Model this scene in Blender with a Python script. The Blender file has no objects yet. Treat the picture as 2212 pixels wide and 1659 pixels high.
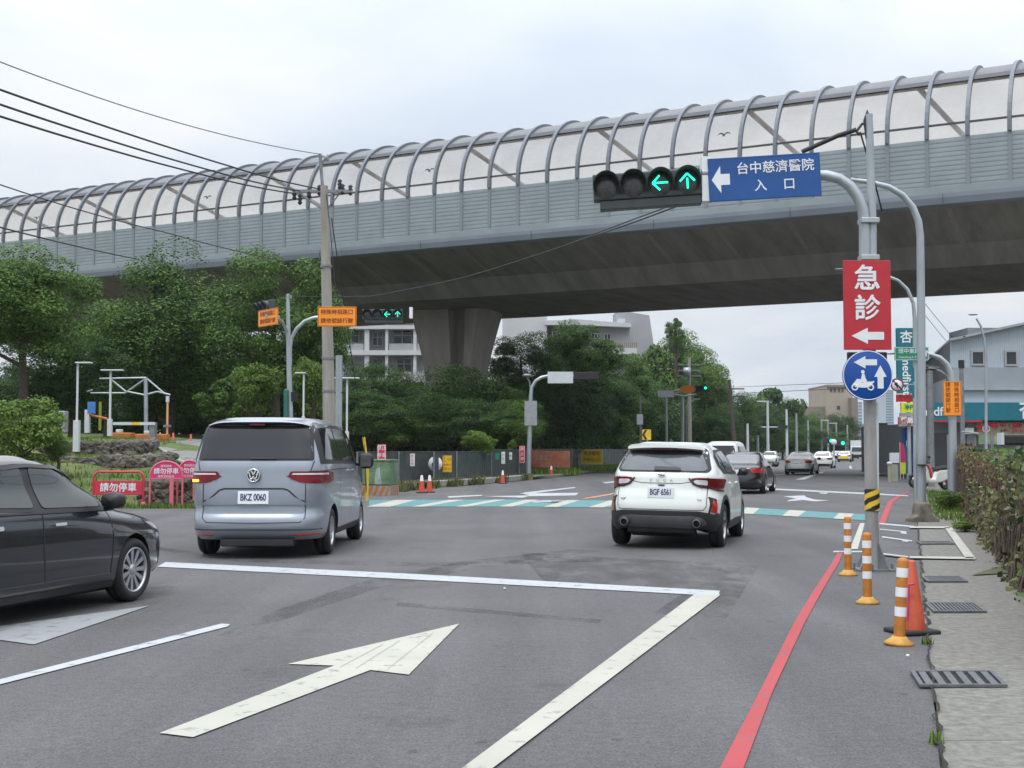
import bpy, bmesh, math, random
import numpy as np
from math import radians as R, sin, cos, pi, atan2, sqrt, tan
from mathutils import Vector, Matrix
from mathutils.bvhtree import BVHTree
from mathutils.geometry import delaunay_2d_cdt
random.seed(7)
scene = bpy.context.scene
col = scene.collection
# ------------------------------------------------------------------ camera
CH, F, CX, CY, HZ = 1.55, 2800.0, 1106.0, 829.5, 973.0      # eye height; focal length and centre in units of a 2212 px wide picture
PITCH = math.atan((HZ - CY) / F)
cd = bpy.data.cameras.new('camera'); cam = bpy.data.objects.new('camera', cd); col.objects.link(cam)
cam.location = (0, 0, CH); cam.rotation_euler = (pi / 2 + PITCH, 0, 0)
cd.sensor_width = 36; cd.lens = F / 2212 * 36; cd.clip_start = 0.1; cd.clip_end = 6000
scene.camera = cam
# ------------------------------------------------------------------ world, sun, exposure
SUN_EL, SUN_AZ = 62, 200
world = bpy.data.worlds.new('World'); scene.world = world; world.use_nodes = True
nt = world.node_tree; nt.nodes.clear(); N, L = nt.nodes, nt.links
out = N.new('ShaderNodeOutputWorld'); bg = N.new('ShaderNodeBackground'); L.new(bg.outputs[0], out.inputs[0])
sky = N.new('ShaderNodeTexSky'); sky.sky_type = 'NISHITA'; sky.sun_disc = False
sky.sun_elevation = R(SUN_EL); sky.sun_rotation = R(SUN_AZ); sky.air_density = 1.3; sky.dust_density = 2.5
tc = N.new('ShaderNodeTexCoord'); sep = N.new('ShaderNodeSeparateXYZ'); L.new(tc.outputs['Generated'], sep.inputs[0])
# flatten the direction onto a cloud ceiling so the cloud bands narrow towards the horizon
mx = N.new('ShaderNodeMath'); mx.operation = 'ADD'; L.new(sep.outputs[2], mx.inputs[0]); mx.inputs[1].default_value = 0.16
dv = N.new('ShaderNodeVectorMath'); dv.operation = 'DIVIDE'; L.new(tc.outputs['Generated'], dv.inputs[0])
cmb = N.new('ShaderNodeCombineXYZ')
for i in range(3): L.new(mx.outputs[0], cmb.inputs[i])
L.new(cmb.outputs[0], dv.inputs[1])
n1 = N.new('ShaderNodeTexNoise'); n1.inputs['Scale'].default_value = 1.15; n1.inputs['Detail'].default_value = 7; n1.inputs['Roughness'].default_value = .52
n1.inputs['Distortion'].default_value = .35
L.new(dv.outputs[0], n1.inputs['Vector'])
cr = N.new('ShaderNodeValToRGB'); L.new(n1.outputs[0], cr.inputs[0])
cr.color_ramp.elements[0].position = .36; cr.color_ramp.elements[0].color = (5.7, 6.35, 7.3, 1)
cr.color_ramp.elements[1].position = .64; cr.color_ramp.elements[1].color = (7.7, 7.9, 8.15, 1)
e = cr.color_ramp.elements.new(.5); e.color = (6.65, 7.15, 7.85, 1)
clampz = N.new('ShaderNodeMath'); clampz.operation = 'MAXIMUM'; L.new(sep.outputs[2], clampz.inputs[0]); clampz.inputs[1].default_value = 0
grad = N.new('ShaderNodeMath'); grad.operation = 'MULTIPLY_ADD'; L.new(clampz.outputs[0], grad.inputs[0]); grad.inputs[1].default_value = 0.95; grad.inputs[2].default_value = 0
g2 = N.new('ShaderNodeMath'); g2.operation = 'POWER'; L.new(clampz.outputs[0], g2.inputs[0]); g2.inputs[1].default_value = 2.0
g3 = N.new('ShaderNodeMath'); g3.operation = 'MULTIPLY_ADD'; L.new(g2.outputs[0], g3.inputs[0]); g3.inputs[1].default_value = 3.3; g3.inputs[2].default_value = 1.0
sc_ = N.new('ShaderNodeVectorMath'); sc_.operation = 'SCALE'; L.new(cr.outputs[0], sc_.inputs[0]); L.new(g3.outputs[0], sc_.inputs['Scale'])
mixs = N.new('ShaderNodeMix'); mixs.data_type = 'RGBA'; mixs.inputs['Factor'].default_value = .93
L.new(sky.outputs[0], mixs.inputs[6]); L.new(sc_.outputs[0], mixs.inputs[7])
L.new(mixs.outputs[2], bg.inputs[0]); bg.inputs[1].default_value = 0.1
sd = bpy.data.lights.new('sun', 'SUN'); sd.energy = 1.3; sd.angle = R(12); sd.color = (1, .96, .9)
so = bpy.data.objects.new('sun', sd); col.objects.link(so)
so.rotation_euler = (R(90 - SUN_EL), 0, R(180 - SUN_AZ)); so.location = (0, 0, 50)
scene.view_settings.view_transform = 'Standard'; scene.view_settings.look = 'None'
scene.view_settings.exposure = 0.12; scene.view_settings.gamma = 1
scene.render.engine = 'CYCLES'; scene.cycles.use_denoising = True; scene.cycles.max_bounces = 6
scene.cycles.transparent_max_bounces = 12
# ------------------------------------------------------------------ pixel helpers
def ray(px, py):
    u, v = (px - CX) / F, -(py - CY) / F
    return Vector((u, cos(PITCH) - v * sin(PITCH), sin(PITCH) + v * cos(PITCH)))
def at(px, py, Y):
    d = ray(px, py); return Vector((0, 0, CH)) + d * (Y / d.y)
def gnd(px, py, z=0.0):
    d = ray(px, py); return Vector((0, 0, CH)) + d * ((z - CH) / d.z)
def GX(px, Y): return at(px, HZ, Y).x
def ZH(py, Y): return at(CX, py, Y).z
# ------------------------------------------------------------------ materials
def mat(name, rgb, rough=.6, metal=0, var=.12, scale=4., bump=0., bscale=None, coat=0, emit=0, rgb2=None, spec=.5, detail=5, stretch=None, alpha=1):
    m = bpy.data.materials.new(name); m.use_nodes = True
    t = m.node_tree; p = t.nodes['Principled BSDF']
    p.inputs['Roughness'].default_value = rough; p.inputs['Metallic'].default_value = metal
    p.inputs['Specular IOR Level'].default_value = spec; p.inputs['Coat Weight'].default_value = coat; p.inputs['Coat Roughness'].default_value = .04
    if emit:
        p.inputs['Emission Color'].default_value = (*rgb, 1); p.inputs['Emission Strength'].default_value = emit
    tc = t.nodes.new('ShaderNodeTexCoord'); src = tc.outputs['Object']
    if stretch:
        mp = t.nodes.new('ShaderNodeMapping'); mp.inputs['Scale'].default_value = stretch; t.links.new(src, mp.inputs[0]); src = mp.outputs[0]
    if var or rgb2:
        n = t.nodes.new('ShaderNodeTexNoise'); n.inputs['Scale'].default_value = scale; n.inputs['Detail'].default_value = detail; n.inputs['Roughness'].default_value = .62
        t.links.new(src, n.inputs['Vector'])
        r = t.nodes.new('ShaderNodeValToRGB'); t.links.new(n.outputs[0], r.inputs[0])
        r.color_ramp.elements[0].position = .32; r.color_ramp.elements[1].position = .68
        c2 = rgb2 or tuple(min(1, c * (1 + var)) for c in rgb)
        c1 = rgb if rgb2 else tuple(c * (1 - var) for c in rgb)
        r.color_ramp.elements[0].color = (*c1, 1); r.color_ramp.elements[1].color = (*c2, 1)
        t.links.new(r.outputs[0], p.inputs['Base Color'])
    else: p.inputs['Base Color'].default_value = (*rgb, 1)
    if bump:
        b = t.nodes.new('ShaderNodeBump'); n2 = t.nodes.new('ShaderNodeTexNoise'); n2.inputs['Scale'].default_value = bscale or scale * 4; n2.inputs['Detail'].default_value = 6
        t.links.new(src, n2.inputs['Vector']); t.links.new(n2.outputs[0], b.inputs['Height']); b.inputs['Strength'].default_value = bump; b.inputs['Distance'].default_value = .03
        t.links.new(b.outputs[0], p.inputs['Normal'])
    return m
def asphalt_mat(name, base, dark=1.0):
    m = bpy.data.materials.new(name); m.use_nodes = True; t = m.node_tree; p = t.nodes['Principled BSDF']; p.inputs['Roughness'].default_value = .82
    p.inputs['Specular IOR Level'].default_value = .35
    tc = t.nodes.new('ShaderNodeTexCoord')
    def noise(s, d, rough=.6, vec=None):
        n = t.nodes.new('ShaderNodeTexNoise'); n.inputs['Scale'].default_value = s; n.inputs['Detail'].default_value = d; n.inputs['Roughness'].default_value = rough
        t.links.new(vec or tc.outputs['Object'], n.inputs['Vector']); return n
    def mapr(src, a, b, lo=.3, hi=.7):
        mr = t.nodes.new('ShaderNodeMapRange'); mr.inputs[1].default_value = lo; mr.inputs[2].default_value = hi; mr.inputs[3].default_value = a; mr.inputs[4].default_value = b
        t.links.new(src, mr.inputs[0]); return mr.outputs[0]
    def mul(a, b):
        k = t.nodes.new('ShaderNodeMath'); k.operation = 'MULTIPLY'; t.links.new(a, k.inputs[0]); t.links.new(b, k.inputs[1]); return k.outputs[0]
    mp = t.nodes.new('ShaderNodeMapping'); mp.inputs['Rotation'].default_value = (0, 0, R(17)); mp.inputs['Scale'].default_value = (.9, .05, 1)
    t.links.new(tc.outputs['Object'], mp.inputs[0])
    f = mul(mapr(noise(.35, 4).outputs[0], .86, 1.12), mapr(noise(60, 3, .9).outputs[0], .55, 1.5, .36, .64))
    f = mul(f, mapr(noise(1.0, 4, .6, mp.outputs[0]).outputs[0], .80, 1.14))
    f = mul(f, mapr(noise(14, 5, .85).outputs[0], .8, 1.2, .36, .64))
    # scattered darker stains
    f = mul(f, mapr(noise(.9, 6, .6).outputs[0], 1.0, .72, .6, .72))
    f = mul(f, mapr(noise(4.5, 3, .5).outputs[0], 1.0, .66, .69, .74))
    v = t.nodes.new('ShaderNodeVectorMath'); v.operation = 'SCALE'; v.inputs[0].default_value = tuple(c * dark for c in base)
    t.links.new(f, v.inputs['Scale']); t.links.new(v.outputs[0], p.inputs['Base Color'])
    b = t.nodes.new('ShaderNodeBump'); b.inputs['Strength'].default_value = .5; b.inputs['Distance'].default_value = .01
    t.links.new(noise(120, 3, .8).outputs[0], b.inputs['Height']); t.links.new(b.outputs[0], p.inputs['Normal'])
    return m
def paint_mat(name, rgb, wear=.5, under=(.1, .1, .105)):
    """road paint with worn through specks"""
    m = bpy.data.materials.new(name); m.use_nodes = True; t = m.node_tree; p = t.nodes['Principled BSDF']; p.inputs['Roughness'].default_value = .7
    tc = t.nodes.new('ShaderNodeTexCoord')
    n = t.nodes.new('ShaderNodeTexNoise'); n.inputs['Scale'].default_value = 6; n.inputs['Detail'].default_value = 10; n.inputs['Roughness'].default_value = .7; t.links.new(tc.outputs['Object'], n.inputs['Vector'])
    n3 = t.nodes.new('ShaderNodeTexNoise'); n3.inputs['Scale'].default_value = 1.3; n3.inputs['Detail'].default_value = 4; t.links.new(tc.outputs['Object'], n3.inputs['Vector'])
    r = t.nodes.new('ShaderNodeValToRGB'); t.links.new(n.outputs[0], r.inputs[0])
    r.color_ramp.elements[0].position = max(.0, .18 + .3 * wear); r.color_ramp.elements[1].position = .3 + .32 * wear
    r.color_ramp.elements[0].color = (0, 0, 0, 1); r.color_ramp.elements[1].color = (1, 1, 1, 1)
    mx = t.nodes.new('ShaderNodeMix'); mx.data_type = 'RGBA'; t.links.new(r.outputs[0], mx.inputs['Factor']); mx.inputs[6].default_value = (*under, 1)
    r2 = t.nodes.new('ShaderNodeValToRGB'); t.links.new(n3.outputs[0], r2.inputs[0])
    r2.color_ramp.elements[0].color = (*[c * .78 for c in rgb], 1); r2.color_ramp.elements[1].color = (*[min(1, c * 1.1) for c in rgb], 1)
    t.links.new(r2.outputs[0], mx.inputs[7]); t.links.new(mx.outputs[2], p.inputs['Base Color'])
    return m
def leaf_mat(name, c1, c2, trans=.3):
    m = bpy.data.materials.new(name); m.use_nodes = True; t = m.node_tree; p = t.nodes['Principled BSDF']
    p.inputs['Roughness'].default_value = .6; p.inputs['Specular IOR Level'].default_value = .25
    geo = t.nodes.new('ShaderNodeNewGeometry'); oi = t.nodes.new('ShaderNodeObjectInfo')
    n = t.nodes.new('ShaderNodeTexNoise'); n.inputs['Scale'].default_value = 1.0; n.inputs['Detail'].default_value = 4
    t.links.new(geo.outputs['Position'], n.inputs['Vector'])
    a = t.nodes.new('ShaderNodeMath'); a.operation = 'MULTIPLY_ADD'; t.links.new(geo.outputs['Random Per Island'], a.inputs[0]); a.inputs[1].default_value = .6
    t.links.new(n.outputs[0], a.inputs[2])
    b = t.nodes.new('ShaderNodeMath'); b.operation = 'MULTIPLY_ADD'; t.links.new(oi.outputs['Random'], b.inputs[0]); b.inputs[1].default_value = .22; t.links.new(a.outputs[0], b.inputs[2])
    r = t.nodes.new('ShaderNodeValToRGB'); t.links.new(b.outputs[0], r.inputs[0])
    r.color_ramp.elements[0].position = .6; r.color_ramp.elements[0].color = (*c1, 1); r.color_ramp.elements[1].position = 1.2; r.color_ramp.elements[1].color = (*c2, 1)
    t.links.new(r.outputs[0], p.inputs['Base Color'])
    tr = t.nodes.new('ShaderNodeBsdfTranslucent'); t.links.new(r.outputs[0], tr.inputs['Color'])
    mx = t.nodes.new('ShaderNodeMixShader'); mx.inputs[0].default_value = trans
    t.links.new(p.outputs[0], mx.inputs[1]); t.links.new(tr.outputs[0], mx.inputs[2])
    t.links.new(mx.outputs[0], t.nodes['Material Output'].inputs[0])
    return m
M = {}
M['asphalt'] = asphalt_mat('asphalt', (.096, .094, .0945))
M['asphalt_dark'] = asphalt_mat('asphalt patch', (.082, .0795, .0785))
def fray(m, lo, hi, sc):
    t = m.node_tree; o = t.nodes['Material Output']; src = o.inputs[0].links[0].from_socket; tc = t.nodes.new('ShaderNodeTexCoord'); mp = t.nodes.new('ShaderNodeMapping'); mp.inputs['Rotation'].default_value = (0, 0, R(17)); mp.inputs['Scale'].default_value = (1, .35, 1)
    n = t.nodes.new('ShaderNodeTexNoise'); n.inputs['Scale'].default_value = sc; n.inputs['Detail'].default_value = 8; n.inputs['Roughness'].default_value = .7; t.links.new(tc.outputs['Object'], mp.inputs[0]); t.links.new(mp.outputs[0], n.inputs['Vector'])
    r = t.nodes.new('ShaderNodeMapRange'); r.inputs[1].default_value = lo; r.inputs[2].default_value = hi; t.links.new(n.outputs[0], r.inputs[0]); x = t.nodes.new('ShaderNodeMixShader'); tr = t.nodes.new('ShaderNodeBsdfTransparent'); t.links.new(r.outputs[0], x.inputs[0]); t.links.new(tr.outputs[0], x.inputs[1]); t.links.new(src, x.inputs[2]); t.links.new(x.outputs[0], o.inputs[0])
fray(M['asphalt_dark'], .42, .85, 1.6)
M['asphalt_drive'] = asphalt_mat('drive asphalt', (.19, .187, .185))
M['concrete_walk'] = mat('walk concrete', (.11, .105, .09), .95, var=.3, scale=14, bump=.35, bscale=110, rgb2=(.215, .207, .182), detail=14)
M['grass'] = mat('grass ground', (.05, .075, .018), .9, rgb2=(.11, .14, .035), scale=1.5, bump=.6, bscale=30)
M['dirt'] = mat('dirt', (.07, .075, .03), .95, rgb2=(.12, .105, .07), scale=.8, bump=.5)
M['white_paint'] = paint_mat('white road paint', (.40, .415, .42), .45)
M['white_new'] = paint_mat('cream road paint', (.40, .395, .335), .42)
M['white_worn'] = paint_mat('worn white road paint', (.5, .5, .5), .95)
M['red_paint'] = paint_mat('red road paint', (.37, .045, .052), .45)
M['teal_paint'] = paint_mat('teal road paint', (.075, .235, .24), .6)
M['orange_paint'] = paint_mat('orange road paint', (.6, .23, .05), .6)
M['girder'] = mat('girder concrete', (.17, .16, .148), .9, rgb2=(.285, .262, .235), scale=.9, bump=.2, bscale=3, stretch=(1.1, .25, .25), detail=9)
M['pier'] = mat('pier concrete', (.27, .245, .22), .9, rgb2=(.4, .37, .335), scale=.5, stretch=(1.5, 1.5, .3))
M['fascia'] = mat('grey blue steel fascia', (.175, .20, .23), .5, metal=.1, var=.1, scale=.4)
M['acoustic'] = mat('grey green acoustic panel', (.225, .26, .272), .6, var=.12, scale=.5)
M['rib'] = mat('grey painted steel rib', (.135, .15, .172), .45, metal=.2, var=.08)
M['strut'] = mat('pale strut concrete', (.28, .25, .22), .9, var=.15)
M['rib_low'] = mat('grey green steel post', (.18, .205, .22), .5, var=.08)
M['darkrail'] = mat('dark steel rail', (.06, .065, .075), .5, metal=.3)
M['canopy'] = mat('grey canopy strip', (.18, .18, .185), .6, spec=.2)
M['galv'] = mat('galvanised steel', (.36, .39, .41), .42, metal=.55, var=.14, scale=3, stretch=(1, 1, .4))
M['galv_dark'] = mat('weathered galvanised steel', (.2, .215, .225), .5, metal=.5, var=.2, scale=4)
M['pole_conc'] = mat('pole concrete', (.22, .205, .18), .9, rgb2=(.34, .32, .29), scale=2, stretch=(3, 3, .3), bump=.15)
M['pole_worn'] = mat('worn painted pole', (.22, .22, .215), .6, rgb2=(.36, .355, .34), scale=3, stretch=(2, 2, .5), metal=.2)
M['black'] = mat('black plastic', (.012, .012, .013), .5, var=.1)
M['black_matt'] = mat('black rubber', (.02, .02, .021), .85, var=.2)
M['tyre'] = mat('tyre rubber', (.016, .016, .017), .8, var=.2, scale=20)
M['rim'] = mat('alloy rim', (.55, .56, .58), .3, metal=.85, var=.05)
M['rim_dark'] = mat('shadowed rim', (.04, .04, .042), .5, metal=.5)
M['glass'] = mat('dark tinted car glass', (.011, .012, .014), .06, var=0, spec=.5)
M['glass_car'] = mat('grey green side glass', (.028, .034, .034), .05, var=0, spec=.7)
M['glass_grey'] = mat('grey rear glass', (.07, .075, .082), .12, var=.15, scale=1.5, coat=.6)
M['paint_silver'] = mat('blue silver car paint', (.285, .315, .36), .3, metal=.5, var=.03, coat=.7)
M['paint_white'] = mat('white car paint', (.66, .68, .64), .3, metal=0, var=.02, coat=.8)
M['paint_grey'] = mat('dark grey car paint', (.032, .036, .043), .2, metal=.5, var=.03, coat=1)
M['paint_black'] = mat('black car paint', (.015, .015, .02), .2, metal=.2, var=.02, coat=.9)
M['paint_champ'] = mat('champagne silver car paint', (.5, .51, .49), .35, metal=.15, var=.03, coat=.7)
M['cladding'] = mat('charcoal bumper plastic', (.028, .03, .034), .55, var=.1)
M['skid'] = mat('grey skid plate', (.17, .175, .18), .4, metal=.4)
M['chrome'] = mat('chrome', (.7, .71, .72), .15, metal=1, var=0)
M['lamp_red'] = mat('red lamp lens', (.15, .006, .01), .25, var=.2, coat=.2, spec=.3)
M['lamp_red2'] = mat('bright red lamp lens', (.4, .02, .02), .2, var=.2, coat=1)
M['lamp_white'] = mat('clear lamp lens', (.6, .58, .6), .15, var=.2, coat=1)
M['amber'] = mat('lit amber indicator', (1, .55, .04), .3, var=0, emit=1.6)
M['seam'] = mat('seam shadow gap', (.03, .03, .034), .8, var=0)
M['plate'] = mat('number plate', (.72, .74, .78), .4, var=.02)
M['plate_ink'] = mat('number plate ink', (.02, .03, .08), .5, var=0)
M['sign_blue'] = mat('blue sign sheeting', (.008, .068, .25), .35, var=.12, scale=1.5)
M['sign_disc'] = mat('round sign blue', (.003, .06, .30), .35, var=.1, scale=3)
M['sign_red'] = mat('red sign sheeting', (.42, .018, .03), .4, var=.08)
M['sign_white'] = mat('white sign sheeting', (.68, .7, .72), .45, var=.06)
M['sign_back'] = mat('sign back', (.55, .57, .6), .5, metal=.2, var=.08)
M['sign_backg'] = mat('grey sign back', (.3, .31, .33), .5, metal=.3, var=.15)
M['sign_orange'] = mat('orange sign sheeting', (.85, .27, .015), .4, var=.06)
M['sign_ink'] = mat('dark red sign ink', (.16, .02, .005), .5, var=0)
M['ink'] = mat('black ink', (.015, .013, .012), .5, var=0)
M['sign_green'] = mat('green sign sheeting', (.01, .19, .12), .4, var=.08)
M['teal'] = mat('teal shop sign', (.005, .13, .18), .4, var=.08)
M['yellow'] = mat('yellow sign sheeting', (.75, .52, .02), .45, var=.08)
M['lime'] = mat('lime shop sign', (.6, .62, .03), .45, var=.1)
M['pink'] = mat('pink sign board', (.55, .03, .14), .45, var=.08)
M['pink_light'] = mat('pink steel tube', (.55, .12, .16), .5, var=.1)
M['brd_red'] = mat('red barrier board', (.5, .02, .05), .45, var=.1)
M['orange'] = mat('orange cone plastic', (.55, .1, .045), .6, rgb2=(.42, .07, .035), scale=6)
M['cone_red'] = mat('red orange cone plastic', (.5, .06, .03), .6, var=.15)
M['post_orange'] = mat('orange bollard plastic', (.5, .19, .02), .6, rgb2=(.33, .11, .015), scale=14, detail=8)
M['post_base'] = mat('yellow bollard base', (.58, .31, .05), .6, rgb2=(.4, .2, .04), scale=9)
M['refl'] = mat('white reflective band', (.72, .73, .74), .35, var=.08, scale=8)
M['hz_yellow'] = mat('hazard yellow', (.65, .42, .03), .5, var=.15)
M['hz_orange'] = mat('hazard orange', (.45, .15, .03), .6, rgb2=(.4, .12, .02), scale=6)
M['sig_body'] = mat('dark signal housing', (.045, .055, .055), .55, var=.15, scale=6)
M['sig_lens'] = mat('unlit signal lens', (.035, .038, .038), .25, rgb2=(.07, .072, .07), scale=20)
M['lit_green'] = mat('lit green arrow', (.02, .95, .62), .4, var=0, emit=1.3)
M['lit_white'] = mat('lit white figure', (.9, .95, 1), .4, var=0, emit=.8)
M['box_green'] = mat('green utility cabinet', (.06, .13, .065), .6, rgb2=(.17, .25, .15), scale=3)
M['graffiti'] = mat('faded poster', (.4, .5, .5), .7, rgb2=(.15, .25, .17), scale=5)
M['hoard'] = mat('dark green site hoarding', (.04, .052, .05), .7, rgb2=(.075, .09, .085), scale=1.5)
M['kerb'] = mat('kerb concrete', (.22, .22, .2), .9, rgb2=(.33, .32, .29), scale=3, bump=.3)
M['stone'] = mat('field stone', (.04, .036, .028), .9, rgb2=(.15, .13, .105), scale=2.2, bump=.6, bscale=12)
M['bark'] = mat('bark', (.07, .055, .045), .95, var=.3, scale=6, bump=.6)
M['leaf_dark'] = leaf_mat('dark foliage', (.010, .026, .010), (.075, .14, .038))
M['leaf_mid'] = leaf_mat('mid foliage', (.014, .037, .011), (.12, .21, .045))
M['leaf_light'] = leaf_mat('light foliage', (.035, .07, .013), (.15, .23, .04))
M['leaf_vine'] = leaf_mat('mixed vine foliage', (.02, .035, .012), (.19, .19, .08))
M['leaf_dry'] = leaf_mat('dry vine foliage', (.03, .02, .015), (.20, .14, .06))
M['stem'] = mat('dry brown vine stems', (.045, .03, .025), .95, rgb2=(.13, .09, .07), scale=10)
M['rust'] = mat('rusty fence sheet', (.045, .035, .033), .9, rgb2=(.1, .07, .055), scale=4, stretch=(1, 1, .3), bump=.4)
M['wall_white'] = mat('pale rendered wall', (.46, .47, .48), .8, var=.07, scale=.3)
M['wall_grey'] = mat('grey rendered wall', (.3, .31, .32), .8, var=.08, scale=.3)
M['wall_dark'] = mat('darkened grey wall', (.14, .145, .15), .8, var=.1)  # shade of the hospital recess is put into this darker wall colour
M['win'] = mat('building window glass', (.03, .035, .042), .12, var=.2, scale=.7)
M['wall_tan'] = mat('tan building wall', (.33, .28, .225), .85, var=.08, scale=.15)
M['wall_tan2'] = mat('dark tan building wall', (.2, .17, .14), .85, var=.1, scale=.15)
M['wall_blue'] = mat('blue grey sheet cladding', (.38, .43, .475), .55, var=.06, scale=.6, stretch=(1, 1, .2))
M['wall_blue2'] = mat('grey sheet cladding', (.25, .28, .31), .55, var=.1, scale=.6)
M['tower'] = mat('haze tinted tower facade', (.42, .47, .52), .5, var=.05, scale=.05)  # distance haze is put into the pale bluish facade colour
M['tower_glass'] = mat('haze tinted tower glass', (.2, .28, .34), .2, var=.15, scale=.1)  # glass lightened and blued in the colour for distance haze
M['wire'] = mat('black wire', (.02, .02, .022), .6, var=0)
M['grate'] = mat('drain grate', (.12, .125, .13), .6, metal=.4, var=.2, scale=8)
M['hole'] = mat('drain void', (.01, .01, .01), .9, var=0)
M['blue_box'] = mat('blue sign', (.05, .17, .45), .5)
M['white_box'] = mat('white painted steel', (.5, .53, .54), .45, var=.06)
M['red_b'] = mat('faded red banner', (.26, .07, .06), .7, rgb2=(.36, .16, .09), scale=1.5)
M['orange_car'] = mat('orange truck paint', (.3, .07, .025), .45, var=.1, coat=.4)
def translucent_mat():
    m = bpy.data.materials.new('translucent polycarbonate'); m.use_nodes = True; t = m.node_tree; t.nodes.remove(t.nodes['Principled BSDF'])
    a = t.nodes.new('ShaderNodeBsdfTransparent'); a.inputs[0].default_value = (1, .955, .895, 1)
    b = t.nodes.new('ShaderNodeBsdfTranslucent'); b.inputs[0].default_value = (1, .955, .89, 1)
    n = t.nodes.new('ShaderNodeTexNoise'); n.inputs['Scale'].default_value = .7; tc = t.nodes.new('ShaderNodeTexCoord'); t.links.new(tc.outputs['Object'], n.inputs['Vector'])
    mr = t.nodes.new('ShaderNodeMapRange'); mr.inputs[1].default_value = .35; mr.inputs[2].default_value = .7; mr.inputs[3].default_value = .34; mr.inputs[4].default_value = .52; t.links.new(n.outputs[0], mr.inputs[0])
    m2 = t.nodes.new('ShaderNodeMixShader'); t.links.new(mr.outputs[0], m2.inputs[0]); t.links.new(a.outputs[0], m2.inputs[1]); t.links.new(b.outputs[0], m2.inputs[2])
    t.links.new(m2.outputs[0], t.nodes['Material Output'].inputs[0]); return m
M['poly'] = translucent_mat()
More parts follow.
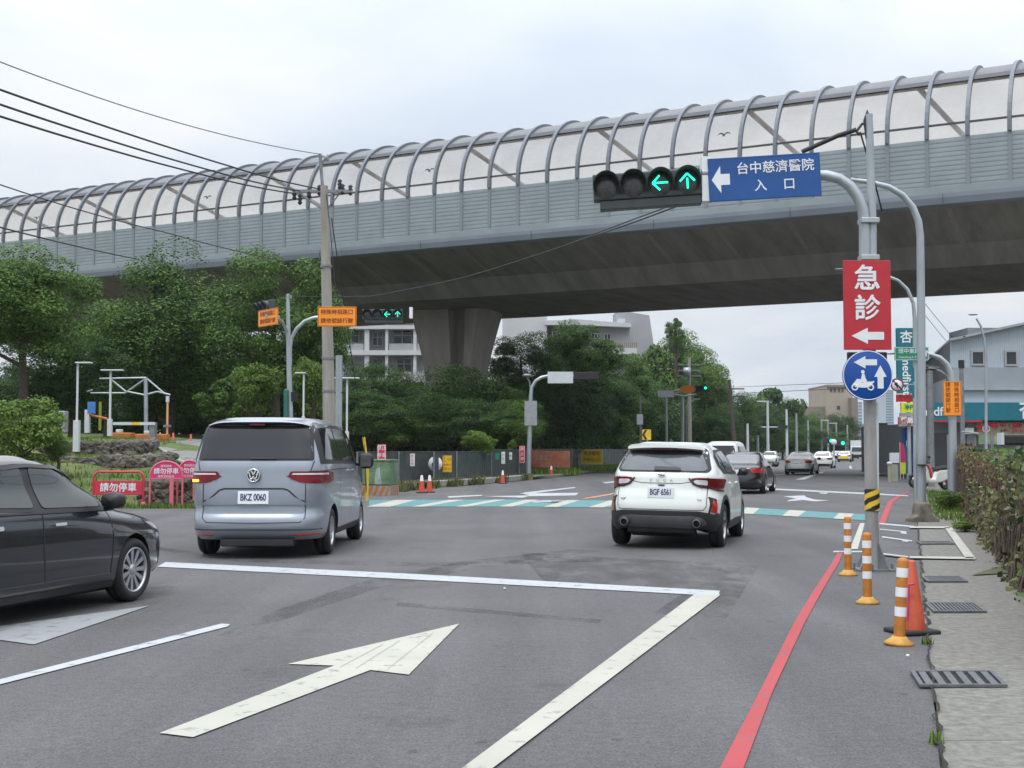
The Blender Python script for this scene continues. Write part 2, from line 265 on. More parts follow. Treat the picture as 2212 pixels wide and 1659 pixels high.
# ------------------------------------------------------------------ mesh builder
def tag(o, label=None, cat=None, group=None, kind=None):
    if label: o['label'] = label
    if cat: o['category'] = cat
    if group: o['group'] = group
    if kind: o['kind'] = kind
    return o
def thing(name, label, cat, loc=(0, 0, 0), rz=0., group=None):
    o = bpy.data.objects.new(name, None); o.empty_display_size = .2; col.objects.link(o)
    o.location = loc; o.rotation_euler = (0, 0, rz); return tag(o, label, cat, group)
class MB:
    def __init__(s): s.v = []; s.f = []; s.m = []; s.sm = []
    def add(s, vs, fs, m=0, sm=False):
        o = len(s.v); s.v += [tuple(v) for v in vs]
        for f in fs: s.f.append(tuple(i + o for i in f)); s.m.append(m); s.sm.append(sm)
        return s
    def box(s, c, d, m=0, rz=0., rx=0.):
        x, y, z = d[0] / 2, d[1] / 2, d[2] / 2
        mt = Matrix.Rotation(rz, 3, 'Z') @ Matrix.Rotation(rx, 3, 'X')
        vs = [Vector(c) + mt @ Vector((a * x, b * y, g * z)) for g in (-1, 1) for b in (-1, 1) for a in (-1, 1)]
        return s.add(vs, [(0, 2, 3, 1), (4, 5, 7, 6), (0, 1, 5, 4), (2, 6, 7, 3), (0, 4, 6, 2), (1, 3, 7, 5)], m)
    def bbox(s, a, b, m=0):
        return s.box([(a[i] + b[i]) / 2 for i in range(3)], [abs(b[i] - a[i]) for i in range(3)], m)
    def cyl(s, a, b, r, r2=None, n=14, m=0, caps=True):
        return s.tube([a, b], [r, r if r2 is None else r2], n, m, caps)
    def tube(s, pts, r, n=10, m=0, caps=True):
        pts = [Vector(p) for p in pts]; k = len(pts); rs = r if isinstance(r, (list, tuple)) else [r] * k
        up = None; rings = []
        for i, p in enumerate(pts):
            d = (pts[min(i + 1, k - 1)] - pts[max(i - 1, 0)]).normalized()
            if up is None:
                up = Vector((0, 0, 1)) if abs(d.z) < .9 else Vector((1, 0, 0))
            sdir = d.cross(up).normalized(); up = sdir.cross(d).normalized()
            rings.append([p + (sdir * cos(2 * pi * j / n) + up * sin(2 * pi * j / n)) * rs[i] for j in range(n)])
        vs = [v for rr in rings for v in rr]; fs = []
        for i in range(k - 1):
            for j in range(n):
                fs.append((i * n + j, i * n + (j + 1) % n, (i + 1) * n + (j + 1) % n, (i + 1) * n + j))
        s.add(vs, fs, m, True)
        if caps:
            s.add(rings[0], [tuple(range(n))], m); s.add(rings[-1], [tuple(reversed(range(n)))], m)
        return s
    def prism(s, poly, a, b, axis='y', m=0):
        """poly in the plane across the axis, extruded from a to b"""
        def P(p, t): return (p[0], t, p[1]) if axis == 'y' else ((t, p[0], p[1]) if axis == 'x' else (p[0], p[1], t))
        n = len(poly); vs = [P(p, a) for p in poly] + [P(p, b) for p in poly]
        fs = [tuple(range(n)), tuple(reversed(range(n, 2 * n)))] + [(i, n + i, n + (i + 1) % n, (i + 1) % n) for i in range(n)]
        return s.add(vs, fs, m)
    def lathe(s, prof, c=(0, 0, 0), n=24, m=0, axis='z', sm=True):
        vs, fs = [], []
        for (r, h) in prof:
            for j in range(n):
                a = 2 * pi * j / n
                p = (r * cos(a), r * sin(a), h)
                if axis == 'y': p = (p[0], p[2], p[1])
                if axis == 'x': p = (p[2], p[0], p[1])
                vs.append((p[0] + c[0], p[1] + c[1], p[2] + c[2]))
        for i in range(len(prof) - 1):
            for j in range(n): fs.append((i * n + j, i * n + (j + 1) % n, (i + 1) * n + (j + 1) % n, (i + 1) * n + j))
        s.add(vs, fs, m, sm); return s
    def quad(s, a, b, c, d, m=0): return s.add([a, b, c, d], [(0, 1, 2, 3)], m)
    def build(s, name, mats, parent=None, loc=None, rz=None, fix=True, bevel=0):
        me = bpy.data.meshes.new(name); me.from_pydata(s.v, [], s.f)
        if not isinstance(mats, (list, tuple)): mats = [mats]
        for q in mats: me.materials.append(q)
        me.polygons.foreach_set('material_index', s.m); me.polygons.foreach_set('use_smooth', s.sm)
        if fix:
            bm = bmesh.new(); bm.from_mesh(me); bmesh.ops.recalc_face_normals(bm, faces=bm.faces); bm.to_mesh(me); bm.free()
        me.update(); o = bpy.data.objects.new(name, me); col.objects.link(o)
        if bevel:
            md = o.modifiers.new('b', 'BEVEL'); md.width = bevel; md.segments = 2; md.limit_method = 'ANGLE'
        if parent: o.parent = parent
        if loc: o.location = loc
        if rz: o.rotation_euler = (0, 0, rz)
        return o
def dup(root, loc=None, rz=None, label=None, group=None, scale=None):
    """copy a thing, its parts and their sub-parts"""
    r = root.copy(); col.objects.link(r)
    if loc is not None: r.location = loc
    if rz is not None: r.rotation_euler = (0, 0, rz)
    if scale is not None: r.scale = scale
    if label: r['label'] = label
    if group: r['group'] = group
    for ch in list(root.children):
        c = ch.copy(); col.objects.link(c); c.parent = r
        for g in list(ch.children):
            d = g.copy(); col.objects.link(d); d.parent = c
    return r
def text(body, size, m, parent, loc, rot=(pi / 2, 0, 0), name='lettering', bold=0., depth=.004, align='CENTER', sx=1., space=1., line=1.):
    cu = bpy.data.curves.new(name, 'FONT'); cu.body = body; cu.size = size; cu.extrude = depth / 2; cu.offset = bold
    cu.align_x = align; cu.align_y = 'CENTER'; cu.space_character = space; cu.space_line = line; cu.resolution_u = 4
    o = bpy.data.objects.new(name, cu); col.objects.link(o)
    me = bpy.data.meshes.new_from_object(o.evaluated_get(bpy.context.evaluated_depsgraph_get()))
    bpy.data.objects.remove(o); bpy.data.curves.remove(cu)
    me.name = name; me.materials.clear(); me.materials.append(m)
    t = bpy.data.objects.new(name, me); col.objects.link(t); t.parent = parent; t.location = loc; t.rotation_euler = rot; t.scale = (sx, 1, 1)
    return t
def sheet(name, polys, m, z=0., kind='structure', label=None, cat=None, pix=True, group=None, obj=True):
    """flat polygons on the ground, given as picture points or as ground points"""
    mb = MB()
    for poly in polys:
        vs = [gnd(*p, z) if pix else Vector((p[0], p[1], z)) for p in poly]
        mb.add(vs, [tuple(range(len(vs)))])
    o = mb.build(name, m, fix=False)
    for p in o.data.polygons:
        if p.normal.z < 0: p.flip()
    return tag(o, label, cat, group, kind)
# ------------------------------------------------------------------ setting: ground, roads
MB().add([(-1500, -60, -.03), (1500, -60, -.03), (1500, 2500, -.03), (-1500, 2500, -.03)], [(0, 1, 2, 3)]).build('ground', M['dirt'])
bpy.data.objects['ground']['kind'] = 'structure'
def gxy(px, py): p = gnd(px, py); return (p.x, p.y)
EDGE_R = lambda Y: .12 + .307 * Y + (0.0 if Y > 15 else 0)         # right edge of the carriageway
left_edge = [(-60, -8), (-60, 33.5), gxy(0, 1100), gxy(300, 1097), gxy(432, 1093), gxy(600, 1075), gxy(790, 1071), gxy(860, 1063), gxy(1150, 1037), gxy(1300, 1020), gxy(1400, 1006), gxy(1600, 992), gxy(1740, 982.5)]
far = [(.283 * 1400, 1400), (.292 * 1400 + 12, 1400)]
right_edge = [gxy(1925, 985), gxy(1950, 1008), gxy(1962, 1040), (EDGE_R(40), 40), (EDGE_R(24), 24), (EDGE_R(14), 14), (EDGE_R(9), 9), (EDGE_R(5), 5), (EDGE_R(-8) - .3, -8)]
sheet('road', [left_edge + far + right_edge], M['asphalt'], 0, pix=False)
# concrete walk on the right
wk = MB(); cells = []
ys = [-6, 7.0, 12.0, 18, 24, 30, 40, 60, 90]
for i in range(len(ys) - 1):
    a, b = ys[i], ys[i + 1]; g = .004
    w = 3.4
    wk.add([(EDGE_R(a) + g + .02 * sin(a * 3), a + g, .006), (EDGE_R(a) + w, a + g, .02), (EDGE_R(b) + w, b - g, .02), (EDGE_R(b) + g + .02 * sin(b * 3), b - g, .006)], [(0, 1, 2, 3)])
tag(wk.build('pavement', M['concrete_walk'], fix=False), kind='structure')
# ragged joint between asphalt and concrete
jt = MB(); random.seed(3); last = None
Y = 4.0
while Y < 26:
    x = EDGE_R(Y) + random.uniform(-.02, .03); w = random.uniform(.003, .016)
    cur = (x, Y, w)
    if last: jt.add([(last[0] - last[2], last[1], .024), (last[0] + last[2], last[1], .024), (cur[0] + cur[2], cur[1], .024), (cur[0] - cur[2], cur[1], .024)], [(0, 1, 2, 3)])
    last = cur; Y += random.uniform(.05, .18)
tag(jt.build('pavement_joint', M['hole'], fix=False), kind='structure')
# darker repair strips in the asphalt
sheet('road_patch', [[(1120, 1192), (1640, 1222), (1570, 1335), (1410, 1325), (1480, 1278), (1180, 1262)],
                     [(860, 1300), (1300, 1338), (1295, 1346), (855, 1308)],
                     [(470, 1372), (610, 1313), (784, 1256), (1000, 1212), (1240, 1186), (1300, 1190), (1040, 1226), (820, 1270), (650, 1326), (500, 1378)], [(300, 1175), (520, 1205), (900, 1215), (1300, 1205), (1300, 1213), (900, 1224), (520, 1214), (300, 1182)]], M['asphalt_dark'], .004)
# ------------------------------------------------------------------ road markings
M['asphalt_dark2'] = mat('paint joint', (.27, .265, .225), .9)
def strip_px(a, b, w): return [(a[0], a[1] - w * .5), (b[0], b[1] - w * .5), (b[0], b[1] + w * .5), (a[0], a[1] + w * .5)]
def mark(name, polys, m, z=.008, label=None):
    return sheet('road_marking', polys, m, z)
mark('stop', [[(357, 1214), (900, 1240), (1555, 1276), (1552, 1287), (900, 1252), (340, 1224)]], M['white_paint'])
mark('edge', [[(1500, 1283.5), (1556, 1283.5), (1552, 1288), (1068, 1656), (1040, 1675), (960, 1690), (1003, 1655)]], M['white_new'], .012)
mark('dash', [[(0, 1467), (478, 1347), (497, 1348), (492, 1353), (0, 1478), (-60, 1492), (-60, 1482)]], M['white_paint'])
mark('arrow', [[(345, 1583), (722, 1437.5), (622, 1434), (992, 1347), (883, 1457), (800, 1447), (417, 1592)]], M['white_new'])
mark('arrow', [[(-120, 1395), (-20, 1360), (0, 1352), (324, 1308), (73, 1392), (0, 1382), (-60, 1378)]], paint_mat('faded white road paint', (.27, .28, .285), .5))
sheet('road_marking', [strip_px((700 + i * 34, 1437 - i * 3.0 + j), (792 + i * 36, 1398 - i * 9.5 + j * .3), .8) for i, j in ((1, 6), (2, 12), (4, 20))], M['asphalt_dark2'], .014)
redpts = [((1556, 1656), (1607, 1656)), ((1640, 1495), (1668, 1495)), ((1715, 1345), (1738, 1345)), ((1748, 1290), (1768, 1290)), ((1797, 1215), (1812, 1215)), ((1810, 1192), (1822, 1192))]
mark('red', [[redpts[i][0], redpts[i][1], redpts[i + 1][1], redpts[i + 1][0]] for i in range(len(redpts) - 1)] + [[(1500, 1760), (1570, 1760), (1607, 1656), (1556, 1656)]], M['red_paint'])
mark('red', [[(1898, 1130), (1912, 1130), (1929, 1085), (1917, 1085)], [(1917, 1085), (1929, 1085), (1945, 1072), (1935, 1072)], [(1935, 1072), (1945, 1072), (1968, 1062), (1960, 1062)]], M['red_paint'])
mark('w', [[(1836, 1186), (1853, 1186), (1868, 1130), (1858, 1130)]], M['white_new'])
mark('w', [[(1800, 1190), (1870, 1190), (1870, 1193), (1800, 1193)], [(1895, 1129), (1975, 1136), (1975, 1139), (1895, 1132)],
           [(1900, 1142), (1950, 1147), (1950, 1149), (1900, 1144)], [(1905, 1158), (1970, 1167), (1970, 1169.5), (1905, 1161)], [(1945, 1146), (1958, 1148), (1958, 1154), (1946, 1152)], [(1948, 1164), (1962, 1166), (1962, 1171), (1949, 1169)]], M['white_paint'])
sheet('road_marking', [[(1870, 1190), (1962, 1201), (1962, 1204), (1870, 1193)], [(1965, 1201), (2103, 1203), (2107, 1208), (1965, 1205)],
      [(2040, 1139), (2056, 1139), (2108, 1206), (2086, 1206)], [(1965, 1137), (2050, 1137), (2052, 1141), (1965, 1140)]], M['white_new'], .03)
mark('cw', [[(797, 1080), (1100, 1079), (1325, 1081), (1612, 1096), (1870, 1111), (1870, 1124), (1612, 1109.5), (1325, 1096), (1100, 1094), (797, 1094.5)]], M['teal_paint'], .008)
st = [((790, 842), (855, 900)), ((887, 917), (971, 1004)), ((983, 1010), (1067, 1094)), ((1077, 1107), (1136, 1163)), ((1173, 1205), (1226, 1253)), ((1271, 1304), (1316, 1346)), ((1597, 1627), (1613, 1641)), ((1690, 1724), (1705, 1741)), ((1800, 1833), (1813, 1845))]
def ycw(x, top):
    xs = [797, 1100, 1325, 1612, 1870]; a = [1080, 1079, 1081, 1096, 1111] if top else [1094.5, 1094, 1096, 1109.5, 1124]
    return float(np.interp(x, xs, a))
mark('cw', [[(b[0], ycw(b[0], 0)), (b[1], ycw(b[1], 0)), (t[1], ycw(t[1], 1)), (t[0], ycw(t[0], 1))] for b, t in st], M['white_new'], .012)
mark('far', [[(1045, 1072), (1145, 1070), (1122, 1065.5), (1250, 1064.5), (1244, 1070), (1140, 1072), (1130, 1075)],
             [(1148, 1082), (1206, 1080), (1240, 1083), (1205, 1086), (1150, 1086)], [(1275, 1076), (1280, 1075.5), (1390, 1055), (1385, 1055)],
             [(966, 1072), (1040, 1069), (1042, 1071), (970, 1075)], [(1630, 1053), (1900, 1066), (1962, 1070), (1962, 1072), (1630, 1056)], [(1610, 1055), (1650, 1052), (1600, 1061), (1595, 1061)],
             [(1130, 1064), (1240, 1052), (1245, 1053.5), (1140, 1067)], [(1300, 1042), (1420, 1030), (1425, 1031), (1310, 1044)], [(1865, 1082), (1875, 1082), (1890, 1072), (1884, 1072)]], M['white_paint'])
mark('far', [[(1256, 1077), (1268, 1077), (1350, 1062), (1342, 1062)]], M['orange_paint'])
mark('far', [[(1692, 1072), (1738, 1070), (1742, 1074), (1760, 1079), (1792, 1081), (1760, 1083), (1735, 1080), (1700, 1083), (1704, 1080), (1720, 1077)],
             [(1718, 1036), (1738, 1036), (1782, 1019), (1774, 1019)], [(1768, 1064), (1790, 1064), (1784, 1067), (1772, 1066)], [(1835, 1012), (1841, 1012), (1838, 1006), (1835, 1006)], [(1650, 1026), (1700, 1024), (1700, 1025.5), (1650, 1027.5)]], M['white_paint'])
# ------------------------------------------------------------------ drains in the walk
def grate(px0, px1, py0, py1, nb, lbl):
    a, b = gnd(px0, py1, .02), gnd(px1, py0, .02); w, d = gnd(px1, py1, .02).x - a.x, b.y - a.y
    sh = .307 * d
    t = thing('drain_grate', lbl, 'drain grate', (a.x, a.y, .012), 0, 'drain grates in the concrete walk')
    MB().add([(0, 0, .001), (w, 0, .001), (w + 0, d, .001), (0, d, .001)], [(0, 1, 2, 3)]).build('pit', M['hole'], t, fix=False)
    f = MB()
    f.bbox((-.03, -.03, 0), (w + .03, 0, .018)); f.bbox((-.03, d, 0), (w + .03, d + .03, .018)); f.bbox((-.03, 0, 0), (0, d, .018)); f.bbox((w, 0, 0), (w + .03, d, .018))
    f.build('frame', M['grate'], t)
    g = MB()
    for i in range(nb):
        x = w * (i + .5) / nb; g.bbox((x - w / nb * .28, 0, .002), (x + w / nb * .28, d, .014))
    g.build('grille', M['grate'], t)
    for c in t.children:
        for v_ in c.data.vertices: v_.co.x += .2 * v_.co.y
grate(1995, 2165, 1452, 1480, 6, 'large steel drain grate nearest in the concrete walk')
grate(2022, 2124, 1304, 1321, 13, 'blue grey slotted drain grate in the walk right of the orange cone')
grate(2008, 2085, 1246, 1256, 14, 'narrow slotted drain grate in the walk just before the white painted box')
grate(1992, 2058, 1170, 1175, 12, 'thin drain grate inside the white painted box on the walk')
# ------------------------------------------------------------------ vehicles
def pchip(xk, yk, x):
    xk, yk = np.array(xk, float), np.array(yk, float); h = np.diff(xk); d = np.diff(yk) / h; m = np.zeros(len(xk))
    for i in range(1, len(xk) - 1):
        if d[i - 1] * d[i] > 0:
            w1, w2 = 2 * h[i] + h[i - 1], h[i] + 2 * h[i - 1]; m[i] = (w1 + w2) / (w1 / d[i - 1] + w2 / d[i])
    m[0], m[-1] = d[0], d[-1]
    k = np.clip(np.searchsorted(xk, x) - 1, 0, len(h) - 1); t = (x - xk[k]) / h[k]
    return (2 * t**3 - 3 * t**2 + 1) * yk[k] + (t**3 - 2 * t**2 + t) * h[k] * m[k] + (-2 * t**3 + 3 * t**2) * yk[k + 1] + (t**3 - t**2) * h[k] * m[k + 1]
def outline(xr, xf, w, nr, nf, n=168):
    a = (xf - xr) / 2; c = (xf + xr) / 2; th = np.linspace(0, 2 * pi, 4001); ct, s_ = np.cos(th), np.sin(th); ex = np.where(ct > 0, nf, nr)
    x = c + a * np.sign(ct) * np.abs(ct) ** (2 / ex); y = w * np.sign(s_) * np.abs(s_) ** (2 / ex)
    q = np.concatenate([[0], np.cumsum(np.hypot(np.diff(x), np.diff(y)))]); u = np.linspace(0, q[-1], n + 1)[:-1]
    return np.interp(u, q, x), np.interp(u, q, y)
def car_body(keys, crown, wheels, rad, nz=54, nring=168, inset=.42):
    """keys: z, rear x, front x, half width, rear and front corner exponents; horizontal slices joined into a closed shell"""
    K = np.array(keys, float); zs = np.linspace(K[0, 0], K[-1, 0], nz); P = [pchip(K[:, 0], K[:, i], zs) for i in range(1, 6)]
    rows = [(zs[i], *[p[i] for p in P]) for i in range(nz)]
    zt, xr, xf, w, nr, nf = rows[-1]
    for t in np.linspace(.12, .97, 8):
        s_ = 1 - sqrt(1 - t * t); ins = inset * (1 - sqrt(max(0, 1 - t)) if False else t) * 1.0
        rows.append((zt + crown * (1 - (1 - t) ** 2), xr + ins * (w * 1.0) * .9, xf - ins * (w * 1.0) * .9, w - ins * w * .9, 3.2, 3.2))
    vs, fs = [], []
    for (z, xr, xf, w, nr, nf) in rows:
        x, y = outline(xr, xf, w, nr, nf, nring); vs += [(float(a), float(b), float(z)) for a, b in zip(x, y)]
    n = nring
    for i in range(len(rows) - 1):
        for j in range(n): fs.append((i * n + j, i * n + (j + 1) % n, (i + 1) * n + (j + 1) % n, (i + 1) * n + j))
    vs.append(((rows[0][1] + rows[0][2]) / 2, 0, rows[0][0])); b = len(vs) - 1
    vs.append(((rows[-1][1] + rows[-1][2]) / 2, 0, rows[-1][0] + .004)); t = len(vs) - 1; k = (len(rows) - 1) * n
    for j in range(n): fs.append((b, (j + 1) % n, j)); fs.append((t, k + j, k + (j + 1) % n))
    return vs, fs
def finish_body(name, vs, fs, mats, parent, wheels, rad, halfw, matfn=None):
    me = bpy.data.meshes.new(name); me.from_pydata(vs, [], fs); me.update()
    o = bpy.data.objects.new(name, me); col.objects.link(o)
    bvh = BVHTree.FromPolygons([Vector(v) for v in vs], fs)
    if wheels:
        cb = MB()
        for x in wheels:
            for s_ in (-1, 1): cb.cyl((x, s_ * (halfw - .27), rad), (x, s_ * (halfw + .4), rad), rad + .05, n=40)
        c = cb.build('cutter', M['black']); md = o.modifiers.new('b', 'BOOLEAN'); md.object = c; md.operation = 'DIFFERENCE'; md.solver = 'EXACT'
        m2 = bpy.data.meshes.new_from_object(o.evaluated_get(bpy.context.evaluated_depsgraph_get()))
        o.modifiers.clear(); o.data = m2; bpy.data.objects.remove(c); me = m2; me.name = name
    me.materials.clear()
    for m in mats: me.materials.append(m)
    bm = bmesh.new(); bm.from_mesh(me); bm.normal_update()
    for f in bm.faces:
        c = f.calc_center_median(); f.smooth = True; f.material_index = 0
        if wheels:
            for x in wheels:
                dd = sqrt((c.x - x) ** 2 + (c.z - rad) ** 2); nr_ = Vector((x - c.x, 0, rad - c.z))
                if dd < rad + .052 and abs(c.y) < halfw + .1 and (abs(f.normal.y) < .35 and nr_.length > 0 and f.normal.dot(nr_.normalized()) > .8 or dd < rad + .045): f.material_index = 1
        if matfn and f.material_index == 0: f.material_index = matfn(c, f.normal)
    for e_ in bm.edges:
        if len(e_.link_faces) == 2:
            e_.smooth = e_.calc_face_angle(0) < R(32) and e_.link_faces[0].material_index == e_.link_faces[1].material_index
    bm.to_mesh(me); bm.free(); o.parent = parent
    return o, bvh
def dense(poly, step):
    out_ = []
    for i, p in enumerate(poly):
        q = poly[(i + 1) % len(poly)]; k = max(1, int(math.hypot(q[0] - p[0], q[1] - p[1]) / step))
        out_ += [(p[0] + (q[0] - p[0]) * t / k, p[1] + (q[1] - p[1]) * t / k) for t in range(k)]
    return out_
def inside(p, poly):
    c = False; n = len(poly)
    for i in range(n):
        a, b = poly[i], poly[i - 1]
        if (a[1] > p[1]) != (b[1] > p[1]) and p[0] < (b[0] - a[0]) * (p[1] - a[1]) / (b[1] - a[1]) + a[0]: c = not c
    return c
def chaikin(poly, k=1):
    n = len(poly); o = []; V2 = [Vector(p) for p in poly]
    for i in range(n):
        p, a, b = V2[i], V2[i - 1], V2[(i + 1) % n]; da, db = a - p, b - p
        r = min(.035 * k, da.length * .4, db.length * .4); pa, pb = p + da.normalized() * r, p + db.normalized() * r
        for t in (0, .33, .67, 1): o.append(tuple(pa * (1 - t) ** 2 + p * 2 * t * (1 - t) + pb * t * t))
    return o
def patch(mb, bvh, poly, view, off=.006, step=.05, m=0, rnd=1, skirt=.02):
    """lay a flat outline onto the body surface, standing off it by off"""
    if rnd: poly = chaikin(poly, rnd)
    b = dense(poly, step); n = len(b); xs = [p[0] for p in b]; ys = [p[1] for p in b]
    pts = list(b); x = min(xs) + step * .5
    while x < max(xs):
        y = min(ys) + step * .5
        while y < max(ys):
            if inside((x, y), b) and min((q[0] - x) ** 2 + (q[1] - y) ** 2 for q in b) > (step * .4) ** 2: pts.append((x, y))
            y += step
        x += step
    v2, e2, f2, *_ = delaunay_2d_cdt([Vector(p) for p in pts], [(i, (i + 1) % n) for i in range(n)], [tuple(range(n))], 1, 1e-5)
    dirs = {'right': (Vector((0, 1, 0)), lambda p: Vector((p[0], -4, p[1]))), 'left': (Vector((0, -1, 0)), lambda p: Vector((p[0], 4, p[1]))),
            'rear': (Vector((1, 0, 0)), lambda p: Vector((-4, p[0], p[1]))), 'front': (Vector((-1, 0, 0)), lambda p: Vector((9, p[0], p[1]))),
            'top': (Vector((0, 0, -1)), lambda p: Vector((p[0], p[1], 5)))}[view]
    V, NN = [], []
    for p in v2:
        o = dirs[1](p); h = bvh.ray_cast(o, dirs[0])
        if h[0] is None:
            h = bvh.find_nearest(o + dirs[0] * (3.15 if view in ('right', 'left') else 4.0))
        nrm = h[1]
        if nrm.dot(dirs[0]) > 0: nrm = -nrm
        V.append(h[0] + nrm * off); NN.append(nrm)
    fs = []
    for f in f2:
        a, b_, c = [V[i] for i in f]; fn = (b_ - a).cross(c - a)
        fs.append(tuple(f) if fn.dot(NN[f[0]]) > 0 else tuple(reversed(f)))
    base = len(mb.v); mb.add(V, fs, m, True)
    if skirt:
        cnt = {}
        for f in fs:
            for i in range(3): cnt[(f[i], f[(i + 1) % 3])] = 1
        edges = [e for e in cnt if (e[1], e[0]) not in cnt]
        for a, b_ in edges:
            va, vb = V[a], V[b_]; mb.add([va, vb, vb - NN[b_] * skirt, va - NN[a] * skirt], [(1, 0, 3, 2)], m, False)
    return mb
def mirror(poly): return [(-p[0], p[1]) for p in poly]
def ppart(name, mats, parent, bvh, items, fix=False):
    mb = MB()
    for it in items:
        poly, view = it[0], it[1]; kw = it[2] if len(it) > 2 else {}
        patch(mb, bvh, poly, view, **kw)
    return mb.build(name, mats, parent, fix=fix)
def strip(p, q, w):
    d = Vector((q[0] - p[0], q[1] - p[1])).normalized(); n = Vector((-d.y, d.x)) * w / 2
    return [(p[0] + n.x, p[1] + n.y), (q[0] + n.x, q[1] + n.y), (q[0] - n.x, q[1] - n.y), (p[0] - n.x, p[1] - n.y)]
def seams(parent, bvh, lines, w=.012, off=.0035, name='panel_gap'):
    mb = MB()
    for (view, pts) in lines:
        for i in range(len(pts) - 1): patch(mb, bvh, strip(pts[i], pts[i + 1], w), view, off=off, step=.05, rnd=0, skirt=0)
    return mb.build(name, M['seam'], parent, fix=False)
def wheel(parent, x, y, r, wdt, side, spokes=5, steer=0., rim=M['rim'], rr=.66, style='v'):
    w = bpy.data.objects.new('wheel', None); col.objects.link(w); w.parent = parent; w.location = (x, y, r); w.rotation_euler = (0, 0, steer)
    h = wdt / 2; R1 = r * rr; t = MB()
    prof = [(R1, -h * .8), (R1 + .01, -h), (r - .035, -h), (r - .008, -h * .72), (r, -h * .4)]
    gr = [(r, -h * .4), (r, -h * .12), (r - .008, -h * .1), (r - .008, -h * .02), (r, 0)]
    prof = prof + gr[1:] + [(r, h * .4), (r - .008, h * .72), (r - .035, h), (R1 + .01, h), (R1, h * .8), (R1, -h * .8)]
    t.lathe(prof, n=56, axis='y'); t.build('tyre', M['tyre'], w)
    q = MB(); o = side * h
    q.lathe([(R1, -h * .8), (R1, h * .8), (R1 - .012, h * .75), (R1 - .02, -h * .7)], n=48, axis='y')
    q.lathe([(R1 + .004, o * .86), (R1 - .004, o * .96), (R1 - .02, o * .9), (R1 - .02, o * .6)], n=48, axis='y')
    q.lathe([(.001, o * .72), (.05, o * .72), (.06, o * .6), (.06, o * .3), (.001, o * .3)], n=20, axis='y')
    for k in range(spokes):
        a = 2 * pi * k / spokes
        for da in ((-.13, .13) if style == 'v' else (0,)):
            ca, sa = cos(a), sin(a); c1 = Vector((ca * .05, o * .66, sa * .05)); b = a + da * 1.2
            c2 = Vector((cos(b) * (R1 - .012), o * .8, sin(b) * (R1 - .012)))
            tdir = Vector((-sin(b), 0, cos(b))); w1, w2 = (.016, .02) if style == 'v' else (.016, .026)
            dp = Vector((0, -side * .03, 0))
            q.add([c1 - tdir * w1, c1 + tdir * w1, c2 + tdir * w2, c2 - tdir * w2, c1 - tdir * w1 + dp, c1 + tdir * w1 + dp, c2 + tdir * w2 + dp, c2 - tdir * w2 + dp],
                  [(0, 1, 2, 3), (7, 6, 5, 4), (0, 4, 5, 1), (2, 6, 7, 3), (1, 5, 6, 2), (3, 7, 4, 0)])
    q.build('rim', rim, w)
    d = MB(); d.lathe([(.001, o * .1), (R1 - .02, o * .1), (R1 - .02, o * .05), (.001, o * .05)], n=32, axis='y'); d.build('brake_disc', M['rim_dark'], w)
    return w
def mirror_part(parent, c, sx, sy, sz, body_m, arm):
    mb = MB(); pr = []
    for i in range(9):
        t = -1 + i / 4; pr.append(((max(0, 1 - abs(t) ** 4)) ** .35, t))
    mb.lathe(pr, n=24, axis='x'); sq = lambda v: (v[0], *(k * (1 - .0) for k in (math.copysign(abs(v[1]) ** .75, v[1]), math.copysign(abs(v[2]) ** .75, v[2])))); mb.v = [sq(v) for v in mb.v]; mb.v = [(v[0] * sx + c[0], v[1] * sy + c[1], v[2] * sz + c[2]) for v in mb.v]
    mb.tube([arm, (c[0], c[1], c[2] - sz * .5)], [.03, .04], 8)
    o = mb.build('mirror', body_m, parent); return o
def mirror_glass(parent, c, sy, sz):
    mb = MB(); mb.box(c, (.006, sy, sz)); g = mb.build('mirror_glass', M['glass_grey'], parent, bevel=.02); return g
def plate(parent, x, z, txt, tilt=.06, w=.42, h=.175):
    p = MB().box((0, 0, 0), (.012, w, h)).build('number_plate', M['plate'], parent, bevel=.004)
    p.location = (x, 0, z); p.rotation_euler = (0, tilt, 0)
    t = text(txt, h * .64, M['plate_ink'], p, (-.0085, 0, .0), (pi / 2, 0, -pi / 2), 'plate_number', bold=.002, sx=.80, space=.95)
    t.scale = (.80, 1.15, 1)
    return p
def place(root, p, head):            # local +x is the nose; head = degrees right of straight ahead
    root.location = (p[0], p[1], 0); root.rotation_euler = (0, 0, R(90 - head))

